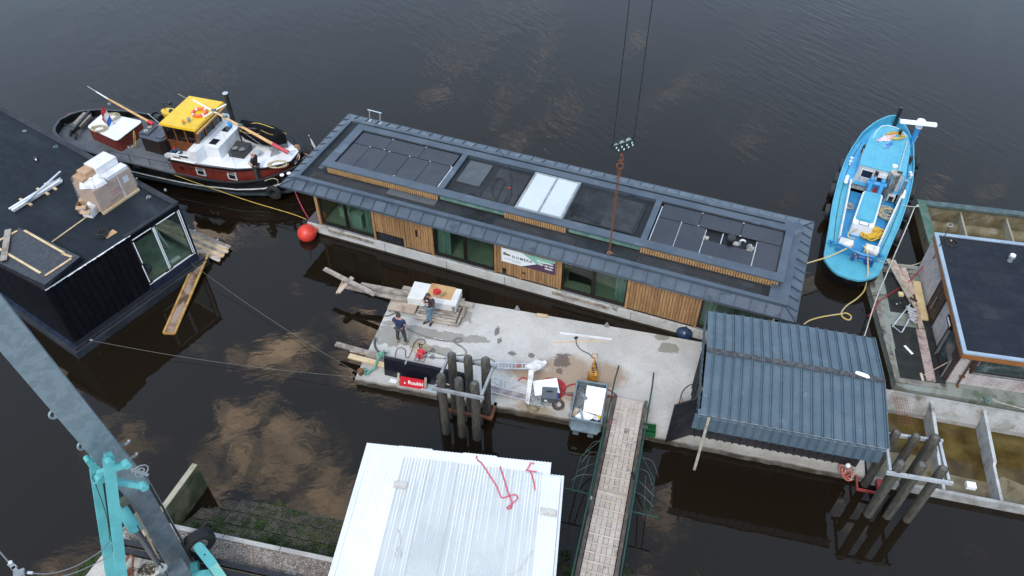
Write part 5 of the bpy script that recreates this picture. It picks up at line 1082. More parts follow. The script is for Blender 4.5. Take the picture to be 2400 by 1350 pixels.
for i in range(5):
    x_0 = 1.28 + i * .91; b = B(); sheet(b, corr(0, .93, .0775, .018, 'sine', i), (x_0, -LY, wz + .045 + .003 * (i % 2)), (1, 0, 0), (0, 1, 0), (0, 0, 1), LY - .38 - .015 * i, .006); wb.p('cover_sheet', b, PLAST_G)
b = B(); sheet(b, corr(0, 1.2, .15, .02, 'sine'), (.18, -LY, wz + .038), (1, 0, 0), (0, 1, 0), (0, 0, 1), LY - .30, .006); wb.p('cover_sheet', b, PLASTIC)
wb.p('flashing', B().box(-.02, -LY, wz - .10, .0, 0, wz + .05), WHITE)
OB = mat('pale_board', (.50, .47, .43), (.42, .39, .35), .85, scale=3, bump=.2)
for (px, py, w_, h_, lab) in ((938, 1137, .42, .23, 'short pale board on the left of the white roof'), (1285, 1201, .52, .22, 'short pale board on the right of the white roof')):
    o = single('board', B().obox((0, 0, .012), (w_, h_, .024)), OB, lab, 'board'); o.location = P(px, py, wz + .07); o.rotation_euler = (0, 0, wy - .03)
def strap(pts, lab, z=wz + .072, w=.042):
    c = [P(x, y, z + (.0 if len(q) == 0 else q[0])) for x, y, *q in pts]; c = smooth_path(c, 5); b = B(); o0 = c[0]; L_, R_ = [], []
    for i, p in enumerate(c):
        d = (c[min(i + 1, len(c) - 1)] - c[max(i - 1, 0)]); d.z = 0; d.normalize(); n_ = Vector((-d.y, d.x, 0)) * w / 2; up = Vector((0, 0, .004 * (i % 3)))
        L_.append(p + n_ - o0 + up); R_.append(p - n_ - o0 + up)
    rings = [[L_[i], R_[i], R_[i] - Vector((0, 0, .006)), L_[i] - Vector((0, 0, .006))] for i in range(len(c))]
    single('lifting_strap', b.loft(rings), PINKS, lab, 'strap', 'red straps lying on the white roof', loc=tuple(o0))
strap([(1117, 1068), (1119, 1078), (1126, 1083), (1134, 1093), (1150, 1118), (1164, 1140), (1172, 1160), (1178, 1167), (1195, 1162), (1208, 1160, .02), (1213, 1168, .03), (1203, 1178, .02), (1196, 1184), (1190, 1188), (1190, 1193), (1198, 1190), (1200, 1183)], 'long red strap running down the white roof into a knot, the left one')
strap([(1172, 1093), (1178, 1112), (1186, 1138), (1192, 1158, .03), (1199, 1176, .03), (1197, 1190, .03)], 'red strap in the middle that ends in the knot')
strap([(1235, 1103), (1241, 1090), (1246, 1085), (1252, 1088)], 'short curled red strap end near the right roof edge')
strap([(1232, 1102), (1243, 1104), (1258, 1106)], 'short flat red strap lying crosswise near the right roof edge')
strap([(1243, 1104), (1250, 1125), (1254, 1149)], 'straight red strap nearest the right roof edge')
cable('thin_rope', [P(x, y, wz + .08) for x, y in ((932, 1240), (938, 1255), (937, 1275), (930, 1290), (925, 1300), (932, 1308), (941, 1302), (937, 1288))], .012, ROPEW, 'thin pale cord lying on the left of the white roof', 'cord')
cable('thin_rope', [P(x, y, wz + .08) for x, y in ((1250, 1290), (1238, 1305), (1225, 1325), (1212, 1340), (1190, 1348))], .012, ROPEW, 'thin pale cord lying on the lower right of the white roof', 'cord')
# ================================================================ boats
def interp(tab, x):
    for (a, va), (c, vc) in zip(tab, tab[1:]):
        if a <= x <= c: t_ = (x - a) / (c - a) if c > a else 0; t_ = t_ * t_ * (3 - 2 * t_) * .35 + t_ * .65; return va + (vc - va) * t_
    return tab[-1][1] if x > tab[-1][0] else tab[0][1]
def stations(L, n): return [L * (1 - cos(pi * i / n)) / 2 for i in range(n + 1)]
def loop(tab, L, zf, wf=1.0, inset=0.0, x0=0.0, x1=None, n=26, cy=0.0, dx=(0, 0)):
    """closed waterline loop; zf(x) height"""
    x1 = L if x1 is None else x1; xs = [x0 + (x1 - x0) * (1 - cos(pi * i / n)) / 2 for i in range(n + 1)]
    def w(x): return max(.01, interp(tab, x) * wf - inset)
    def X(x): m_ = x0 + inset + dx[0]; M_ = x1 - inset + dx[1]; return m_ + (x - x0) / (x1 - x0) * (M_ - m_)
    return [(X(x), cy - w(x), zf(x)) for x in xs] + [(X(x), cy + w(x), zf(x)) for x in reversed(xs)]
def tyre(loc, ax, R=.34, r=.115, lab='', group=None, name='tyre_fender'):
    b = B(); n = 22; ax = Vector(ax).normalized(); x = ax.cross(Vector((0, 0, 1)) if abs(ax.z) < .9 else Vector((1, 0, 0))).normalized(); y = ax.cross(x); rings = []
    prof = [(R - r * 1.1, -r * .75), (R - r * .2, -r), (R + r * .45, -r * .8), (R + r * .62, 0), (R + r * .45, r * .8), (R - r * .2, r), (R - r * 1.1, r * .75), (R - r * .8, 0)]
    for i in range(n): a = 2 * pi * i / n; d = x * cos(a) + y * sin(a); rings.append([d * q[0] + ax * q[1] for q in prof])
    rings.append(rings[0]); b.loft(rings, cap=False)
    return single(name, b, RUBBER, lab, 'tyre', group, smooth=True, loc=loc)
tg = T('tugboat', 'black hulled tugboat with yellow wheelhouse roof, red sides and white foredeck', 'tugboat', (-24.9014, 36.8257, 0), -.28535)
TL = 15.3
TT = [(0, .02), (.15, .72), (.6, 1.25), (1.4, 1.65), (3, 2.0), (4.5, 2.15), (7, 2.2), (10, 2.18), (12, 2.02), (13.4, 1.62), (14.4, 1.05), (15.0, .5), (15.3, .03)]
SH = [(0, 1.28), (3, 1.2), (6.5, 1.10), (8.5, .98), (11, .98), (12.8, 1.14), (15.3, 1.75)]
sh = lambda x: interp(SH, x)
b = B(); b.loft([loop(TT, TL, lambda x: -.6, .72, dx=(.9, -1.2)), loop(TT, TL, lambda x: 0, .9, dx=(.45, -.5)), loop(TT, TL, lambda x: .55, 1.0), loop(TT, TL, sh, 1.0, .05), loop(TT, TL, sh, 1.0, .12), loop(TT, TL, lambda x: .84, 1.0, .12)], cap=False)
hull = tg.p('hull', b, HULLB, smooth=True)
B().loft([loop(TT, TL, lambda x: sh(x) - .02, 1, .04), loop(TT, TL, lambda x: sh(x) + .03, 1, .03), loop(TT, TL, lambda x: sh(x) + .03, 1, .14), loop(TT, TL, lambda x: sh(x) - .02, 1, .13)], cap=False).build('rail_cap', mat('rail_black', (.03, .034, .038), rough=.35), hull)
B().loft([loop(TT, TL, lambda x: interp([(0, .72), (9, .55), (13, .70), (15.3, 1.10)], x), 1, -.015), loop(TT, TL, lambda x: interp([(0, .77), (9, .60), (13, .75), (15.3, 1.15)], x), 1, -.015), loop(TT, TL, lambda x: interp([(0, .77), (9, .60), (13, .75), (15.3, 1.15)], x), 1, .05), loop(TT, TL, lambda x: interp([(0, .72), (9, .55), (13, .70), (15.3, 1.10)], x), 1, .05)], cap=False).build('white_strake', WHITE_D, hull)
B().loft([loop(TT, TL, lambda x: .36, 1, -.05), loop(TT, TL, lambda x: .47, 1, -.06), loop(TT, TL, lambda x: .47, 1, .05), loop(TT, TL, lambda x: .36, 1, .05)], cap=False).build('rubbing_band', mat('band_blue_grey', (.03, .042, .05), (.045, .06, .07), .4, scale=2), hull)
lp = loop(TT, TL, lambda x: .85, 1.0, .12); tg.p('deck', B().add(lp, [tuple(range(len(lp)))]), GREYDK)
# raised foredeck
FX = 8.1
def fl_(z, ins, x0=FX): return loop(TT, TL, lambda x: z + max(0, x - 12) * .05, 1.0, ins, x0=x0, x1=14.75)
tg.p('raised_side', B().loft([fl_(.86, .34), fl_(1.68, .28)], cap=False), REDP, smooth=True)
q = fl_(1.70, .30); tg.p('foredeck', B().add(q, [tuple(range(len(q)))]), WHITE)
tg.p('deck_edge', B().loft([fl_(1.66, .22), fl_(1.73, .22), fl_(1.73, .30), fl_(1.66, .30)], cap=False), HULLB)
tg.p('toe_rail', B().tube([(x, -max(0.02, interp(TT, x) - .26), 1.80 + max(0, x - 12) * .05) for x in [9.9 + i * .45 for i in range(11)]], .02, 5), BLACKM)
for x in (10.05, 11.75): 
    y = -(interp(TT, x) - .30); f = tg.p('porthole', B().prism([(x - .26, y - .02), (x + .26, y - .02), (x + .26, y + .03), (x - .26, y + .03)], 1.06, 1.52), WHITE_D); B().box(x - .18, y - .028, 1.13, x + .18, y - .021, 1.45).build('porthole_pane', mat('dark_pane', (.01, .013, .015), rough=.1, grain=0), f)
    for k in range(5): B().box(x - .15 + k * .065, y - .03, 1.36, x - .12 + k * .065, y - .029, 1.42).build('curtain_edge', WHITE, f)
tg.p('round_port', B().cyl((8.95, -1.86, 1.28), (8.95, -1.90, 1.28), .13, n=16), mat('dark_red', (.05, .01, .008), rough=.4))
# wing: white bulwark beside the wheelhouse with a curved end
wing = [(8.05, 1.70), (8.05, 1.86), (8.25, 1.98), (8.6, 2.02), (9.3, 2.04), (9.55, 2.12), (9.75, 2.38), (10.0, 2.42), (10.0, 1.70)]
for s_ in (-1, 1):
    y = s_ * 1.72; w_ = tg.p('wing_bulwark', B().add([(x, y, z) for x, z in wing] + [(x, y + s_ * .06, z) for x, z in wing], [tuple(range(9)), tuple(range(17, 8, -1))] + [(i, 9 + i, 9 + (i + 1) % 9, (i + 1) % 9) for i in range(9)]), WHITE)
    if s_ < 0:
        B().box(8.55, y - .065, 1.78, 9.0, y - .061, 1.86).build('brown_slot', VARN, w_); B().box(8.95, y - .065, 1.9, 9.45, y - .061, 2.0).build('dark_slot', BLACKM, w_)
tg.p('cabin_front', B().prism([(9.75, -1.74), (10.05, -1.74), (10.05, 1.74), (9.75, 1.74)], 1.70, [2.40, 2.40, 2.40, 2.40]), WHITE)
cf = B().add([(9.45, -1.7, 2.3), (10.0, -1.7, 2.43), (10.0, 1.7, 2.43), (9.45, 1.7, 2.43), (9.45, -1.7, 1.7), (10.0, -1.7, 1.7), (10.0, 1.7, 1.7), (9.45, 1.7, 1.7)], [(0, 1, 2, 3), (7, 6, 5, 4), (0, 4, 5, 1), (1, 5, 6, 2), (2, 6, 7, 3), (3, 7, 4, 0)]); tg.p('cabin_top', cf, WHITE)
tg.p('coach_roof', B().prism([(10.0, -1.12), (10.9, -1.12), (10.9, 1.12), (10.0, 1.12)], 1.70, 2.38), WHITE)
for y in (-.72, .45):
    h_ = tg.p('skylight_hatch', B().box(10.2, y - .30, 2.38, 10.72, y + .30, 2.42), WHITE); B().box(10.26, y - .24, 2.421, 10.66, y + .24, 2.425).build('hatch_pane', mat('dark_pane2', (.015, .017, .02), rough=.08, grain=0), h_)
# dark well and blue seat aft of it
tg.p('well', B().box(8.1, -1.6, .86, 8.2, 1.6, 1.7), REDP); tg.p('well_floor', B().box(8.15, -1.68, 1.50, 9.5, 1.68, 1.56), BLACKM)
tg.p('seat', B().loft([[(8.42 + .3 * cos(u) * s_, -1.35 + .28 * sin(u) * s_, 1.56 + h_) for u in [2 * pi * k / 14 for k in range(14)]] for s_, h_ in ((1, 0), (1, .25), (.8, .27), (.78, .1))]), mat('blue_seat', (.05, .12, .20), rough=.5), smooth=True)
# wheelhouse
wx0, wx1, wy0, wy1, wz0, wz1 = 7.95, 9.75, -1.05, 1.05, 2.05, 3.34
wh = tg.p('wheelhouse', B().box(wx0, wy0, 1.5, wx1, wy1, wz0 + .22), VARN)
def frame_wall(a, c, n, z0, z1, lean=0.0):
    a = Vector(a); c = Vector(c); d = (c - a).normalized()
    for i in range(n + 1):
        p = a.lerp(c, i / n); B().beam((p.x, p.y, z0), (p.x + lean, p.y, z1), .09, .09, tuple(d)).build('window_post', VARN, wh)
    B().beam((a.x, a.y, z0), (c.x, c.y, z0), .1, .08).build('window_rail', VARN, wh); B().beam((a.x + lean, a.y, z1), (c.x + lean, c.y, z1), .1, .1).build('window_rail', VARN, wh)
    nn_ = Vector((-d.y, d.x, 0)) * .006
    for i in range(n):
        p, q = a.lerp(c, i / n) + d * .04, a.lerp(c, (i + 1) / n) - d * .04
        B().add([tuple(p) [:2] + (z0,), tuple(q)[:2] + (z0,), (q.x + lean, q.y, z1), (p.x + lean, p.y, z1)], [(0, 1, 2, 3)]).build('wheelhouse_pane', GLASSD, wh)
frame_wall((wx0, wy0, 0), (wx1, wy0, 0), 3, wz0 + .22, wz1 - .05); frame_wall((wx0, wy1, 0), (wx1, wy1, 0), 3, wz0 + .22, wz1 - .05); frame_wall((wx1, wy0, 0), (wx1, wy1, 0), 3, wz0 + .22, wz1 - .05, .12); frame_wall((wx0, wy0, 0), (wx0, wy1, 0), 2, wz0 + .22, wz1 - .05)
B().box(wx1 - .5, -.9, 2.2, wx1 - .1, .9, 2.35).build('console', VARN, wh); B().torus((wx1 - .55, .1, 2.6), .25, .02, (1, 0, .2), 18, 5).build('steering_wheel', VARN, wh)
B().box(wx1 - .35, -.6, 2.36, wx1 - .15, -.2, 2.7).build('instrument', WHITE, wh)
B().box(wx0 + .1, -.9, 1.9, wx1 - .1, .9, 1.95).build('cabin_floor', BLACKM, wh)
rfp = [tg.L(*t_, 3.42) for t_ in ((448.6, 224), (524.3, 239), (452.8, 305), (373, 286))]
rp_ = [tuple(v[:2]) for v in rfp]; cx = sum(v[0] for v in rp_) / 4; cy_ = sum(v[1] for v in rp_) / 4
yr = tg.p('wheelhouse_roof', B().prism([(8.02 + .0, -1.32), (10.02, -1.32), (10.02, 1.32), (8.02, 1.32)], 3.36, 3.43), YEL)
B().prism([(7.98, -1.36), (10.06, -1.36), (10.06, 1.36), (7.98, 1.36)], 3.32, 3.37).build('roof_edge', mat('yellow_edge', (.68, .40, .02), rough=.4), yr)
tg.p('visor', B().box(10.07, -1.36, 3.20, 10.16, 1.36, 3.27), SPAR)
single('life_ring', B().torus((0, 0, .06), .34, .075, (0, 0, 1), 28, 10), ORANGE, 'orange life ring lying on the yellow wheelhouse roof', 'life ring', smooth=True, loc=tuple(P(468, 266, 3.43)))
lr = bpy.data.objects['life_ring']
for k in range(4):
    a = pi / 4 + k * pi / 2; c_ = Vector((cos(a) * .34, sin(a) * .34, .06)); tdir = Vector((-sin(a), cos(a), 0))
    B().tube([c_ - tdir * .04, c_ + tdir * .04], .079, 10).build('reflective_band', WHITE, lr, smooth=True)
for (px, py, m_, l_, r_) in ((431, 287, mat('amber', (.7, .25, .02), rough=.3), 'orange beacon lamp on the yellow roof', .06), (444, 282, GREY, 'small grey searchlight on the yellow roof', .07)):
    t = T('deck_lamp', l_, 'lamp', tuple(P(px, py + 4, 3.43)), 0); t.p('base', B().cyl((0, 0, 0), (0, 0, .08), .05), GREY); t.p('lens', B().ball((0, 0, .17), r_ + .02, 10, 8, (1, 1, 1.4)), m_, smooth=True)
tyre(tuple(P(420, 344, 1.75)), (.5, -.8, .3), .26, .07, 'red and white life ring hanging beside the tug cabin', None, 'life_ring').data.materials[0] = mat('ring_red', (.62, .03, .035), (.6, .03, .03), .5, grain=.03)
# funnel
fb = tg.L(549, 292, 2.0); tg.p('funnel', B().cyl((fb.x, fb.y, 1.7), (fb.x, fb.y, 3.78), .115, n=16).cyl((fb.x, fb.y, 3.78), (fb.x, fb.y, 3.86), .16, n=16), BLACKM, smooth=True); tg.p('funnel_cap', B().cyl((fb.x, fb.y, 3.865), (fb.x, fb.y, 3.90), .145, n=16), ALU)
tg.p('exhaust_pipe', B().cyl((fb.x + .3, fb.y - .6, 1.7), (fb.x + .3, fb.y - .6, 2.6), .06), BLACKM, smooth=True)
# aft casing
cs = [(5.55, -.35), (5.8, -.62), (6.9, -.72), (7.15, -.5), (7.15, .55), (6.9, .75), (5.8, .65), (5.55, .4)]
tg.p('engine_casing', B().prism(cs, .86, 1.68), mat('brown_black', (.022, .012, .010), (.03, .018, .014), .4, scale=2))
tg.p('casing_top', B().prism([(x * 1.0 + (.03 if x > 6.3 else -.03), y * 1.04) for x, y in cs], 1.68, 1.74), mat('blue_grey_top', (.055, .065, .085), (.07, .08, .10), .45, scale=1.2))
hh = tg.p('casing_hatch', B().box(5.62, -.42, 1.74, 6.15, .40, 1.82), W('blue_grey_top')); 
for y in (-.18, .18): B().loft([[(5.86 + r_ * cos(2 * pi * k / 16), y + r_ * sin(2 * pi * k / 16), z_) for k in range(16)] for r_, z_ in ((.10, 1.83), (.10, 1.85), (.055, 1.85), (.055, 1.83))]).build('round_glass', mat('cream_ring', (.55, .55, .42), rough=.5), hh)
tg.p('casing_hatch', B().box(6.62, -.5, 1.74, 7.05, .3, 1.80), W('blue_grey_top'))
# aft trunk
tp = [tg.L(203, 298, 1.55), tg.L(274, 331, 1.55), tg.L(335, 284, 1.55), tg.L(243, 264, 1.55)]
def rnd(pts, f=.12):
    out = []; n = len(pts)
    for i in range(n):
        a, c, d = Vector(pts[i - 1]), Vector(pts[i]), Vector(pts[(i + 1) % n]); u = (a - c).normalized() * f * 2; v = (d - c).normalized() * f * 2
        for k in range(5): t_ = k / 4; out.append(c + u * (1 - t_) ** 2 + v * t_ ** 2)
    return out
tr_ = rnd([v.xy.to_3d() for v in tp])
tg.p('aft_trunk', B().prism([tuple(v[:2]) for v in tr_], .86, 1.50), REDP); tg.p('trunk_top', B().prism([tuple(v[:2]) for v in tr_], 1.52, 1.56), WHITE); cc = sum((Vector(v) for v in tr_), Vector()) / len(tr_)
tg.p('trunk_trim', B().prism([tuple((cc + (v - cc) * 1.02)[:2]) for v in tr_], 1.49, 1.525), HULLB)
tg.p('hatch_line', B().beam(tg.L(281, 327, 1.565), tg.L(296, 314, 1.565), .04, .02), GREY)
tg.p('bench', B().obox(tuple(tg.L(194, 282, 1.1)), (.45, 1.1, .30), .15), mat('grey_bench', (.26, .24, .20), (.18, .16, .13), .8, scale=3)); 
for j in range(3): tg.p('bench_slat', B().obox(tuple(tg.L(194, 282, 1.27) + Vector((-.14 + j * .14, 0, 0))), (.12, 1.12, .03), .15), W('grey_bench'))
tg.p('tiller_quadrant', B().beam(tg.L(170, 310, 1.25), tg.L(212, 262, 1.25), .12, .25), BLACKM); tg.p('tiller', B().beam(tg.L(150, 291, 1.2), tg.L(175, 300, 1.2), .04, .04), BLACKM)
tg.p('towing_bitts', B().cyl(tg.L(164, 318, .9), tg.L(172, 312, .9) + Vector((0, 0, .25)), .07).cyl(tg.L(176, 326, .9), tg.L(184, 320, .9) + Vector((0, 0, .25)), .07), BLACKM, smooth=True)
tg.p('rudder_fin', B().slab([tg.L(145, 283, .95), tg.L(150, 280, .85), tg.L(172, 264, .85), tg.L(160, 268, 1.0)], .05), mat('pink_red', (.5, .05, .08), rough=.5))
# rails
def rail(pts, zt, m=BLACKM, r=.016, posts=1):
    tg.p('guard_rail', B().tube(pts, r, 5), m)
    for i in range(0, len(pts), posts): tg.p('rail_post', B().tube([pts[i], (pts[i][0], pts[i][1], zt)], r, 5), m)
rail([(x, -(interp(TT, x) - .16), 1.58 + max(0, x - 10) * .02) for x in (4.8, 6.0, 7.2, 8.4, 9.6, 10.8, 12.0)], 1.2)
rail([(x, interp(TT, x) - .16, 1.6) for x in (5.5, 6.8, 8.1)], 1.2); rail([(x, max(.05, interp(TT, x) - .2), 1.98 + (x - 12) * .06) for x in (12.0, 12.9, 13.8, 14.6)], 1.6)
# spars
def spar(a, c, r0, r1, m, nm='spar'): return tg.p(nm, B().tube([Vector(a).lerp(Vector(c), k / 6) for k in range(7)], r0, 10, r1), m, smooth=True)
a = tg.L(347, 284, 2.05); c = tg.L(253.5, 232, 3.05); spar(a, c, .075, .05, SPAR, 'aft_mast'); d_ = (a - c).normalized(); spar(a + d_ * .28, a, .09, .09, REDB, 'mast_foot')
spar(c, tg.L(225, 214.5, 3.35), .035, .03, WHITE, 'mast_tip'); spar(tg.L(225, 214.5, 3.35), tg.L(205, 202, 3.5), .012, .01, WHITE, 'aerial'); tg.p('mast_bracket', B().cyl(a + Vector((0, 0, -1.2)), a + Vector((0, 0, -.05)), .08), REDP)
tg.p('mast_light', B().cyl(c + Vector((0, -.1, -.25)), c + Vector((.1, -.1, -.2)), .07), GREY); tg.p('crosstree', B().tube([c, c + Vector((-.7, -.35, -.1))], .012, 5), BLACKM)
a = tg.L(676, 358, 2.15); c = tg.L(452, 234, 4.15); m_ = tg.L(615, 327, 2.75); ff = .225; m1 = Vector(a).lerp(c, .17)
spar(a, m1, .105, .10, mat('spar_red', (.45, .035, .05), rough=.4), 'boom_heel'); spar(m1, Vector(a).lerp(c, .75), .085, .06, SPAR, 'fore_boom'); spar(Vector(a).lerp(c, .75), c, .045, .035, WHITE, 'boom_tip')
u = Vector(a).lerp(c, .76); tg.p('boom_yard', B().tube([u + Vector((-.55, -.35, -.15)), u + Vector((.35, .5, .25))], .035, 6), WHITE); 
for f in (.5, .66, .78): p_ = Vector(a).lerp(c, f); tg.p('boom_lamp', B().cyl(p_ + Vector((-.1, 0, .06)), p_ + Vector((.1, 0, .1)), .07, n=10), mat('green_grey', (.12, .15, .13), rough=.4))
q_ = Vector(a).lerp(c, .62); tg.p('blue_flag_roll', B().ball(q_ + Vector((0, -.05, -.22)), .13, 8, 6, (1, .8, 1.6)), mat('blue_cloth', (.02, .26, .6), rough=.8), smooth=True)
tg.p('boom_crutch', B().add([tuple(m1 + Vector((-.25, -.3, -.9))), tuple(m1 + Vector((.15, .3, -.9))), tuple(m1 + Vector((.25, .25, -.9))), tuple(m1 + Vector((.05, .02, -.05)))], [(0, 1, 3), (1, 2, 3), (2, 0, 3), (0, 2, 1)]), GREY)
for (p0, p1) in ((u, (14.2, -.6, 1.9)), (u, (9.8, -1.2, 3.4)), (u, (12.0, -1.6, 1.8)), (tg.L(253.5, 232, 3.05), (4.4, 1.9, 1.2))): tg.p('stay', B().tube([p0, p1], .007, 4), GREY)
p0, p1 = tg.L(418, 221, 3.6), tg.L(452, 240, 3.1); tg.p('whip_aerial', B().tube([tg.L(417, 220, 4.2), tg.L(440, 232, 3.45)], .012, 5), WHITE); tg.p('whip_aerial', B().tube([tg.L(346, 266, 3.0), tg.L(395, 306, 1.9)], .016, 5), WHITE)
# yellow ventilator with lamp
yv = [tg.L(388, 262, 1.9), ]
v0 = tg.L(396, 262, 2.0); tg.p('ventilator', B().loft([[(v0.x + r_ * cos(2 * pi * k / 16) * 1.5, v0.y + r_ * sin(2 * pi * k / 16), z_) for k in range(16)] for r_, z_ in ((.16, .9), (.2, 1.5), (.30, 1.95), (.30, 2.05))]), YEL, smooth=True)
tg.p('searchlight', B().tube([v0 + Vector((-.25, .05, 0)), v0 + Vector((-.25, .05, .45)), v0 + Vector((.1, .1, .5))], .02, 5).ball(v0 + Vector((.15, .1, .5)), .12, 10, 8).ball(v0 + Vector((.25, -.1, .15)), .13, 10, 8), BLACKM, smooth=True)
tg.p('winch', B().cyl(tg.L(362, 272, 1.2), tg.L(378, 280, 1.2), .18).cyl(tg.L(362, 272, 1.2), tg.L(363, 272.5, 1.2), .26).cyl(tg.L(377, 279.5, 1.2), tg.L(378, 280, 1.2), .26), BLACKM, smooth=True)
# foredeck gear
c = tg.L(563, 350, 1.95); sk_ = tg.p('deck_skylight', B().prism([(c.x - .42, c.y - .45), (c.x + .42, c.y - .45), (c.x + .42, c.y + .45), (c.x - .42, c.y + .45)], 1.72, [2.0, 2.0, 2.12, 2.12]), BLACKM)
for dx in (-.2, .2): B().loft([[(c.x + dx + r_ * cos(2 * pi * k / 14), c.y - .12 + r_ * sin(2 * pi * k / 14), z_) for k in range(14)] for r_, z_ in ((.15, 2.065), (.15, 2.085), (.01, 2.085))]).build('bullseye', mat('grey_glass', (.16, .17, .17), rough=.2), sk_)
c = tg.L(605, 366, 1.74); tg.p('mushroom_vent', B().cyl((c.x, c.y, 1.72), (c.x, c.y, 2.0), .12).cyl((c.x, c.y, 2.0), (c.x, c.y, 2.04), .2, .17), mat('grey_vent', (.35, .38, .40), rough=.4), smooth=True)
c = tg.L(645, 350, 1.8); tg.p('windlass', B().cyl(c + Vector((-.2, -.15, .1)), c + Vector((.2, .2, .1)), .1).cyl(c, c + Vector((0, 0, .35)), .06).beam(c + Vector((-.3, 0, .02)), c + Vector((.3, .1, .02)), .3, .04).torus(c + Vector((.15, -.2, .15)), .12, .025, (1, .3, 0), 12, 5), GREY, smooth=True)
for (px, py) in ((661, 409), (677, 405)):
    c = tg.L(px, py + 2, 1.75); tg.p('bollard', B().cyl((c.x, c.y, 1.3), (c.x, c.y, 1.75), .08), BLACKM, smooth=True); tg.p('bollard_cap', B().cyl((c.x, c.y, 1.755), (c.x, c.y, 1.79), .105, n=16), WB)
tg.p('bow_roller', B().cyl(tg.L(690, 384, 1.8), tg.L(700, 378, 1.8), .12), BLACKM, smooth=True)
# crane davit behind the tender
c = tg.L(558, 300, 2.6); c2 = tg.L(606, 302, 2.6); tg.p('davit', B().tube([c + Vector((0, 0, -1.4)), c, c2, c2 + Vector((0, 0, -.45))], .05, 6), BLACKM)
# tender
td = T('tender', 'small boat under a black cover on the far side of the tug foredeck', 'boat', tuple(tg.W((12.35, .86, 1.80))), -.28535 - .16)
TD = [(0, .35), (.5, .62), (1.4, .72), (2.2, .55), (2.75, .04)]
def lp2(z, w, top=0): return [(x - 1.35, -interp(TD, x) * w, z + (top if 0 < i < 10 else 0)) for i, x in enumerate([2.75 * k / 10 for k in range(11)])] + [(x - 1.35, interp(TD, x) * w, z) for x in [2.75 * k / 10 for k in range(10, -1, -1)]]
td.p('hull', B().loft([lp2(.02, .55), lp2(.25, .95), lp2(.42, 1.0)]), mat('tender_grey', (.12, .14, .15), rough=.5), smooth=True)
CV = mat('black_cover', (.004, .004, .006), (.007, .007, .010), .9, scale=4, bump=.6, bscale=5, spec=.12)
td.p('cover', B().loft([lp2(.30, 1.05), lp2(.50, 1.0), lp2(.72, .62), lp2(.86, .25), lp2(.90, .03)]), CV, smooth=True)
td.p('lashing', B().tube(smooth_path([(-1.2, -.5, .52), (-.6, 0, .91), (.3, .1, .92), (1.2, .3, .6)], 4), .02, 5), ROPEY)
for (p, q) in (((560, 307), (620, 312)), ((611, 305), (660, 318))): cable('lashing_line', [P(*p, 2.9), P((p[0] + q[0]) / 2, (p[1] + q[1]) / 2 + 4, 2.6), P(*q, 2.5)], .012, ROPEY, 'thin yellow line over the black covered tender, ' + ('aft one' if p[0] == 560 else 'forward one'), 'rope')
# ropes
single('rope_coil', B().tube(coil((0, 0, 0), .46, .028, 8, .1, 3, squash=.65), .028, 6), ROPEB, 'neat flat coil of beige rope on the tug foredeck', 'rope', smooth=True, loc=tuple(P(652, 388, 1.76)))
single('rope_coil', B().tube(coil((0, 0, 0), .36, .022, 8, .15, 5, squash=.8), .022, 6), ROPEB, 'coil of beige rope on the aft white trunk under the flag', 'rope', smooth=True, loc=tuple(P(233, 303, 1.56)))
single('rope_coil', B().tube(coil((0, 0, 0), .34, .02, 5, .25, 7), .02, 6), ROPEB, 'loose coil of beige rope on the far side of the aft trunk', 'rope', smooth=True, loc=tuple(P(262, 276, 1.56)))
single('rope_coil', B().tube([Vector((.12 * sin(u * 1.0), .22 * cos(u) * .5, .55 + .5 * sin(u))) for u in [k * 2 * pi / 14 for k in range(56)]], .03, 6), ROPEY, 'yellow rope hung in a bundle on the dark engine casing', 'rope', smooth=True, loc=tuple(P(324, 347, .87)))
cable('rope', [P(304, 347, .9), P(300, 344, .9), P(302, 338, .9), P(312, 332, .9), P(318, 338, .9), P(308, 346, .9)], .03, ROPEW, 'white rope eye on the grey aft deck', 'rope')
cable('rope', [P(676, 358, 2.2), P(694, 352, 1.85), P(702, 360, 1.8), P(700, 376, 1.8), P(692, 384, 1.9)], .02, ROPEW, 'white rope loop at the tip of the tug foredeck', 'rope')
cable('rope', [P(620, 424, 1.5), P(640, 418, 1.6), P(652, 425, 1.5), P(646, 440, .9)], .018, ROPEB, 'beige rope holding the forward tyre of the tug', 'rope')
for (px, py, z, lab) in ((490, 433, .55, 'tyre fender amidships on the near side of the tug'), (642, 451, .62, 'big tyre fender on the near bow of the tug'), (327, 397, .75, 'small tyre fender on the near side of the tug behind the carton pile')): tyre(tuple(P(px, py, z)), (.28, 1, .12), .34 if px != 327 else .26, .12, lab)
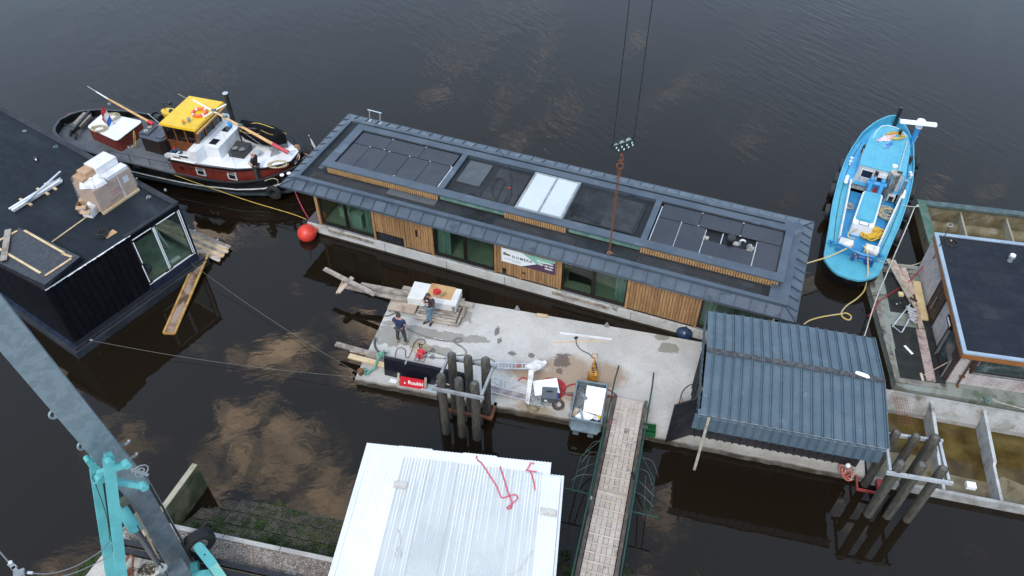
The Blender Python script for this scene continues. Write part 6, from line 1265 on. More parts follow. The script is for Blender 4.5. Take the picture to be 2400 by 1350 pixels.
# flags
fg = T('ensign', 'red, white and blue flag on a slanting staff at the aft trunk of the tug', 'flag', tuple(P(272, 294, 1.55)), -.28535)
f0, f1 = fg.L(268, 291, 1.6), fg.L(239, 250, 2.75)
fg.p('staff', B().tube([f0, f1 + (f1 - f0) * .03], .018, 6), VARN)
def cloth(p00, p10, p01, n=10, amp=.06):  # strip surface: p00->p10 along staff, p01 offset
    return None
s0, s1 = f0 + (f1 - f0) * .30, f1; dd = Vector((-.10, -.28, -.66)); cols = (mat('flag_blue', (.02, .10, .38), rough=.8), mat('flag_white', (.62, .62, .62), rough=.8), mat('flag_red', (.45, .03, .045), rough=.8))
for k, m_ in enumerate(cols):
    a0, a1 = s0.lerp(s1, k / 3), s0.lerp(s1, (k + 1) / 3); rings = []
    for j in range(9):
        v = j / 8; off = dd * v + Vector((.05 * sin(v * 7 + k * .9), .05 * cos(v * 6), 0)); off2 = dd * v + Vector((.05 * sin(v * 7 + (k + 1) * .9), .05 * cos(v * 6 ), 0)); rings.append([a0 + off, a1 + off2, a1 + off2 + Vector((.004, .004, 0)), a0 + off + Vector((.004, .004, 0))])
    fg.p('stripe', B().loft(rings), m_)
fg = T('pennant', 'small white pennant on a staff at the bow of the tug', 'flag', tuple(P(738, 375, 1.7)), 0)
f0, f1 = fg.L(737, 362, 1.9), fg.L(724, 318, 2.9); fg.p('staff', B().tube([f0, f1], .015, 6), BLACKM); fg.p('staff_knob', B().ball(f1, .04, 8, 6), SPAR)
fg.p('cloth', B().loft([[f1 + Vector((.0, 0, -.05)), f1 + Vector((.03, 0, -.5)), f1 + Vector((.034, 0, -.5)), f1 + Vector((.004, 0, -.05))], [f1 + Vector((.12, -.06, -.25)), f1 + Vector((.12, -.06, -.62)), f1 + Vector((.124, -.06, -.62)), f1 + Vector((.124, -.06, -.25))], [f1 + Vector((.22, -.02, -.62)), f1 + Vector((.22, -.02, -.95)), f1 + Vector((.224, -.02, -.95)), f1 + Vector((.224, -.02, -.62))]]), WHITE)
# lines from the tug to the houseboat
pp = [P(x, y, z) for x, y, z in ((380, 400, 1.0), (470, 432, .8), (580, 470, .6), (680, 500, .6), (718, 514, .62))]; cable('mooring_line', pp, .018, ROPEY, 'yellow line from the side of the tug to the left corner of the houseboat', 'rope')
pp = [P(690, 446, 2.2), P(706, 482, 1.4), P(723, 512, .66)]; cable('lashing_strap', pp, .022, PINKS, 'red strap from the tug bow down to the houseboat deck corner', 'strap')

# ================================================================ blue workboat
bb = T('workboat', 'light blue workboat with black tyres, stern winches and a radar bar', 'workboat', (15.18, 25.18, 0), 1.1119)
cy = .13; BL = 13.75
BT_ = [(0, .02), (.05, .45), (.3, .85), (.8, 1.2), (1.2, 1.27), (3, 1.42), (5, 1.62), (7, 1.72), (8.2, 1.73), (9.6, 1.66), (11.0, 1.46), (12.2, 1.10), (13.0, .70), (13.55, .3), (13.75, .02)]
BS = [(0, .82), (5, .86), (9, .95), (11.0, 1.02), (11.4, 1.22), (13.75, 1.38)]; bs = lambda x: interp(BS, x)
b = B(); b.loft([loop(BT_, BL, lambda x: -.5, .8, cy=cy, dx=(.4, -1)), loop(BT_, BL, lambda x: .05, .93, cy=cy, dx=(.2, -.4)), loop(BT_, BL, lambda x: .5, 1.0, cy=cy), loop(BT_, BL, lambda x: bs(x) - .08, 1, .0, cy=cy)], cap=False); h = bb.p('hull', b, HULLB, smooth=True)
B().loft([loop(BT_, BL, lambda x: bs(x) - .10, 1, -.01, cy=cy), loop(BT_, BL, lambda x: bs(x), 1, -.005, cy=cy), loop(BT_, BL, lambda x: bs(x), 1, .05, cy=cy), loop(BT_, BL, lambda x: .80, 1, .06, cy=cy)], cap=False).build('gunwale', BLUE, h)
q = loop(BT_, BL, lambda x: .80 + max(0, x - 5) * .012, 1, .055, cy=cy); 
# deck ring around the cockpit: front, stern and two sides
def yR(x, ins=.055): return cy - (interp(BT_, x) - ins)
def yL(x, ins=.055): return cy + (interp(BT_, x) - ins)
zd_ = lambda x: .80 + max(0, x - 5) * .012
xs = [.06, .15, .35, .7, 1.2, 1.7, 2.1]; bb.p('stern_deck', B().add([(x, yR(x), zd_(x)) for x in xs] + [(x, yL(x), zd_(x)) for x in reversed(xs)], [tuple(range(14))]), BLUE)
xs = [7.2, 8.2, 9.2, 10.2, 11.0, 11.5, 12.0, 12.5, 12.9, 13.3, 13.6]; bb.p('fore_deck', B().add([(x, yR(x), zd_(x)) for x in xs] + [(x, yL(x), zd_(x)) for x in reversed(xs)], [tuple(range(22))]), mat('bow_blue', (.05, .34, .60), (.08, .41, .65), .45, scale=1.1))
cl_ = lambda x: .95 + (x - 2.1) * .06; cr_ = lambda x: .70 + (x - 2.1) * .105
xs = [2.1, 3, 4, 5, 6, 7.2]
bb.p('side_deck', B().add([(x, cy + cl_(x) - cy + .0, zd_(x)) for x in xs] + [(x, yL(x), zd_(x)) for x in reversed(xs)], [tuple(range(12))]), BLUE)
bb.p('side_deck', B().add([(x, yR(x), zd_(x)) for x in xs] + [(x, -cr_(x), zd_(x)) for x in reversed(xs)], [tuple(range(12))]), BLUE)
bb.p('cockpit_floor', B().prism([(2.1, -cr_(2.1)), (7.2, -cr_(7.2)), (7.2, cl_(7.2)), (2.1, cl_(2.1))], .30, .34), BLUE_D)
bb.p('coaming', B().beam((2.1, cl_(2.1), .66), (7.2, cl_(7.2), .72), .07, .64), WHITE); bb.p('coaming', B().beam((2.1, -cr_(2.1), .66), (7.2, -cr_(7.2), .72), .07, .64), WHITE)
bb.p('stern_bulkhead', B().beam((2.1, cl_(2.1), .58), (2.1, -cr_(2.1), .58), .06, .5), BLUE_D)
for s_, f_ in ((1, cl_), (-1, cr_)): bb.p('coaming_rail', B().tube([(x, s_ * (f_(x) + .04), 1.02) for x in (2.2, 4, 6, 7)], .03, 6), ALU)
# dark seam lines on the side decks
for s_ in (1, -1): bb.p('deck_pipe', B().tube([(x, cy + s_ * (interp(BT_, x) - .28 - (0 if x > 3 else .05)), zd_(x) + .02) for x in (2.0, 4, 6, 8, 9.5, 11)], .014, 5), BLACKM)
# cabin
CZT = 1.80; c0, c1 = bb.L(2015, 387, CZT), bb.L(2120, 409, CZT); xb = (c0.x + c1.x) / 2
cab = [(xb, -1.0), (xb, 1.12), (xb + 1.2, 1.12), (xb + 2.6, 1.05), (xb + 3.4, .9), (xb + 4.0, .62), (xb + 4.15, .2), (xb + 4.1, -.3), (xb + 3.7, -.7), (xb + 2.8, -.92), (xb + 1.2, -1.02)]
bb.p('cabin_side', B().prism(cab, .82, CZT - .03), mat('cabin_side_blue', (.06, .33, .58), (.05, .29, .52), .45)); ccc = sum((Vector((x, y, 0)) for x, y in cab), Vector()) / 11
bb.p('cabin_roof', B().prism([tuple((ccc + (Vector((x, y, 0)) - ccc) * 1.02)[:2]) for x, y in cab], CZT - .03, CZT + .02), BLUE)
GW = mat('grey_white_panel', (.46, .49, .50), (.40, .43, .44), .5, scale=2)
bb.p('bulkhead', B().box(xb - .05, -1.02, .34, xb - .005, 1.12, CZT - .03), GW)
for (y0, y1) in ((.40, .95), ): w_ = bb.p('cabin_window', B().box(xb - .07, y0 - .06, 1.12, xb - .051, y1 + .0, 1.62), WHITE_D); B().box(xb - .078, y0, 1.18, xb - .071, y1 - .05, 1.57).build('cabin_pane', mat('navy_pane', (.008, .015, .035), rough=.1, grain=0), w_)
bb.p('companionway', B().box(xb - .06, -.25, .9, xb - .051, .12, 1.5), BLACKM); bb.p('instrument_box', B().box(xb - .2, -.28, 1.45, xb - .06, .14, 1.66), WHITE_D); bb.p('speaker', B().box(xb - .18, .15, 1.5, xb - .06, .30, 1.68), BLACKM); bb.p('speaker', B().box(xb - .18, -.44, 1.42, xb - .06, -.29, 1.6), BLACKM)
bb.p('panel_seam', B().box(xb - .056, .26, .34, xb - .051, .28, CZT - .05), BLACKM); bb.p('panel_seam', B().box(xb - .056, .9, .34, xb - .051, .915, 1.1), BLACKM); bb.p('door_opening', B().box(xb - .56, -.98, .5, xb - .1, -.62, .82), GW); bb.p('vent_grille', B().box(xb - .60, -.9, .55, xb - .565, -.7, .8), BLACKM)
bb.p('extinguisher', B().cyl((xb - .3, .02, .55), (xb - .3, .02, .9), .06), REDB, smooth=True)
q = bb.L(2076, 460, .5); bb.p('steel_funnel', B().cyl((q.x, q.y, .35), (q.x, q.y, 1.95), .26, n=22), mat('stainless', (.42, .43, .42), (.28, .29, .28), .25, metal=.8, scale=5), smooth=True); bb.p('funnel_cap', B().cyl((q.x, q.y, 1.955), (q.x, q.y, 2.0), .235, n=20), mat('cap_tan', (.42, .38, .33), (.3, .25, .2), .5, scale=6)); bb.p('cap_flap', B().box(q.x - .02, q.y - .3, 2.0, q.x + .12, q.y - .05, 2.04), BLACKM)
q = bb.L(2104, 470, .7); bb.p('exhaust_stack', B().cyl((q.x, q.y, .5), (q.x, q.y, 1.95), .085), W('stainless'), smooth=True)
# engine hatch
hp = [bb.L(1997.5, 522, 1.02), bb.L(2048, 535, 1.02), bb.L(2070.5, 456, 1.02), bb.L(2024, 446, 1.02)]; hr = rnd([v.xy.to_3d() for v in hp], .1)
bb.p('engine_box', B().prism([tuple(v[:2]) for v in hr], .34, 1.0), WHITE); hc = sum((Vector(v) for v in hr), Vector()) / len(hr)
bb.p('engine_hatch', B().prism([tuple((hc + Vector((.12, 0, 0)) + (v - hc) * .84)[:2]) for v in hr], 1.0, 1.07), BLUE)
bb.p('hatch_step', B().prism([tuple((hc + Vector((-.15, 0.02, 0)) + (v - hc) * .62)[:2]) for v in hr], 1.07, 1.11), BLUE)
q = hp[0].lerp(hp[1], .5); bb.p('lamp_panel', B().box(q.x + .02, q.y - .26, 1.005, q.x + .3, q.y + .22, 1.03), GREY); bb.p('lamp_strip', B().box(q.x + .06, q.y - .2, 1.03, q.x + .13, q.y + .18, 1.05), WB); bb.p('lamp_strip', B().box(q.x + .18, q.y - .2, 1.03, q.x + .25, q.y + .18, 1.05), WB)
q0, q1 = bb.L(2030, 438, 1.0), bb.L(2070, 446, 1.0)
bb.p('towing_bar', B().cyl(q0 + Vector((0, .05, .3)), q1 + Vector((0, -.05, .3)), .12), BLUE_D, smooth=True)
for f in (.18, .82): v = q0.lerp(q1, f); bb.p('towing_post', B().tube([(v.x - .35, v.y, .95), (v.x, v.y, 1.45)], .10, 8).ball((v.x + .02, v.y, 1.5), .13, 10, 8), BLUE_D, smooth=True)
# winches
for (px, py) in ((1982, 571), (2042, 586)):
    v = bb.L(px, py, 1.1); d = Vector((0, -1, 0)); t_ = bb.p('capstan_drum', B().cyl(v - d * .30, v + d * .30, .24, n=20), WHITE_D, smooth=True); B().cyl(v - d * .31, v - d * .34, .28, n=18).build('drum_flange', BLUE_D, t_, smooth=True); B().cyl(v + d * .31, v + d * .34, .28, n=18).build('drum_flange', BLUE_D, t_, smooth=True); B().cyl(v - d * .36, v + d * .36, .05).build('drum_shaft', BLACKM, t_)
bb.p('winch_guard', B().tube(smooth_path([bb.L(1947, 577, .95), bb.L(1960, 570, 1.2), bb.L(1990, 582, 1.35), bb.L(2020, 596, 1.35), bb.L(2046, 602, 1.3), bb.L(2056, 612, .95)], 4), .05, 8), BLUE_D, smooth=True)
bb.p('guard_plate', B().slab([bb.L(1960, 576, 1.2), bb.L(2050, 606, 1.2), bb.L(2048, 618, .85), bb.L(1956, 586, .85)], .03), BLUE_D)
v = bb.L(2022, 612, .85); NAVY = mat('engine_navy', (.012, .05, .22), (.02, .09, .32), .4, scale=6)
bb.p('winch_motor', B().cyl(v + Vector((0, .25, .22)), v + Vector((0, -.35, .22)), .13).obox(v + Vector((0, -.2, .12)), (.35, .25, .24)), NAVY, smooth=False); bb.p('gearbox', B().obox(v + Vector((.05, .1, .16)), (.3, .2, .3)), BLUE_D); bb.p('motor_frame', B().obox(v + Vector((-.05, .45, .12)), (.25, .15, .22)).obox(v + Vector((-.1, -.4, .12)), (.3, .06, .25)), NAVY)
bb.p('hydraulic_hose', B().tube(tangle(tuple(v + Vector((.05, -.1, .2))), .2, .02, 16, 3), .015, 5), BLACKM, smooth=True)
v = bb.L(2000, 604, .85); bb.p('rope_post', B().cyl(v, v + Vector((0, 0, .4)), .07).cyl(v + Vector((0, 0, .05)), v + Vector((0, 0, .12)), .15), mat('tan_post', (.35, .27, .18), rough=.7), smooth=True)
for (px, py, r_) in ((1948, 570, .16), (2064, 602, .16)): v = bb.L(px, py, .84); bb.p('bollard_ring', B().cyl(v, v + Vector((0, 0, .16)), .07).torus(v + Vector((0, 0, .04)), r_, .02, (0, 0, 1), 16, 5), BLUE_D, smooth=True)
for (px, py) in ((1994, 376), (1991, 384), (2131, 410), (2133, 416)): v = bb.L(px, py + 2, .9); bb.p('side_bollard', B().cyl(v, v + Vector((0, 0, .2)), .05).cyl(v + Vector((0, 0, .2)), v + Vector((0, 0, .24)), .08), WHITE, smooth=True)
for (px, py, a_) in ((1984, 421, .3), (2117, 456, .2)): v = bb.L(px, py, 1.0); bb.p('white_fender', B().loft([[(v.x + x_, v.y + r_ * cos(2 * pi * k / 10), 1.02 + r_ * sin(2 * pi * k / 10)) for k in range(10)] for x_, r_ in ((-.35, .03), (-.28, .1), (.28, .1), (.35, .03))]), WHITE, smooth=True)
# exhaust post, radar mast, bow rail
v = bb.L(2097, 291, 1.0); bb.p('exhaust_post', B().cyl((v.x, v.y, .9), (v.x, v.y, 2.0), .10).cyl((v.x, v.y, 2.0), (v.x, v.y, 2.06), .11), BLACKM, smooth=True); bb.p('post_arm', B().tube([(v.x + .05, v.y - .3, 1.75), (v.x + .05, v.y + .3, 1.7)], .015, 5), BLACKM)
v = bb.L(2136, 338, 1.0); bb.p('radar_post', B().cyl((v.x, v.y, .9), (v.x, v.y, 2.05), .13), BLUE_D, smooth=True); bb.p('radar_pedestal', B().cyl((v.x, v.y, 2.05), (v.x, v.y, 2.42), .17).cyl((v.x, v.y, 2.42), (v.x, v.y, 2.5), .21), WHITE, smooth=True)
r0, r1 = bb.L(2110, 284, 2.58), bb.L(2195, 293, 2.58); bb.p('radar_scanner', B().beam(r0, r1, .22, .14), WB)
bb.p('bow_rail', B().tube(smooth_path([bb.L(2035, 400, 1.3), bb.L(2040, 340, 1.75), bb.L(2066, 296, 1.85), bb.L(2108, 302, 1.85), bb.L(2125, 322, 1.8), bb.L(2126, 336, 1.6)], 3), .018, 6), WHITE)
bb.p('flag_pole', B().tube([bb.L(2107, 402, 1.84), bb.L(2126, 332, 1.95)], .03, 6), ALU); bb.p('whip_aerial', B().tube([bb.L(2134, 345, 1.2), bb.L(2151, 319, 2.3)], .01, 5), WHITE); bb.p('deck_light', B().cyl(bb.L(2097, 391, 1.82), bb.L(2097, 391, 1.82) + Vector((0, 0, .08)), .13), WHITE, smooth=True)
for (px, py) in ((2027, 344), (2136, 370)): v = bb.L(px, py, 1.2); bb.p('nav_lamp', B().box(v.x - .15, v.y - .08, .9, v.x + .05, v.y + .1, 1.3), BROWND)
bb.p('cabin_rail', B().tube([bb.L(2025, 348, 1.3), bb.L(2010, 400, 1.2), bb.L(1995, 432, 1.1)], .025, 6), ALU)
for k in range(3): bb.p('roof_seam', B().box(xb + .1, -.5 + k * .52, CZT + .02, xb + 3.2, -.488 + k * .52, CZT + .024), BLUE_D)
v = bb.L(2107, 317, CZT); bb.p('stove_pipe', B().cyl(v, v + Vector((0, 0, .28)), .08).cyl(v + Vector((0, 0, .28)), v + Vector((0, 0, .33)), .11), BLACKM, smooth=True)
single('flag_heap', B().loft([[(.62 * s_ * cos(u) * (1 + .25 * sin(3 * u)), .2 * s_ * sin(u) * (1 + .3 * cos(4 * u)), .02 + h_ + .02 * sin(5 * u)) for u in [2 * pi * k / 16 for k in range(16)]] for s_, h_ in ((1, 0), (.85, .06), (.4, .09), (.05, .1))]), mat('pink_white_cloth', (.62, .55, .58), (.55, .30, .36), .9, scale=4), 'crumpled pink and white cloth on the blue cabin roof', 'cloth', loc=tuple(P(2078, 325, CZT + .02)), rz=.45)
single('folded_flag', B().add([(-.35, -.05, .02), (.3, .05, .02), (.45, .22, .02), (-.3, .18, .02), (-.35, -.05, 0.0), (.3, .05, 0), (.45, .22, 0), (-.3, .18, 0)], [(0, 1, 2, 3), (7, 6, 5, 4), (0, 4, 5, 1), (1, 5, 6, 2), (2, 6, 7, 3), (3, 7, 4, 0)]), mat('mid_flag_blue', (.05, .16, .42), (.45, .5, .55), .9, scale=1.5), 'folded blue and white flag on the blue cabin roof', 'flag', loc=tuple(P(2085, 343, CZT + .025)), rz=.5)
single('rope_coil', B().tube(coil((0, 0, 0), .42, .022, 7, .2, 3, squash=.7), .022, 6), ROPEY, 'coil of yellow rope at the front of the blue cabin roof', 'rope', smooth=True, loc=tuple(P(2098, 320, CZT + .02)))
single('rope_coil', B().tube(tangle((0, 0, 0), .28, .02, 60, 9), .018, 5), ROPEB, 'heap of beige rope near the bow of the blue boat', 'rope', smooth=True, loc=tuple(P(2078, 304, CZT - .1)))
single('rope_heap', B().tube(tangle((0, 0, 0), .62, .04, 120, 2, .8, .2), .04, 6), mat('bright_yellow_rope', (.66, .42, .04), (.55, .33, .03), .8, scale=8, bump=.3), 'big heap of thick yellow rope in the cockpit of the blue boat', 'rope', smooth=True, loc=tuple(P(2043, 552, .42)))
single('rope_heap', B().tube(coil((0, 0, 0), .42, .028, 8, .3, 8), .026, 6), ROPEB, 'heap of tan rope right of the engine box on the blue boat', 'rope', smooth=True, loc=tuple(P(2079, 502, .42)))
single('rope_coil', B().tube(coil((0, 0, 0), .2, .014, 5, .3, 4), .014, 5), ROPEB, 'small loose coil of thin rope left of the engine box', 'rope', smooth=True, loc=tuple(P(1988, 484, .42)))
cable('mooring_rope', [P(1892, 617, 1.6), P(1905, 613, 1.2), P(1935, 604, 1.15), P(1960, 594, 1.2), P(1985, 582, 1.3), P(2000, 574, 1.35)], .032, mat('tan_hawser', (.52, .42, .22), (.60, .44, .10), .8, scale=3), 'thick rope from the winch of the blue boat towards the houseboat roof', 'rope')
cable('mooring_rope', [P(2004, 560, 1.0), P(1990, 556, .95), P(1988, 548, .9), P(1996, 542, .9), P(2018, 536, .6), P(2030, 540, .55)], .032, W('tan_hawser'), 'thick pale rope bending back to the yellow heap on the blue boat', 'rope')
cable('mooring_rope', [P(2024, 576, 1.35), P(2032, 590, 1.3), P(2034, 610, 1.2), P(2034, 640, .95), P(2032, 652, .8), P(2026, 680, .15), P(2008, 700, .03), P(1985, 716, .02), P(1972, 733, .02), P(1976, 744, .02), P(1990, 750, .02), P(1995, 742, .02), P(1984, 734, .02), P(1970, 736, .02), P(1930, 742, .02), P(1900, 750, .02), P(1884, 760, .02)], .032, W('tan_hawser'), 'thick yellow rope falling off the stern of the blue boat and floating in a loop', 'rope', k=6)
GT = 'tyre fenders along the blue boat'
for i, (px, py) in enumerate([(1997, 345), (1974, 388), (1961, 420), (1952, 446), (1940, 495), (2150, 381), (2139, 453), (2126, 498), (2104, 554)]):
    v = P(px, py, .5); side = 'left' if px < 2050 else 'right'; order = ['foremost', 'second from the bow', 'middle', 'fourth from the bow', 'aftmost', 'foremost', 'second from the bow', 'third from the bow', 'aftmost'][i]
    tyre(tuple(v), (sin(1.1119), -cos(1.1119), .18), .30, .12, 'tyre fender on the %s side of the blue boat, %s' % (side, order), GT)
# ================================================================ black clad building on its hull
bh = T('black_house', 'unfinished floating house with black cladding and a flat bitumen roof', 'house', (-18.1308, 21.3767, 0), .98)
def on_plane(t, px, py, y=0.0):
    """place on the vertical wall plane y of thing t that a point of the photograph shows"""
    c = t.i @ Vector((0, 0, HC)); d = (t.i.to_3x3() @ ray(px, py)); k = (y - c.y) / d.y; return c + d * k
HX, HY, HT_ = 6.40, 14.5, 3.72
bh.p('hull', B().prism([(-.30, -.28), (HX + .30, -.28), (HX + .30, HY + .3), (-.30, HY + .3)], -.6, .34), mat('dark_hull', (.018, .022, .028), (.03, .034, .042), .6, scale=1.2, c3=(.02, .02, .025), s3=1))
PLG = mat('plinth_grey', (.014, .016, .022), rough=.6)
bh.p('hull_ledge', B().box(-.2, -.16, .34, HX + .2, -.02, .42), PLG); bh.p('hull_ledge', B().box(-.2, -.02, .34, -.03, HY, .42), BLUEWR)
bh.p('upstand', B().box(0, -.03, .34, 3.8, .1, .62), PLG)
bh.p('core', B().box(.06, .06, .34, 3.76, HY, HT_ - .06).box(3.76, 3.0, .34, HX - .06, HY, HT_ - .06), BLACKPL)
bh.p('corner_column', B().box(HX - .14, .06, .34, HX - .02, .2, HT_ - .1), BLUEWR)
for i in range(13):
    x = i * .2935; bh.p('cladding_board', B().box(x + .01, -.012 - (i % 2) * .004, .60, x + .285, .06, HT_ - .08), BLACKPL)
for i in range(28):
    y = i * .5; bh.p('cladding_board', B().box(-.014 - (i % 2) * .004, y + .07, .42, .06, y + .56, HT_ - .08), BLACKPL)
bh.p('lintel', B().box(3.76, -.01, 3.45, HX, .1, HT_ - .08), BLACKPL); bh.p('wrapped_sill', B().box(3.76, -.02, .36, HX + .02, .1, .86), BLUEWR); bh.p('wrapped_jamb', B().box(HX - .02, -.02, .86, HX + .03, .14, 3.5), BLUEWR)
wf = bh.p('window', B().box(3.80, -.03, .88, 6.34, .02, .96).box(3.80, -.03, 3.38, 6.34, .02, 3.46).box(3.80, -.03, .96, 3.90, .02, 3.38).box(4.90, -.03, .96, 4.99, .02, 3.38).box(6.16, -.03, .96, 6.34, .02, 3.38), W('black_metal'))
for bx in ((3.82, -.04, 1.0, 3.86, -.031, 2.0), (3.875, -.04, 2.1, 3.915, -.031, 3.3), (3.9, -.04, 3.40, 4.85, -.031, 3.44), (4.88, -.04, .96, 4.93, -.031, 3.38), (4.955, -.04, 1.0, 4.99, -.031, 3.4), (6.2, -.04, .98, 6.24, -.031, 3.4), (6.28, -.04, .95, 6.32, -.031, 3.42), (4.0, -.04, .90, 4.7, -.031, .94), (5.1, -.04, .90, 6.1, -.031, .94), (5.1, -.04, 3.4, 6.1, -.031, 3.44), (3.8, -.045, .86, 6.34, -.031, .885)):
    B().box(*bx).build('protective_tape', WB, wf)
for a, c in ((3.90, 4.90), (4.99, 6.16)): B().add([(a, .0, .96), (c, .0, .96), (c, .0, 3.38), (a, .0, 3.38)], [(0, 1, 2, 3)]).build('pane', GLASS, wf)
bh.p('room_floor', B().box(3.76, .1, .7, HX - .06, 3.0, .74), mat('room_green', (.30, .36, .27), (.22, .27, .20), .7, scale=2))
bh.p('room_wall', B().box(HX - .08, .2, .74, HX - .04, 3.0, 1.0), INT); bh.p('side_pane', B().add([(HX - .05, .2, 1.0), (HX - .05, 3.0, 1.0), (HX - .05, 3.0, 3.4), (HX - .05, .2, 3.4)], [(0, 1, 2, 3)]), GLASS)
bh.p('room_prop', B().beam((5.9, 1.5, .74), (5.3, 1.2, 3.3), .2, .12), mat('prop_grey', (.55, .6, .55), rough=.7))
bh.p('room_board', B().box(5.3, .35, .76, 5.8, .6, .78), WHITE)
single('bag_in_room', B().ball((0, 0, .25), .22, 12, 8, (1, 1, 1.1)), W('dark_grey_plastic'), 'dark round bag on the room floor behind the left pane', 'bag', smooth=True, loc=tuple(bh.W((4.35, .8, .74))))  # a plain dark bag on the floor, not a lamp
# roof
bh.p('roof_membrane', B().box(-.02, -.03, HT_ - .07, HX, HY, HT_), mat('roof_bitumen', (.011, .016, .022), (.016, .022, .029), .8, scale=.5, stretch=(1.2, .4, 1), bump=.4, bscale=80, grain=.2, c3=(.034, .042, .052), s3=.5, t3=(.56, .74), spec=.22))
bh.p('parapet', B().box(HX - .22, .0, HT_, HX + .04, HY, HT_ + .07), mat('parapet_lap', (.022, .026, .032), (.032, .036, .042), .75, scale=1.2, spec=.3)); bh.p('roof_edge', B().box(3.7, -.05, HT_ - .02, HX, .12, HT_ + .03), W('parapet_lap'))
for i, y in enumerate((1.0, 2.02, 3.05, 4.06, 5.08, 6.1, 7.1, 8.15, 9.15, 10.2, 11.2)): bh.p('membrane_lap', B().box(0, y, HT_, HX - .22, y + .05, HT_ + .003), W('roof_bitumen'))
rr = random.Random(4); b = B(); prev = None
for i in range(60):
    x = .0 + 3.9 * i / 59; w0 = .02 + rr.random() * .035 * (1 if i % 7 else 0); cur = [(x, -.035, HT_ - .0), (x, -.035 - w0, HT_ - .03)]
    if prev: b.add([prev[0], cur[0], cur[1], prev[1]], [(0, 1, 2, 3)])
    prev = cur
bh.p('foil_edge', b, FILMW)
bh.p('roof_outlet', B().cyl(bh.L(85, 375, HT_), bh.L(85, 375, HT_) + Vector((0, 0, .12)), .09), BLACKM); bh.p('outlet_cap', B().cyl(bh.L(84, 374, HT_ + .12), bh.L(84, 374, HT_ + .15), .04), WHITE); bh.p('roof_outlet', B().cyl(bh.L(388, 447, HT_), bh.L(388, 447, HT_) + Vector((0, 0, .08)), .05), GREY)
# covered opening with battens at the near corner
op = T('roof_opening', 'black foil covered roof opening with pale battens at the near roof corner', 'roof opening', tuple(bh.W((.9, 1.8, HT_))), .98)
q = [op.L(*p_) for p_ in ((43, 534, HT_ + .35), (188, 602, HT_ + .35), (105, 668, HT_ + .35), (-12, 612, HT_ + .35))]
base = [op.L(*p_) for p_ in ((50, 530, HT_), (196, 606, HT_), (105, 680, HT_), (-20, 615, HT_))]
FOIL = mat('black_foil', (.018, .020, .026), (.032, .034, .042), .35, scale=5, bump=.8, bscale=9)
op.p('curb', B().loft([base, [b_.lerp(a_, .0) * .97 + a_ * .03 for a_, b_ in zip(q, q)]]), FOIL)
op.p('foil', B().add([v + Vector((0, 0, .012)) for v in q], [(0, 1, 2, 3)]), FOIL)
def batten(p0, p1, lab, w=.09, z=HT_ + .38, m=WOODN): o = plk('batten', P(*p0, z), P(*p1, z), w, .03, m, lab, 'battens holding down the black foil', 'batten'); return o
batten((57, 540), (150, 593), 'pale batten on the far side of the foil covered opening'); batten((146, 594), (168, 602), 'short batten piece by the right corner of the foil'); batten((167, 606), (106, 646), 'pale batten along the near right side of the foil'); batten((-2, 583), (95, 640), 'pale batten along the near left side of the foil'); batten((40, 541), (-5, 565), 'pale batten at the far left of the foil')
plk('plank', P(19, 538, HT_ + .43), P(8, 610, HT_ + .43), .24, .04, WOODG, 'short grey plank across the left end of the foil', None); plk('plank', P(0, 617, HT_ + .1), P(25, 614, HT_ + .1), .14, .04, WOODP, 'grey board end under the short plank', None)
cable('trim_strip', [P(22, 614, HT_), P(50, 629, HT_ + .02), P(80, 648, HT_)], .02, ALU, 'thin bright strip hanging along the left foil edge', 'strip')
plk('long_batten', P(119, 569, HT_ + .03), P(205, 507, HT_ + .03), .05, .03, WOODN, 'long thin pale batten from the foil opening to the small cartons', None, 'batten'); plk('batten_end', P(306, 427, HT_ + .03), P(322, 417, HT_ + .03), .05, .03, WOODN, 'pale batten end sticking out right of the big carton', None, 'batten')
# aluminium profiles
al = T('profile_bundle', 'bundle of long white metal profiles lying on timbers on the black roof', 'profiles', tuple(P(85, 450, HT_)), 0)
e0, e1 = al.L(26, 492, HT_ + .1), al.L(143, 420, HT_ + .1); dirn_ = (e1 - e0).normalized(); sn = Vector((-dirn_.y, dirn_.x, 0))
for i, (o_, z, ln) in enumerate(((-.16, .08, .97), (-.06, .08, 1.0), (.04, .08, .93), (-.11, .15, .95), (.0, .15, 1.0), (.13, .10, .9))):
    a, c = e0 + sn * o_, e0 + sn * o_ + (e1 - e0) * ln; a.z = c.z = z; al.p('profile', B().beam(a, c, .085, .05), WHITE if i % 2 else ALU)
a, c = al.L(60, 474, HT_ + .2), al.L(142, 402, HT_ + .25); al.p('profile', B().beam(a, c, .09, .05), ALU)
for f in (.28, .62, .78): m__ = e0.lerp(e1, f); plk('spacer', al.m @ (m__ - sn * .38 + Vector((0, 0, -.06))), al.m @ (m__ + sn * .42 + Vector((0, 0, -.06))), .10, .07, WOODN, 'pale spacer block across the profile bundle, ' + {.28: 'left one', .62: 'middle one', .78: 'right one'}[f], None, 'block')
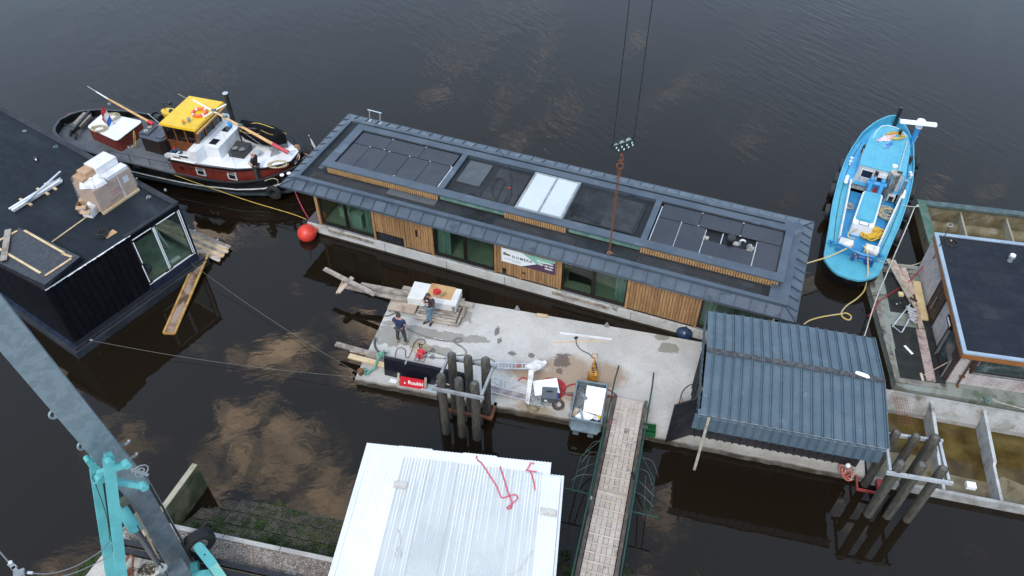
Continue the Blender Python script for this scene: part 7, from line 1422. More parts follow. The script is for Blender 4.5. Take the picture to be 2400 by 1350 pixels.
# carton pile on pallet
pt = T('pallet', 'pale wooden pallet under the big wrapped cartons on the black roof', 'pallet', tuple(bh.W((4.1, 1.95, HT_))), .98 + .07)
PWx, PWy = 1.95, 1.35
for i in range(7): pt.p('slat', B().box(0, i * .2, .09, PWx, i * .2 + .13, .112), WOODN)
for y in (0, .62, 1.22): pt.p('bearer', B().box(0, y, 0, PWx, y + .1, .09), WOODN)
cb_ = T('carton', 'big brown carton wrapped in clear film on the pallet', 'carton', tuple(pt.W((.02, .05, .115))), 1.05)
CHt = 1.10
cb_.p('carton', B().box(0, 0, 0, PWx - .06, PWy - .1, CHt), CARD); cb_.p('print', B().box(.70, -.004, .55, 1.2, -.001, .62).box(.70, -.004, .42, 1.25, -.001, .47), mat('print_red', (.40, .06, .05), rough=.8)); cb_.p('print', B().box(.55, -.004, .2, 1.1, -.001, .26), mat('print_brown', (.22, .14, .10), rough=.8)); cb_.p('label', B().box(1.42, -.006, .62, 1.68, -.001, .92), mat('label_white', (.60, .64, .72), rough=.6))
cb_.p('tape', B().box(1.2, -.003, 0, 1.26, -.0005, CHt), FILMW); cb_.p('wrap', B().box(-.03, -.03, .02, PWx - .03, PWy - .07, CHt + .01), FILM)
w2 = T('wrapped_cartons', 'white wrapped cartons heaped on top of the big brown carton', 'carton', tuple(pt.W((.02, .05, .115 + CHt + .03))), 1.05)
w2.p('box', B().box(.75, .45, 0, 1.78, 1.22, .50), FILMW); w2.p('box', B().box(.05, .55, 0, .72, 1.2, .30), CARD); w2.p('box', B().box(.78, -.0 + .02, 0, 1.85, .42, .16), FILMW); w2.p('box', B().box(.30, .62, .30, .78, 1.15, .46), CARD)
w2.p('crumpled_film', B().loft([[(.45 + .55 * s_ * cos(u) * (1 + .2 * sin(3 * u)), .45 + .5 * s_ * sin(u) * (1 + .2 * cos(5 * u)), h_ + .03 * sin(4 * u)) for u in [2 * pi * k / 16 for k in range(16)]] for s_, h_ in ((1, 0.0), (.9, .14), (.55, .22), (.1, .24))]), FILMW)
w2.p('film', B().loft([[(-.1, -.06, -.9), (PWx, -.06, -.9), (PWx, PWy - .05, -.9), (-.1, PWy - .05, -.9)], [(-.03, .0, .1), (PWx - .05, 0, .14), (PWx - .12, PWy - .1, .42), (.0, PWy - .1, .28)]], cap=False), FILM)
for i, (px, py, sx, lab) in enumerate(((214, 503, .42, 'small open white carton left of the big carton, nearer one'), (200, 492, .36, 'small open brown carton left of the big carton, farther one'))):
    t = T('open_carton', lab, 'carton', tuple(P(px, py, HT_)), 1.35 + i * .3, 'small open cartons'); m_ = FILMW if i == 0 else CARD; h_ = .36
    for bx in ((-sx / 2, -.22, 0, sx / 2, -.21, h_), (-sx / 2, .21, 0, sx / 2, .22, h_), (-sx / 2, -.21, 0, -sx / 2 + .01, .21, h_), (sx / 2 - .01, -.21, 0, sx / 2, .21, h_)): t.p('wall', B().box(*bx), m_)
    t.p('bottom', B().box(-sx / 2, -.21, 0, sx / 2, .21, .01), CARD); t.p('flap', B().beam((-sx / 2, 0, h_), (-sx / 2 - .14, 0, h_ - .07), .42, .008), CARD); t.p('flap', B().beam((sx / 2, 0, h_), (sx / 2 + .13, 0, h_ + .05), .42, .008), m_); t.p('filling', B().ball((0, 0, .12), .15, 8, 6), CARD)
single('cable_heap', B().tube(tangle((0, 0, 0), .36, .014, 110, 4, .8, .12), .013, 5), CABLE, 'heap of black cables near the roof edge of the black building', 'cable', smooth=True, loc=tuple(P(240, 550, HT_ + .02)))
plk('plywood_scrap', P(246, 556, HT_ + .02), P(270, 541, HT_ + .02), .3, .012, PLY, 'plywood scrap under the heap of black cables', None, 'board')
for i, (px, py, m_, lab) in enumerate(((128, 347, mat('green_string', (.2, .34, .28), rough=.8), 'thin green string near the far roof edge'), (60, 310, ROPEW, 'scrap of pale string near the far roof corner'), (352, 466, ROPEW, 'small pale string knot near the right roof corner'))):
    single('string', B().tube(tangle((0, 0, 0), .16, .006, 12, i + 2), .008, 4), m_, lab, 'string', loc=tuple(P(px, py, HT_ + .01)))
for (px, py, lab) in ((215, 799, 'steel ring on the near hull corner of the black building'), (448, 616, 'steel ring on the right hull corner of the black building')): single('mooring_ring', B().torus((0, 0, .05), .06, .018, (0, 1, .3), 12, 6), ALU, lab, 'ring', smooth=True, loc=tuple(P(px, py, .36)))
# work raft of planks beside it
rt = T('plank_raft', 'raft of pale boards floating right of the black building', 'raft', tuple(P(470, 560, .1)), 0)
u0, u1 = rt.L(425, 528, .16), rt.L(543, 577, .16); rd = (u1 - u0); rs_ = rt.L(512, 613, .16) - u1; WID = [WOODG, WOODP, WOODN, WOODG, WOODN, WOODP, DECKW]
nb = 7; rr = random.Random(3)
for i in range(nb):
    f0, f1 = i / nb, (i + 1) / nb - .008; e = rr.uniform(-.05, .05); st = -0.35; A_ = u0 + rs_ * f0 + rd * st; B_ = u1 + rs_ * f0 + rd.normalized() * e; q_ = [A_, B_, B_ + rs_ * (f1 - f0), A_ + rs_ * (f1 - f0)]
    rt.p('board', B().slab([v + Vector((0, 0, rr.uniform(-.006, .006))) for v in q_][::-1], .05), WID[i])
for f in (.25, .7): m__ = u0.lerp(u1, f); rt.p('cross_bearer', B().beam(m__ - rs_ * .12 + Vector((0, 0, -.09)), m__ + rs_ * 1.05 + Vector((0, 0, -.09)), .06, .08), ALU)
rt.p('float', B().beam(u0.lerp(u1, -.2) + rs_ * .5 + Vector((0, 0, -.2)), u0.lerp(u1, .8) + rs_ * .5 + Vector((0, 0, -.2)), .8, .2), BLACKM)
lb_ = T('walk_board', 'long narrow wet board with raised yellow edges slanting down into the water', 'walkway', tuple(P(440, 690, .2)), 0)
a, c = lb_.L(478, 594, .30), lb_.L(397, 782, .02); d = (c - a).normalized(); s_ = Vector((-d.y, d.x, 0)).normalized()
lb_.p('board', B().beam(a, c, .46, .05), WOODR); 
for k in (-1, 1): lb_.p('edge_batten', B().beam(a + s_ * k * .24 + Vector((0, 0, .03)), c + s_ * k * .24 + Vector((0, 0, .03)), .09, .07), mat('wet_yellow_wood', (.50, .30, .08), (.36, .19, .045), .5, scale=3, c3=(.12, .06, .02), s3=4, t3=(.6, .68)))
lb_.p('end_batten', B().beam(c - s_ * .24, c + s_ * .24, .07, .08), W('wet_yellow_wood'))

# ================================================================ brick houseboat on its concrete hull
br = T('brick_house', 'low brick house with flat dark roof, brown fascia and pale trim', 'house', (16.966, 19.112, 0), -.185)
RZ = 2.90; BX1 = 9.5
deck = T('deck_slab', 'concrete deck rim round the brick house, weathered and mossy', 'deck', (16.966, 19.112, 0), -.185)
dkL = deck.L
q = [dkL(2036, 655, .5), dkL(2078, 895, .5), dkL(2088, 912, .5)]
ring = [(q[0].x, q[0].y), (-1.62, 1.0), (-1.62, .12), (-1.2, -.08), (12, -.08), (12, 7.5), (-.45, 7.5), (-.9, 7.3)]
deck.p('slab', B().prism(ring, -.6, .44), CONC_GRN)
deck.p('edge_rim', B().prism([(q[0].x - .02, q[0].y), (-1.64, .45), (-1.45, .45), (q[0].x + .22, 6.3)], .44, .50), CONC_WET); deck.p('edge_rim', B().box(-1.62, .20, .44, .4, .44, .49), CONC_WET); deck.p('edge_rim', B().box(-1.3, 6.85, .44, .5, 7.15, .52), CONC_WET)
RB = mat('rubber_mat', (.012, .014, .013), (.022, .023, .02), .8, scale=2, bump=.6, bscale=70, grain=.4)
deck.p('rubber_mat', B().box(-1.25, 4.25, .44, -.05, 6.8, .455), RB); deck.p('rubber_mat', B().box(-1.35, 2.05, .44, -.05, 3.45, .456), RB); deck.p('rubber_mat', B().box(-1.40, .50, .44, -.05, 2.03, .454), RB); deck.p('rubber_mat', B().box(-.05, .5, .44, .36, 4.2, .458), RB)
WX, WY, WZ0, WZ1 = .38, .60, .46, RZ - .28
br.p('wall_core', B().box(WX + .05, WY + .05, WZ0, BX1, 7.3, WZ1), MORTAR)
brk = B(); rk = random.Random(9); ch = .078; bl = .215
def inside(a, z, holes): return any(h0 - .05 < a < h1 + .05 and g0 - .04 < z < g1 + .04 for h0, h1, g0, g1 in holes)
holesL = [(.78, 2.25, .5, 2.25), (3.75, 4.75, .4, 2.4)]; holesN = [(.95, 3.9, 1.25, 2.3), (4.6, 8.5, 1.0, 2.3)]
z = WZ0 + .005; k = 0
while z < WZ1 - ch:
    a = WY + .05 + (bl / 2 if k % 2 else 0) - bl / 2
    while a < 7.3:
        a0, a1 = max(a, WY + .05), min(a + bl - .014, 7.3)
        if a1 - a0 > .05 and not inside((a0 + a1) / 2, z + ch / 2, holesL): j = rk.uniform(-.004, .004); brk.box(WX + j, a0, z, WX + .06, a1, z + ch - .014)
        a += bl
    a = WX + (bl / 2 if k % 2 else 0) - bl / 2
    while a < 5.6:
        a0, a1 = max(a, WX), a + bl - .014
        if not inside((a0 + a1) / 2, z + ch / 2, holesN): j = rk.uniform(-.004, .004); brk.box(a0, WY + j, z, a1, WY + .06, z + ch - .014)
        a += bl
    z += ch; k += 1
br.p('brickwork', brk, BRICK, kind='stuff')
# left wall window bay and door
wd = br.p('window', B().box(WX - .14, .70, .46, WX + .06, .80, 2.4).box(WX - .14, 2.2, .46, WX + .06, 2.3, 2.4).box(WX - .14, .8, .46, WX + .06, 2.2, .58).box(WX - .14, .8, 2.3, WX + .06, 2.2, 2.4).box(WX - .2, .62, 1.7, WX - .02, .98, 2.45), BROWND)
B().box(WX - .06, .8, .58, WX - .05, 2.2, 2.3).build('pane', mat('reflecting_pane', (.03, .045, .045), (.10, .13, .13), .12, scale=2.5, mixc=(.5, .7), grain=.05, spec=.8), wd); B().box(WX - .045, 1.0, .9, WX - .04, 1.5, 2.1).build('blind', mat('pale_blind', (.35, .38, .33), rough=.8), wd)
B().box(WX - .18, 2.05, .46, WX - .08, 2.1, 1.9).box(WX - .18, .82, .46, WX - .1, .86, 1.6).build('track', GREY, wd); B().box(WX - .2, 2.05, 2.0, WX - .1, 2.7, 2.2).build('lamp_bracket', BROWND, wd); B().box(WX - .21, 2.1, 2.1, WX - .2, 2.6, 2.18).build('lamp_strip', WB, wd)
DB = mat('door_brown', (.055, .03, .02), (.075, .045, .03), .5, scale=3); dr = br.p('door', B().box(WX - .05, 3.78, .46, WX + .02, 4.72, 2.38), DB)
for i in range(2):
    for j in range(5): B().box(WX - .065, 3.88 + i * .42, .58 + j * .35, WX - .051, 4.22 + i * .42, .86 + j * .35).build('door_panel', BROWND, dr)
B().cyl((WX - .12, 4.28, .9), (WX - .12, 4.28, 1.6), .02).build('handle', GREY, dr); B().box(WX - .07, 3.7, .46, WX - .0, 3.78, 2.42).box(WX - .07, 4.72, .46, WX, 4.8, 2.42).build('door_frame', BROWND, dr)
w3 = br.p('window', B().box(.95, WY - .05, 1.2, 3.95, WY + .02, 1.32).box(.95, WY - .05, 2.28, 3.95, WY + .02, 2.4).box(.95, WY - .05, 1.32, 1.06, WY + .02, 2.28).box(3.85, WY - .05, 1.32, 3.95, WY + .02, 2.28).box(.80, WY - .16, 1.6, .98, WY - .02, 2.5), BROWND)
B().box(1.06, WY - .0, 1.32, 3.85, WY + .01, 2.28).build('pane', W('reflecting_pane'), w3); B().box(1.02, WY - .1, 1.28, 3.9, WY - .052, 1.31).build('sill_line', GREY, w3); B().box(.99, WY - .06, 1.7, 1.05, WY - .052, 2.2).build('white_trim', WHITE, w3)
br.p('downpipe', B().cyl((.78, WY - .07, .5), (.78, WY - .07, RZ - .3), .04), mat('pipe_brown', (.09, .05, .035), (.06, .035, .025), .6, scale=6), smooth=True); br.p('pipe_foot', B().cyl((.78, WY - .07, .5), (.78, WY - .2, .48), .045), RUST); br.p('pipe_clip', B().box(.68, WY - .1, .95, .88, WY - .0, .99), RUST)
# roof
c_nl = br.L(2260, 824, RZ); FL_ = br.L(2193, 548, RZ); lx = FL_.x
rq_ = [(0, 0), (BX1 + .4, 0), (BX1 + .4, 6.9), (lx, 6.9)]
br.p('soffit', B().prism([(.04, .04), (BX1, .04), (BX1, 6.86), (lx + .04, 6.86)], RZ - .30, RZ - .26), mat('soffit_brown', (.12, .09, .08), rough=.8))
def edge_beam(a, c, w, z0, z1, nm, m): a = Vector((*a, 0)); c = Vector((*c, 0)); br.p(nm, B().beam(a + Vector((0, 0, (z0 + z1) / 2)), c + Vector((0, 0, (z0 + z1) / 2)), w, z1 - z0), m)
edge_beam((-.02, .02), (lx - .02, 6.9), .05, RZ - .28, RZ - .03, 'fascia', FASCIA); edge_beam((-.02, -.02), (BX1 + .4, -.02), .05, RZ - .28, RZ - .03, 'fascia', FASCIA)
edge_beam((.02, -.04), (lx + .02, 6.95), .15, RZ - .03, RZ + .04, 'roof_trim', ALUCAP); edge_beam((-.05, .02), (BX1 + .4, .02), .15, RZ - .029, RZ + .041, 'roof_trim', ALUCAP); edge_beam((lx - .05, 6.88), (BX1 + .4, 6.88), .17, RZ - .028, RZ + .042, 'roof_trim', ALUCAP)
br.p('roof_membrane', B().prism([(.08, .08), (BX1 + .3, .08), (BX1 + .3, 6.82), (lx + .08, 6.82)], RZ - .25, RZ + .0), mat('brick_roof_bitumen', (.013, .017, .026), (.018, .022, .031), .85, scale=.7, bump=.4, bscale=80, grain=.15, c3=(.030, .034, .042), s3=.5, t3=(.55, .7), spec=.22))
for i in range(1, 7): br.p('membrane_lap', B().box(.15 + lx * (i * .98) / 6.9, i * .98, RZ, BX1, i * .98 + .03, RZ + .004), W('roof_bitumen'))
v = br.L(2366, 612, RZ); br.p('roof_vent', B().cyl((v.x, v.y, RZ), (v.x, v.y, RZ + .22), .10).cyl((v.x, v.y, RZ + .22), (v.x, v.y, RZ + .26), .13), GREY, smooth=True); br.p('vent_cap', B().cyl((v.x, v.y, RZ + .30), (v.x, v.y, RZ + .36), .11), WHITE, smooth=True)
t = T('aerial', 'thin black aerial pole with wall bracket at the far corner of the brick house', 'aerial', tuple(br.W((.3, 5.2, 2.2))), 0)
a, c = t.L(2190, 602, 2.45), t.L(2227, 527, 3.9); t.p('pole', B().tube([a, c], .02, 6), BLACKM); t.p('ring', B().torus(c, .12, .018, (0, 0, 1), 14, 5), GREY); t.p('bracket', B().tube([t.L(2186, 606, 2.3), t.L(2200, 600, 2.4), t.L(2196, 592, 2.5), t.L(2186, 606, 2.3)], .016, 5), BLACKM)
single('cable_coil', B().tube(coil((0, 0, 0), .26, .018, 4, .3, 3), .018, 5), CABLE, 'loops of black cable at the far corner of the brick house roof', 'cable', smooth=True, loc=tuple(P(2228, 568, RZ + .01)))
single('cable_knot', B().ball((0, 0, .05), .05, 8, 6), mat('tan_plug', (.35, .22, .15), rough=.7), 'small tan plug in the black cable loops on the roof', 'plug', smooth=True, loc=tuple(P(2228, 566, RZ + .03)))
# things on the deck
GD = 'boards lying on the brick house deck'
plk('plank', P(2157, 772, .49), P(2182, 893, .49), .36, .05, mat('pink_grey_board', (.42, .33, .30), (.32, .22, .21), .85, scale=3, c3=(.2, .15, .13), s3=3), 'broad pinkish grey plank along the brick wall, nearest the camera', GD)
plk('plank', P(2147, 660, .56), P(2166, 750, .50), .34, .07, mat('yellow_board', (.60, .45, .24), (.52, .37, .18), .8, scale=2), 'broad yellow board beside the door of the brick house', GD)
plk('plank', P(2081, 607, .85), P(2137, 708, .62), .20, .05, WOODG, 'pale grey plank slanting up over the far deck rim, left one', GD)
plk('plank', P(2093, 610, .80), P(2154, 735, .58), .20, .05, WOODP, 'brown grey plank slanting up over the far deck rim, right one', GD)
plk('plank', P(2116, 628, .62), P(2140, 690, .52), .26, .04, mat('pink_plank', (.46, .36, .31), (.38, .28, .23), .85, scale=3), 'short pinkish plank under the slanting ones', GD)
plk('plank', P(2148, 735, .56), P(2160, 770, .52), .24, .05, WOODP, 'short brown plank end next to the yellow board', GD)
plk('white_strip', P(2120, 810, .48), P(2139, 830, .48), .10, .02, WB, 'short bright white strip lying on the dark rubber mat', None, 'strip')
plk('foam_block', P(2106, 689, .52), P(2117, 690, .52), .22, .10, mat('foam_yellow', (.68, .56, .30), rough=.8), 'small yellow foam block on the dark rubber mat', None, 'block')
single('rubbish', B().tube(tangle((0, 0, 0), .3, .012, 60, 4), .014, 5), CABLE, 'dark cable rubbish with white scraps on the rubber mat', 'rubbish', smooth=True, loc=tuple(P(2105, 710, .47)))
single('paper_scraps', B().obox((0, 0, 0), (.12, .08, .02), .4).obox((.18, .06, 0), (.06, .05, .02), .9), WB, 'white scraps in the dark rubbish on the mat', 'scrap', loc=tuple(P(2102, 712, .50)))
cable('hose', [P(2034, 741, .6), P(2048, 728, .55), P(2062, 705, .52), P(2085, 690, .5), P(2112, 672, .5), P(2133, 657, .6), P(2150, 640, .7), P(2166, 622, 1.0)], .026, REDH, 'thin red hose running across the deck rim to the brick house', 'hose')
cable('cable', [P(2030, 700, .3), P(2044, 694, .55), P(2062, 691, .52), P(2082, 692, .5)], .016, CABLE, 'black cable over the left deck rim', 'cable')
t = T('step_ladder', 'aluminium step ladder lying folded on the deck', 'ladder', tuple(P(2125, 730, .5)), 0)
for (p, q) in (((2091, 766), (2134, 712)), ((2114, 779), (2145, 722))): t.p('rail', B().beam(t.L(*p, .52), t.L(*q, .75), .05, .03), ALU)
t.p('rung', B().beam(t.L(2093, 764, .54), t.L(2112, 780, .54), .04, .025), ALU)
for i in range(5):
    a, c = t.L(2124 + i * 2.2, 718 + i * 7, .85 - i * .04), t.L(2146 + i * .4, 728 + i * 7.2, .85 - i * .04); t.p('tread', B().beam(a, c, .11, .025), mat('tread_grey', (.45, .45, .48), (.3, .3, .33), .6, scale=8))
t.p('platform', B().beam(t.L(2133, 697, .95), t.L(2149, 706, .9), .12, .03), W('dark_brown_frame') if 'dark_brown_frame' in _mc else BLACKM)
t = T('broom', 'broom with pale head leaning from the deck to the window of the brick house', 'broom', tuple(P(2162, 884, .5)), 0); t.p('pole', B().tube([t.L(2165, 879, .55), t.L(2231, 844, 1.3)], .018, 6), WOODP); t.p('head', B().beam(t.L(2158, 875, .5), t.L(2163, 892, .5), .09, .06), mat('broom_head', (.58, .47, .38), rough=.8)); t.p('bristles', B().beam(t.L(2158, 875, .46), t.L(2163, 892, .46), .07, .05), WOODP)
single('blue_rope', B().tube(tangle((0, 0, 0), .14, .015, 26, 3, 1.5), .014, 5), mat('blue_green_rope', (.10, .22, .20), (.2, .3, .28), .9, scale=9), 'blue green rope tied on the near concrete rim', 'rope', smooth=True, loc=tuple(P(2314, 940, .46)))
cable('mooring_line', [P(2326, 936, .5), P(2345, 944, .5), P(2375, 952, .5), P(2402, 960, .5)], .018, ROPEW, 'pale line along the near concrete rim of the brick house', 'rope')
pp = [P(2143, 487, .95), P(2126, 530, 1.0), P(2100, 590, 1.05), P(2075, 650, .95), P(2054, 700, .85), P(2026, 788, .6)]; cable('mooring_line', pp, .022, ROPEW, 'long straight pale line from the green rim corner past the deck to the roof', 'rope')
cable('mooring_line', [P(2045, 600, 1.0), P(2064, 613, .85), P(2090, 618, .7), P(2120, 622, .62), P(2145, 620, .65), P(2172, 608, .9)], .02, ROPEB, 'pair of slack beige lines from the blue boat to the brick house', 'rope')
cable('mooring_line', [P(2105, 558, 1.0), P(2115, 480, 1.1), P(2125, 483, 1.0), P(2147, 485, .85)][1:], .018, ROPEW, 'short pale line from the blue boat to the green rim corner', 'rope')
single('rope_knot', B().tube(tangle((0, 0, 0), .10, .025, 14, 2), .022, 5), ROPEW, 'pale rope knot on the corner of the green rim', 'rope', smooth=True, loc=tuple(P(2149, 486, .75)))
# ---- green rimmed concrete hull behind the brick house
gb_ = T('concrete_hull', 'empty concrete hull with worn green rim behind the brick house', 'hull', (16.966, 19.112, 0), -.185)
o_ = gb_.L(2150, 487, .72); o2 = gb_.L(2179, 607, .72); o3 = gb_.L(2400, 521, .72)
GX0, GY1, GX1, GY0 = 1.10, 12.2, 10.5, 7.62
def wallbox(x0, y0, x1, y1, nm, m, z0=-.7, z1=.62): gb_.p(nm, B().box(x0, y0, z0, x1, y1, z1), m)
HWL = mat('hull_inside', (.18, .15, .09), (.11, .09, .045), .85, scale=1.5, bump=.3, c3=(.24, .22, .17), s3=1.2, t3=(.55, .7))
wallbox(GX0, GY0, GX0 + .16, GY1, 'side_wall', HWL); wallbox(GX0, GY1 - .16, GX1, GY1, 'end_wall', HWL)
gb_.p('rim', B().box(GX0 - .06, GY0 - .0, .62, GX0 + .34, GY1 + .04, .74), GREENC); gb_.p('rim', B().box(GX0 + .34, GY1 - .30, .62, GX1, GY1 + .04, .741), mat('blue_green_rim', (.05, .085, .09), (.09, .125, .12), .8, scale=2.5, c3=(.18, .21, .19), s3=3, t3=(.6, .7)))
gb_.p('floor', B().box(GX0 + .16, GY0, -.6, GX1, GY1 - .16, -.5), mat('hull_floor', (.34, .31, .25), (.26, .23, .17), .85, scale=1.4, c3=(.15, .13, .09), s3=1.3))
gb_.p('stringer', B().cyl((GX0 + .2, GY1 - .6, -.35), (GX1, GY1 - .6, -.35), .30), HWL, smooth=True)
for (px, py) in ((2262, 520), (2374, 540)): v = gb_.L(px, py, .5); gb_.p('rib', B().prism([(v.x - .04, GY0), (v.x + .04, GY0), (v.x + .04, GY1 - .16), (v.x - .04, GY1 - .16)], -.5, [.1, .1, .4, .4]), mat('rib_concrete', (.32, .30, .22), (.25, .23, .16), .85, scale=2))
# ---- open concrete basin
ba = T('concrete_basin', 'shallow open concrete basin with cross ribs and brown water at the right edge', 'basin', (-6.31, 19.735, 0), -.2255)
BW_ = mat('basin_concrete', (.36, .36, .35), (.25, .24, .22), .85, scale=1.6, bump=.3, c3=(.13, .11, .08), s3=1.3, t3=(.55, .68))
X0, X1, Y0, Y1 = 19.78, 30.0, -.05, 4.25
ba.p('near_wall', B().box(X0, Y0, -.8, X1, Y0 + .13, .40), BW_); ba.p('far_wall', B().box(X0, Y1 - .13, -.8, X1, Y1, .52), BW_); ba.p('side_wall', B().box(X0, Y0 + .13, -.8, X0 + .13, Y1 - .13, .40), BW_)
fw = B(); rr = random.Random(6); n = 60
prof = [(X0 + .13 + (X1 - X0) * i / n, Y1 - .13 - .10 - .03 * noise.noise(Vector((i * .3, 2, 0)))) for i in range(n)]
ba.p('inner_ledge', B().prism([(X0 + .13, Y1 - .13), (X0 + .13, Y1 - .42), (X1, Y1 - .42), (X1, Y1 - .13)], -.6, [.50, -.2, -.2, .50]), BW_)
m, n_, l, b_ = nt('basin_water'); tc = n_.new('ShaderNodeTexCoord'); q1 = n_.new('ShaderNodeTexNoise'); q1.inputs['Scale'].default_value = 1.1; q1.inputs['Detail'].default_value = 7; l.new(tc.outputs['Object'], q1.inputs[0])
cr = n_.new('ShaderNodeValToRGB'); cr.color_ramp.elements[0].position = .36; cr.color_ramp.elements[0].color = (.05, .032, .009, 1); cr.color_ramp.elements[1].position = .66; cr.color_ramp.elements[1].color = (.13, .095, .032, 1); l.new(q1.outputs[0], cr.inputs[0]); l.new(cr.outputs[0], b_.inputs['Base Color']); b_.inputs['Roughness'].default_value = .08; b_.inputs['IOR'].default_value = 1.33
ba.p('water_film', B().box(X0 + .13, Y0 + .13, -.60, X1, Y1 - .13, -.42), m)
ba.p('silt', B().prism([(20.2, .1), (26.5, .1), (26.3, 1.35), (25.0, 1.75), (24.6, 1.35), (22.7, 1.4), (22.5, 2.0), (20.6, 1.9)], -.46, -.412), mat('silt', (.20, .165, .10), (.15, .12, .06), .4, scale=1.5, grain=.2, c3=(.10, .075, .03), s3=2))
for x in (22.50, 24.45, 26.5, 28.5):
    ba.p('rib', B().add([(x - .05, Y0 + .13, -.5), (x + .05, Y0 + .13, -.5), (x + .05, Y1 - .13, -.5), (x - .05, Y1 - .13, -.5), (x - .05, Y0 + .13, .2), (x + .05, Y0 + .13, .2), (x + .05, 1.7, .22), (x - .05, 1.7, .22), (x + .06, 1.8, .34), (x - .06, 1.8, .34), (x + .06, Y1 - .13, .44), (x - .06, Y1 - .13, .44)],
          [(0, 3, 2, 1), (4, 5, 6, 7), (7, 6, 8, 9), (9, 8, 10, 11), (0, 1, 5, 4), (3, 11, 10, 2), (1, 2, 10, 8, 6, 5), (0, 4, 7, 9, 11, 3)]), mat('rib_white', (.46, .47, .46), (.36, .36, .35), .8, scale=2, c3=(.2, .19, .17), s3=2))
single('white_block', B().box(-.16, -.12, 0, .16, .12, .16), WHITE, 'small white block on the near rim of the basin', 'block', loc=tuple(P(2273, 1141, .41)), rz=-.2)
b = B()
for i in range(6): b.tube([(i * .1, 0, 0), (i * .1 + .02, -1.9, .1)], .007, 4)
for i in range(12): b.tube([(0, -.16 * i, .01 * i), (.52, -.16 * i - .02, .01 * i)], .006, 4)
single('rebar_mesh', b, mat('rebar_orange', (.25, .08, .03), rough=.9), 'rusty reinforcement mesh at the left end of the basin', 'mesh', loc=tuple(P(2092, 912, .35)), rz=-.22)
# ================================================================ crane mast on the quay
cr_ = T('crane', 'self erecting crane mast of galvanised steel with teal struts on the quay', 'crane', (-10.9, 11.55, 0), math.atan2(11.6, -11.0) + pi / 2 + pi)
CA = cr_.o
def atd(px, py, dist): return cr_.i @ (Vector((0, 0, HC)) + ray(px, py) * dist)
def quad_tower(p0, p1, w0, w1, nm, m, depth=.6):
    """square tube between two points given by photograph places and depth, faces turned to the water side"""
    p0 = Vector(p0); p1 = Vector(p1); rings = []
    for p, w in ((p0, w0), (p1, w1)): rings.append([p + Vector((sx * w / 2, sy * w / 2 * depth / .6, 0)) for sx, sy in ((-1, -1), (1, -1), (1, 1), (-1, 1))])
    return cr_.p(nm, B().loft(rings), m)
low = atd(400, 1275, 24.6); low2 = atd(468, 1400, 26.0); mid = atd(310, 1130, 22.9); up = atd(22, 781, 17.4)
print_pts = [tuple(round(c, 2) for c in cr_.m @ v) for v in (low2, low, mid, up)]
mast_dir = (up - mid)
upx = mid + mast_dir * 2.2
quad_tower(low2 - (low - low2) * .6, mid + mast_dir * .02, .62, .60, 'lower_mast', mat('galvanised_dark', (.13, .155, .17), (.10, .12, .135), .5, metal=.4, scale=3))
quad_tower(mid - mast_dir * .02, upx, .70, .66, 'upper_mast', GALV)
for k in range(2):
    f = .96 - k * .0
cr_.p('mast_edge', B().tube([low2 + Vector((.34, -.30, 0)), mid + Vector((.34, -.30, 0))], .03, 6), BLACKM)
cr_.p('cable_tray', B().tube([low2 + Vector((.38, -.1, 0)), mid + Vector((.38, -.1, .3))], .025, 6), GREY)
def A(px, py, d): return atd(px, py, d - .75)
def bar(p, q, w, h, m=TEAL, nm='strut'): return cr_.p(nm, B().beam(p, q, w, h, (0, -1, .2)), m)
# teal struts
s1 = bar(A(254, 1072, 21.3), A(287, 1365, 23.6), .27, .12); B().cyl(A(254, 1080, 21.2) + Vector((0, -.12, 0)), A(254, 1080, 21.2) + Vector((0, .05, 0)), .10).build('pin', TEAL, s1)
cr_.p('strut_head', B().beam(A(253, 1062, 21.3), A(255, 1090, 21.4), .18, .14, (0, -1, .2)), TEAL)
s2 = bar(A(222, 1098, 22.9), A(262, 1365, 24.6), .26, .12)
s3 = bar(A(212, 1082, 22.4), A(238, 1126, 22.7), .20, .20, nm='bracket_box'); bar(A(232, 1110, 21.7), A(299, 1086, 21.5), .19, .12, nm='bracket_arm'); bar(A(262, 1127, 22.1), A(340, 1140, 22.5), .16, .12, nm='bracket_arm'); bar(A(205, 1080, 22.5), A(250, 1062, 22.3), .14, .1, nm='bracket_arm'); bar(A(225, 1133, 22.6), A(262, 1114, 22.4), .16, .1, nm='bracket_arm'); bar(A(213, 1046, 22.6), A(222, 1085, 22.7), .16, .1, nm='bracket_arm')
for (px, py, r_) in ((297, 1089, .10), (337, 1141, .11), (235, 1122, .11), (206, 1078, .08)): p = A(px, py, 21.4 if px == 297 else 22.15); cr_.p('pin', B().cyl(p + Vector((0, -.08, 0)), p + Vector((0, .12, 0)), r_, n=12), TEAL, smooth=True)
for (px, py, m_) in ((293, 1041, GREY), (311, 1071, GREY)):
    p = A(px, py, 22.2); q = A(px - 12, py + 8, 22.3); cr_.p('hook_lug', B().beam(q, p, .07, .05).tube(smooth_path([p, A(px + 6, py - 3, 22.2), A(px + 9, py - 8, 22.1)], 3), .04, 6), m_)
p = A(192, 1045, 22.0); cr_.p('lifting_eye', B().torus(p, .10, .035, (.1, -1, .4), 14, 6).beam(p + Vector((.05, 0, 0)), A(222, 1040, 22.4), .22, .05, (0, -1, .2)), GALV)
p = A(126, 971, 20.3); cr_.p('lifting_eye', B().torus(p, .10, .035, (.1, -1, .4), 14, 6).beam(p + Vector((.05, 0, 0)), A(155, 962, 20.7), .20, .05, (0, -1, .2)), GALV)
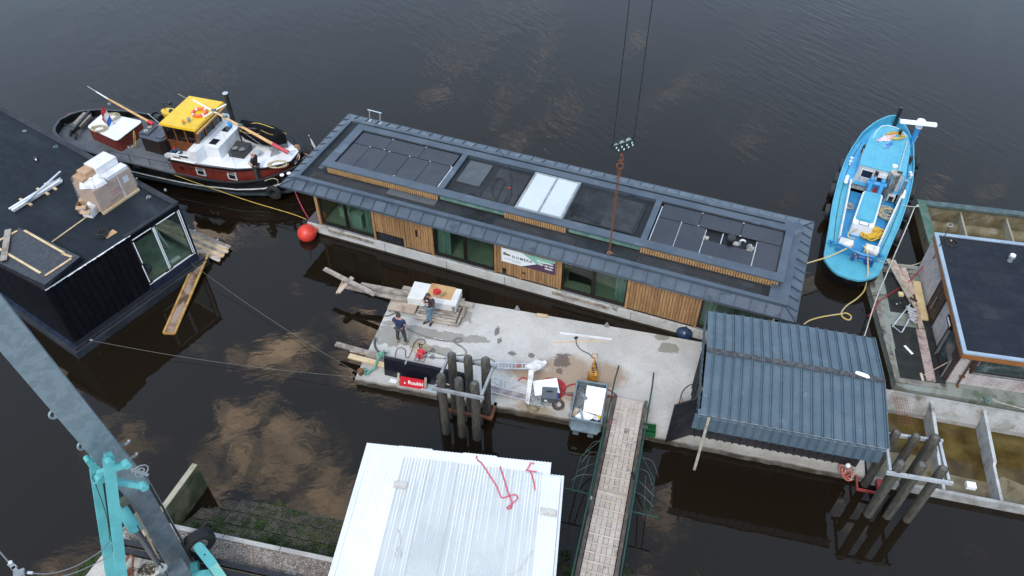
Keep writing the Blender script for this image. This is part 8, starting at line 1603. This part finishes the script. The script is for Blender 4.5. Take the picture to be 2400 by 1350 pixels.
p = A(329, 1104, 22.0); cr_.p('cable_spiral', B().tube([p + Vector((.03 * k / 3 * cos(k * .6), -.02, .03 * k / 3 * sin(k * .6))) for k in range(2, 26)], .018, 5).tube([p + Vector((-.15, 0, .25)), p + Vector((.1, 0, -.3))], .05, 8), GREY, smooth=True)
# hydraulic cylinder
c0, c1, c2 = A(279, 1185, 23.0), A(317, 1240, 23.5), A(385, 1345, 24.4); cr_.p('ram_body', B().cyl(c0, c1, .17, n=16), TEAL, smooth=True); cr_.p('ram_rod', B().cyl(c1, c2, .075, n=12), mat('chrome_rod', (.16, .17, .18), rough=.25, metal=.8), smooth=True); cr_.p('hydraulic_hose', B().tube(smooth_path([A(240, 1108, 22.4), A(226, 1108, 22.2), A(216, 1120, 22.3), A(222, 1130, 22.5), A(250, 1210, 23.0), A(257, 1265, 23.4)]), .012, 5).tube([A(322, 1232, 23.2), A(362, 1300, 23.6), A(400, 1360, 24)], .02, 5), CABLE)
cr_.p('valve_block', B().obox(A(290, 1176, 22.8), (.25, .2, .2)), mat('oily_green', (.07, .09, .06), rough=.6)); cr_.p('foot_block', B().obox(A(405, 1350, 24.4), (.9, .5, .35)), W('galvanised_dark')); cr_.p('foot_pin', B().cyl(A(381, 1331, 23.8), A(384, 1336, 24.2), .12), GREY, smooth=True)
cr_.p('side_rail', B().tube([A(318, 1200, 23.4), A(372, 1310, 24.2)], .03, 5), mat('tan_rail', (.30, .24, .16), rough=.7))
# wheel on its axle arm
wp_ = P(464, 1272, 1.95); ax = Vector((.62, -.78, -.05)).normalized(); tw = T('crane_carriage', 'crane carriage with one big treaded wheel on a teal arm', 'carriage', tuple(wp_), 0)
def wheel_rings(prof, n=40):
    x = ax.cross(Vector((0, 0, 1))).normalized(); y = ax.cross(x); R = []
    for i in range(n): a = 2 * pi * i / n; d = x * cos(a) + y * sin(a); R.append([d * q[0] + ax * q[1] for q in prof])
    R.append(R[0]); return R
tr = tw.p('tyre', B().loft(wheel_rings([(.27, -.14), (.40, -.17), (.49, -.15), (.505, -.07), (.51, 0), (.505, .07), (.49, .15), (.40, .17), (.27, .14), (.26, 0)]), cap=False), RUBBER, smooth=True)
x_ = ax.cross(Vector((0, 0, 1))).normalized(); y_ = ax.cross(x_); tb = B(); 
for r_off in (-.13, -.065, .0, .065, .13):
    for i in range(40):
        a0 = 2 * pi * (i + (.5 if r_off in (-.065, .065) else 0)) / 40; a1 = a0 + 2 * pi / 40 * .72; rad = .522 if abs(r_off) < .1 else .505
        for (aa, bb_) in ((a0, a1),):
            d0 = x_ * cos(aa) + y_ * sin(aa); d1 = x_ * cos(bb_) + y_ * sin(bb_); tb.beam(d0 * rad + ax * r_off, d1 * rad + ax * r_off, .045, .03, tuple((d0 + d1)))
tb.build('tread_blocks', RUBBER, tr)['kind'] = 'stuff'
tw.p('rim', B().loft(wheel_rings([(.27, -.13), (.27, .13), (.25, .14), (.23, .05), (.12, .02), (.12, -.02), (.24, -.1)]), cap=False), mat('rim_grey', (.42, .47, .47), (.30, .32, .31), .5, scale=5), smooth=True); tw.p('hub', B().cyl(ax * -.02, ax * .16, .13, n=16), RUST, smooth=True)
at_ = tw
b0, b1, b2 = at_.L(467, 1284, 2.25), at_.L(500, 1326, 2.2), at_.L(526, 1364, 2.1)
at_.p('arm', B().beam(b0, b1, .30, .16).cyl(b0 + Vector((0, 0, -.08)), b0 + Vector((0, 0, .08)), .15), TEAL); at_.p('worn_arm', B().beam(b1, b2, .28, .14), mat('worn_teal', (.22, .38, .32), (.12, .42, .38), .6, scale=3)); at_.p('carriage_box', B().prism([tuple(at_.L(*q, 1.9)[:2]) for q in ((450, 1342), (492, 1338), (524, 1392), (462, 1392))], 1.4 - wp_.z + 0, 2.0 - wp_.z), TEAL); at_.p('drum', B().cyl(at_.L(448, 1330, 2.0), at_.L(466, 1326, 2.0), .16), mat('teal_dark', (.05, .25, .24), rough=.4), smooth=True); at_.p('stub_axle', B().cyl(Vector((0, 0, 0)), b0 + Vector((0, 0, -.1)), .07), GREY); at_.p('bolt_hole', B().cyl(b0.lerp(b1, .45) + Vector((0, 0, .081)), b0.lerp(b1, .45) + Vector((0, 0, .085)), .03), BLACKM)
single('mast_pad', B().box(-1.2, -1.2, 0, 1.2, 1.2, .25), W('quay_slab'), 'concrete pad under the crane mast', 'pad', loc=(-10.6, 10.6, 1.19), rz=-.2) if False else None
# shackle and thin wires at the left
sk2 = T('shackle', 'steel shackle joining thin wires at the lower left edge', 'shackle', tuple(P(30, 1332, 6.0)), 0)
def V(px, py, z): return sk2.L(px, py, z)
sk2.p('body', B().beam(V(22, 1320, 6), V(36, 1332, 6), .12, .06).beam(V(30, 1330, 6), V(52, 1352, 6), .1, .06).obox(V(45, 1345, 6), (.25, .2, .1), .4), GREY); sk2.p('pin', B().cyl(V(24, 1318, 5.95), V(24, 1318, 6.1), .05), ALU)
for pts, lab in (([(-6, 1287, 6.5), (22, 1319, 6.0)], 'thin wire from the left edge to the shackle'), ([(66, 1342, 6), (75, 1343, 6), (110, 1345, 5.8), (150, 1337, 5.6), (195, 1318, 5.4), (240, 1288, 5.2), (257, 1268, 5.0)], 'upper thin wire curving from the shackle to the teal struts'), ([(120, 1356, 5.8), (170, 1344, 5.5), (215, 1325, 5.3), (258, 1303, 5.1)], 'lower thin wire curving to the teal struts')):
    cable('wire', [P(*p) for p in pts], .022 if len(pts) == 2 else .014, mat('wire_grey', (.22, .23, .24), rough=.5, metal=.4), lab, 'wire')
single('ferrule', B().beam(P(65, 1342.4, 6), P(77, 1343.4, 6), .06, .06), ALU, 'bright ferrule on the upper thin wire', 'ferrule')
# scrap on the quay slab
single('rusty_frame', B().tube(smooth_path([(0, -.5, 0), (-.05, -.1, .2), (.1, .25, .4), (.25, .2, .4), (.3, -.2, .2), (.45, -.5, 0)]), .035, 6).tube([(0, -.3, .1), (.35, -.4, .1)], .03, 6).beam((-.1, -.45, .05), (.2, .0, .08), .2, .03), RUST, 'rusty bent steel scrap on the quay behind the teal struts', 'scrap', loc=tuple(P(298, 1335, 1.2)))
for (px, py, a) in ((303, 1294, 1.2), (467, 1321, .9), (540, 1336, .9)): single('steel_anchor_plate', B().obox((0, 0, .004), (.08 if px != 303 else .07, .22 if px != 303 else .5, .008), a - 1.2), RUST, {303: 'long narrow rust stained slot in the quay slab', 467: 'small rusty plate in the quay slab near the carriage arm', 540: 'small rusty plate in the quay slab further right'}[px], 'plate', loc=tuple(P(px, py, 1.195)))
single('ruler_strip', B().obox((0, 0, .006), (1.0, .06, .01), 0), WHITE, 'thin pale strip lying on the quay slab near the white roof', 'strip', loc=tuple(P(662, 1349, 1.2)), rz=-.25)
sb = B(); rr = random.Random(8)
for i in range(160): a = rr.uniform(0, 6.3); d = .3 * rr.random() ** .6; sb.obox((d * cos(a), d * sin(a) * .7, .01), (rr.uniform(.04, .12), .012, .01), rr.uniform(0, 3))
o = sb.build('twigs', mat('twig_brown', (.10, .075, .045), rough=.9), None, kind='stuff'); o.location = P(345, 1335, 1.2); o['label'] = 'brown twigs and dry leaves on the quay slab'; o['category'] = 'twigs'
# ================================================================ people
def skin(name, pts, edges, rad, m, parent, sub=2, root=0):
    me = bpy.data.meshes.new(name); me.from_pydata([tuple(p) for p in pts], edges, []); ob = bpy.data.objects.new(name, me); COL.objects.link(ob)
    md = ob.modifiers.new('s', 'SKIN'); md.use_smooth_shade = True
    for i, r in enumerate(rad):
        sv = me.skin_vertices[0].data[i]; sv.radius = r if hasattr(r, '__len__') else (r, r); sv.use_root = (i == root)
    sb_ = ob.modifiers.new('u', 'SUBSURF'); sb_.levels = sub; sb_.render_levels = sub
    dg = bpy.context.evaluated_depsgraph_get(); nm = bpy.data.meshes.new_from_object(ob.evaluated_get(dg)); bpy.data.objects.remove(ob)
    nm.materials.clear(); nm.materials.append(m)
    o = bpy.data.objects.new(name, nm); COL.objects.link(o); o.parent = parent
    for p_ in nm.polygons: p_.use_smooth = True
    return o
def person(label, loc, rz, J, top, legs, shoes, hair, sleeves='short', bald=False, longhair=False, H_=1.0):
    t = T('person', label, 'person', loc, rz); V_ = {k: Vector(v) for k, v in J.items()}
    order = ['pel', 'sp', 'ch', 'nk', 'hd', 'top', 'shl', 'ell', 'wrl', 'shr', 'elr', 'wrr', 'hpl', 'knl', 'anl', 'tol', 'hpr', 'knr', 'anr', 'tor']
    E = [('pel', 'sp'), ('sp', 'ch'), ('ch', 'nk'), ('nk', 'hd'), ('hd', 'top'), ('ch', 'shl'), ('shl', 'ell'), ('ell', 'wrl'), ('ch', 'shr'), ('shr', 'elr'), ('elr', 'wrr'), ('pel', 'hpl'), ('hpl', 'knl'), ('knl', 'anl'), ('anl', 'tol'), ('pel', 'hpr'), ('hpr', 'knr'), ('knr', 'anr'), ('anr', 'tor')]
    R = dict(pel=(.15, .12), sp=(.135, .10), ch=(.16, .115), nk=.055, hd=(.078, .09), top=(.07, .085), shl=.065, ell=.045, wrl=.03, shr=.065, elr=.045, wrr=.03, hpl=.095, knl=.06, anl=.045, tol=.035, hpr=.095, knr=.06, anr=.045, tor=.035)
    idx = {k: i for i, k in enumerate(order)}
    body = skin('body', [V_[k] for k in order], [(idx[a], idx[b_]) for a, b_ in E], [R[k] for k in order], SKIN, t.o)
    # hands: palm, four fingers, thumb
    for s_ in ('l', 'r'):
        w, e = V_['wr' + s_], V_['el' + s_]; d = (w - e).normalized(); side = d.cross(Vector((0, 0, 1)));
        side = side.normalized() if side.length > .1 else Vector((1, 0, 0)); dn_ = d.cross(side).normalized(); dn_ = dn_ if dn_.z < 0 else -dn_
        b = B(); b.loft([[w + d * a_ + side * (cos(u) * rw_) + dn_ * (sin(u) * .016) for u in [2 * pi * k / 8 for k in range(8)]] for a_, rw_ in ((-.02, .028), (.03, .038), (.085, .040), (.10, .03))])
        for k, (o_, L_) in enumerate(((-.03, .065), (-.01, .08), (.011, .075), (.031, .055))):
            p0 = w + d * .09 + side * o_; p1 = p0 + d * L_ * .5 + dn_ * .006; p2 = p1 + d * L_ * .35 + dn_ * .025; b.tube([p0, p1, p2], .0095, 6, .007)
        th = w + d * .03 - side * .036; b.tube([th, th + d * .03 - side * .025 + dn_ * .01, th + d * .062 - side * .03 + dn_ * .025], .011, 6, .008)
        b.build('hand', SKIN, body, smooth=True)
    # face
    hd, tp = V_['hd'], V_['top']; up = (tp - V_['nk']).normalized(); fw = Vector(J.get('face', (0, 1, 0))).normalized(); rt_ = fw.cross(up).normalized(); ctr = hd.lerp(tp, .45)
    b = B(); b.loft([[ctr + fw * (.095 + f_) + up * (z_ + .0) + rt_ * (cos(u) * r_) + up * (sin(u) * r_) for u in [2 * pi * k / 6 for k in range(6)]] for f_, z_, r_ in ((-.02, -.01, .018), (.012, -.022, .014), (.026, -.03, .006))]); b.build('nose', SKIN, body, smooth=True)
    for s_ in (-1, 1):
        B().ball(ctr + fw * .078 + rt_ * .032 * s_ + up * .012, .011, 8, 6).build('eye', mat('eye_dark', (.03, .02, .02), rough=.3, grain=0), body); B().ball(ctr + rt_ * .092 * s_ - up * .005, .026, 8, 6, (.5, .8, 1.2)).build('ear', SKIN, body, smooth=True)
    B().ball(ctr + fw * .085 - up * .05, .02, 8, 4, (1.3, .5, .3)).build('mouth', mat('lip', (.35, .12, .10), rough=.6, grain=0), body)
    if not bald:
        hb_ = B(); n = 14; rings = []
        for th in (1.75, 1.45, 1.1, .75, .4, .05):
            rings.append([ctr + up * (.03 + .112 * cos(th)) + (rt_ * cos(2 * pi * k / n) + fw * sin(2 * pi * k / n)) * (.108 * sin(th) * (1.0 if sin(2 * pi * k / n) < .35 or th < 1.2 else .78)) - fw * .012 for k in range(n)])
        hb_.loft(rings)
        if longhair: hb_.ball(ctr - fw * .07 - up * .05, .085, 10, 8, (1, .8, 1.2))
        hb_.build('hair', hair, t.o, smooth=True)
    # clothes over the same skeleton
    ks = ['sp', 'pel', 'ch', 'shl', 'sel', 'shr', 'ser', 'col']; V_['sel'] = V_['shl'].lerp(V_['ell'], .62 if sleeves == 'short' else 1.0); V_['ser'] = V_['shr'].lerp(V_['elr'], .62 if sleeves == 'short' else 1.0); V_['col'] = V_['ch'].lerp(V_['nk'], .75)
    pts = [V_[k] for k in ks]; ed = [(0, 1), (0, 2), (2, 3), (3, 4), (2, 5), (5, 6), (2, 7)]; rd = [(.160, .125), (.170, .14), (.185, .14), .09, .075, .09, .075, .085]
    if sleeves == 'long': pts += [V_['wrl'], V_['wrr']]; ed += [(4, 8), (6, 9)]; rd += [.05, .05]
    skin('shirt', pts, ed, rd, top, t.o)
    skin('trousers', [V_['pel'] + Vector((0, 0, .05)), V_['hpl'], V_['knl'], V_['anl'] + (V_['knl'] - V_['anl']) * .08, V_['hpr'], V_['knr'], V_['anr'] + (V_['knr'] - V_['anr']) * .08], [(0, 1), (1, 2), (2, 3), (0, 4), (4, 5), (5, 6)], [(.165, .135), .11, .082, .068, .11, .082, .068], legs, t.o)
    for s_ in ('l', 'r'):
        a, c = V_['an' + s_], V_['to' + s_]; d = (c - a); d.z = 0; d.normalize(); b = B(); sd_ = Vector((-d.y, d.x, 0)); g_ = Vector((a.x, a.y, min(a.z - .07, c.z - .03)))
        b.loft([[g_ + d * x_ + sd_ * (w_ * cos(u)) + Vector((0, 0, h_ * (.5 + .5 * sin(u)))) for u in [2 * pi * k / 10 for k in range(10)]] for x_, w_, h_ in ((-.09, .03, .07), (-.06, .045, .10), (.02, .05, .12), (.12, .052, .08), (.19, .035, .055))]); b.build('shoe', shoes, t.o, smooth=True)
    return t
def stand(lean=(0, 0), spread=.12, arms='down'):
    J = dict(pel=(0, 0, .95), sp=(0, 0, 1.13), ch=(0, 0, 1.36), nk=(0, .01, 1.52), hd=(0, .03, 1.60), top=(0, .03, 1.70), shl=(-.19, 0, 1.42), shr=(.19, 0, 1.42), hpl=(-.10, 0, .90), hpr=(.10, 0, .90), knl=(-spread, .03, .50), knr=(spread, .03, .50), anl=(-spread - .03, 0, .08), anr=(spread + .03, 0, .08), tol=(-spread - .05, .15, .04), tor=(spread + .05, .15, .04))
    if arms == 'front': J.update(ell=(-.32, .02, 1.16), elr=(.32, .02, 1.16), wrl=(-.12, .24, 1.10), wrr=(.12, .25, 1.12))
    elif arms == 'fold': J.update(ell=(-.27, .05, 1.14), elr=(.27, .05, 1.14), wrl=(.02, .24, 1.26), wrr=(-.06, .22, 1.36))
    else: J.update(ell=(-.26, -.02, 1.14), elr=(.26, -.02, 1.14), wrl=(-.27, .06, .88), wrr=(.27, .06, .88))
    return J
NAVYC = mat('navy_cotton', (.018, .026, .070), (.025, .034, .085), .9, scale=6, grain=.1); GREYC = mat('dark_grey_cloth', (.045, .042, .042), (.06, .056, .055), .9, scale=6); JEAN = mat('blue_jeans', (.10, .17, .22), (.15, .23, .28), .9, scale=6)
BROWNC = mat('dark_brown_jacket', (.035, .022, .024), (.06, .035, .035), .85, scale=5); BLKC = mat('black_cloth', (.012, .012, .013), (.02, .02, .02), .9, scale=6); HAIRB = mat('dark_hair', (.035, .022, .016), (.05, .03, .02), .7, scale=20); HAIRL = mat('blond_hair', (.30, .17, .08), (.2, .11, .05), .7, scale=20)
TAN = mat('tan_shoes', (.26, .22, .17), rough=.8); BLKS = mat('black_shoes', (.015, .015, .016), rough=.6)
f = P(942, 803, PZ); J = stand(arms='front', spread=.16)
person('man in a navy T-shirt standing with his back to the camera on the pontoon', tuple(f), -.35, J, NAVYC, GREYC, TAN, HAIRB)
f = P(1007, 757, PZ); J = stand(arms='fold'); 
for k in ('pel', 'sp', 'ch', 'nk', 'hd', 'top', 'shl', 'shr', 'ell', 'elr', 'wrl', 'wrr', 'hpl', 'hpr'): v = J[k]; J[k] = (v[0], v[1] - .10 * v[2] , v[2])
J.update(knl=(-.02, -.04, .50), knr=(.04, -.0, .49), anl=(.10, .06, .08), anr=(-.09, -.02, .08), tol=(.15, .2, .04), tor=(-.14, .12, .04), wrl=(.05, .13, 1.42), wrr=(-.05, .12, 1.36), hd=(0, -.08, 1.60), top=(.0, -.06, 1.70))
pb_ = person('young man in a dark brown jacket and jeans with crossed legs beside the white block', tuple(f), 2.45, J, BROWNC, JEAN, BLKS, mat('brown_hair', (.09, .05, .03), (.06, .03, .02), .7, scale=20), 'long')
B().prism([(-.05, .02), (.05, .02), (.05, .045), (-.05, .045)], 1.12, 1.42).build('white_shirt_front', WHITE, pb_.o)
f = P(609, 424, 1.08); J = stand(arms='front', spread=.1)
person('bald man in a black T-shirt standing on the side deck of the tug', tuple(f), 1.35, J, BLKC, GREYC, BLKS, HAIRB, bald=True)
f = P(722, 385, 1.62)
J = dict(pel=(0, -.18, .62), sp=(0, -.06, .76), ch=(0, .12, .90), nk=(0, .26, .98), hd=(0, .33, 1.02), top=(0, .42, 1.06), shl=(-.19, .14, .93), shr=(.19, .14, .93), ell=(-.25, .30, .70), elr=(.25, .32, .70), wrl=(-.12, .42, .48), wrr=(.12, .44, .46), hpl=(-.10, -.16, .58), hpr=(.10, -.16, .58), knl=(-.16, .16, .45), knr=(.16, .12, .42), anl=(-.16, -.04, .08), anr=(.16, -.02, .08), tol=(-.17, .12, .04), tor=(.17, .14, .04), face=(0, .6, -.8))
person('fair haired person in black bending down at the bow of the tug', tuple(f), 1.5, J, BLKC, GREYC, BLKS, HAIRL, 'short', longhair=True)
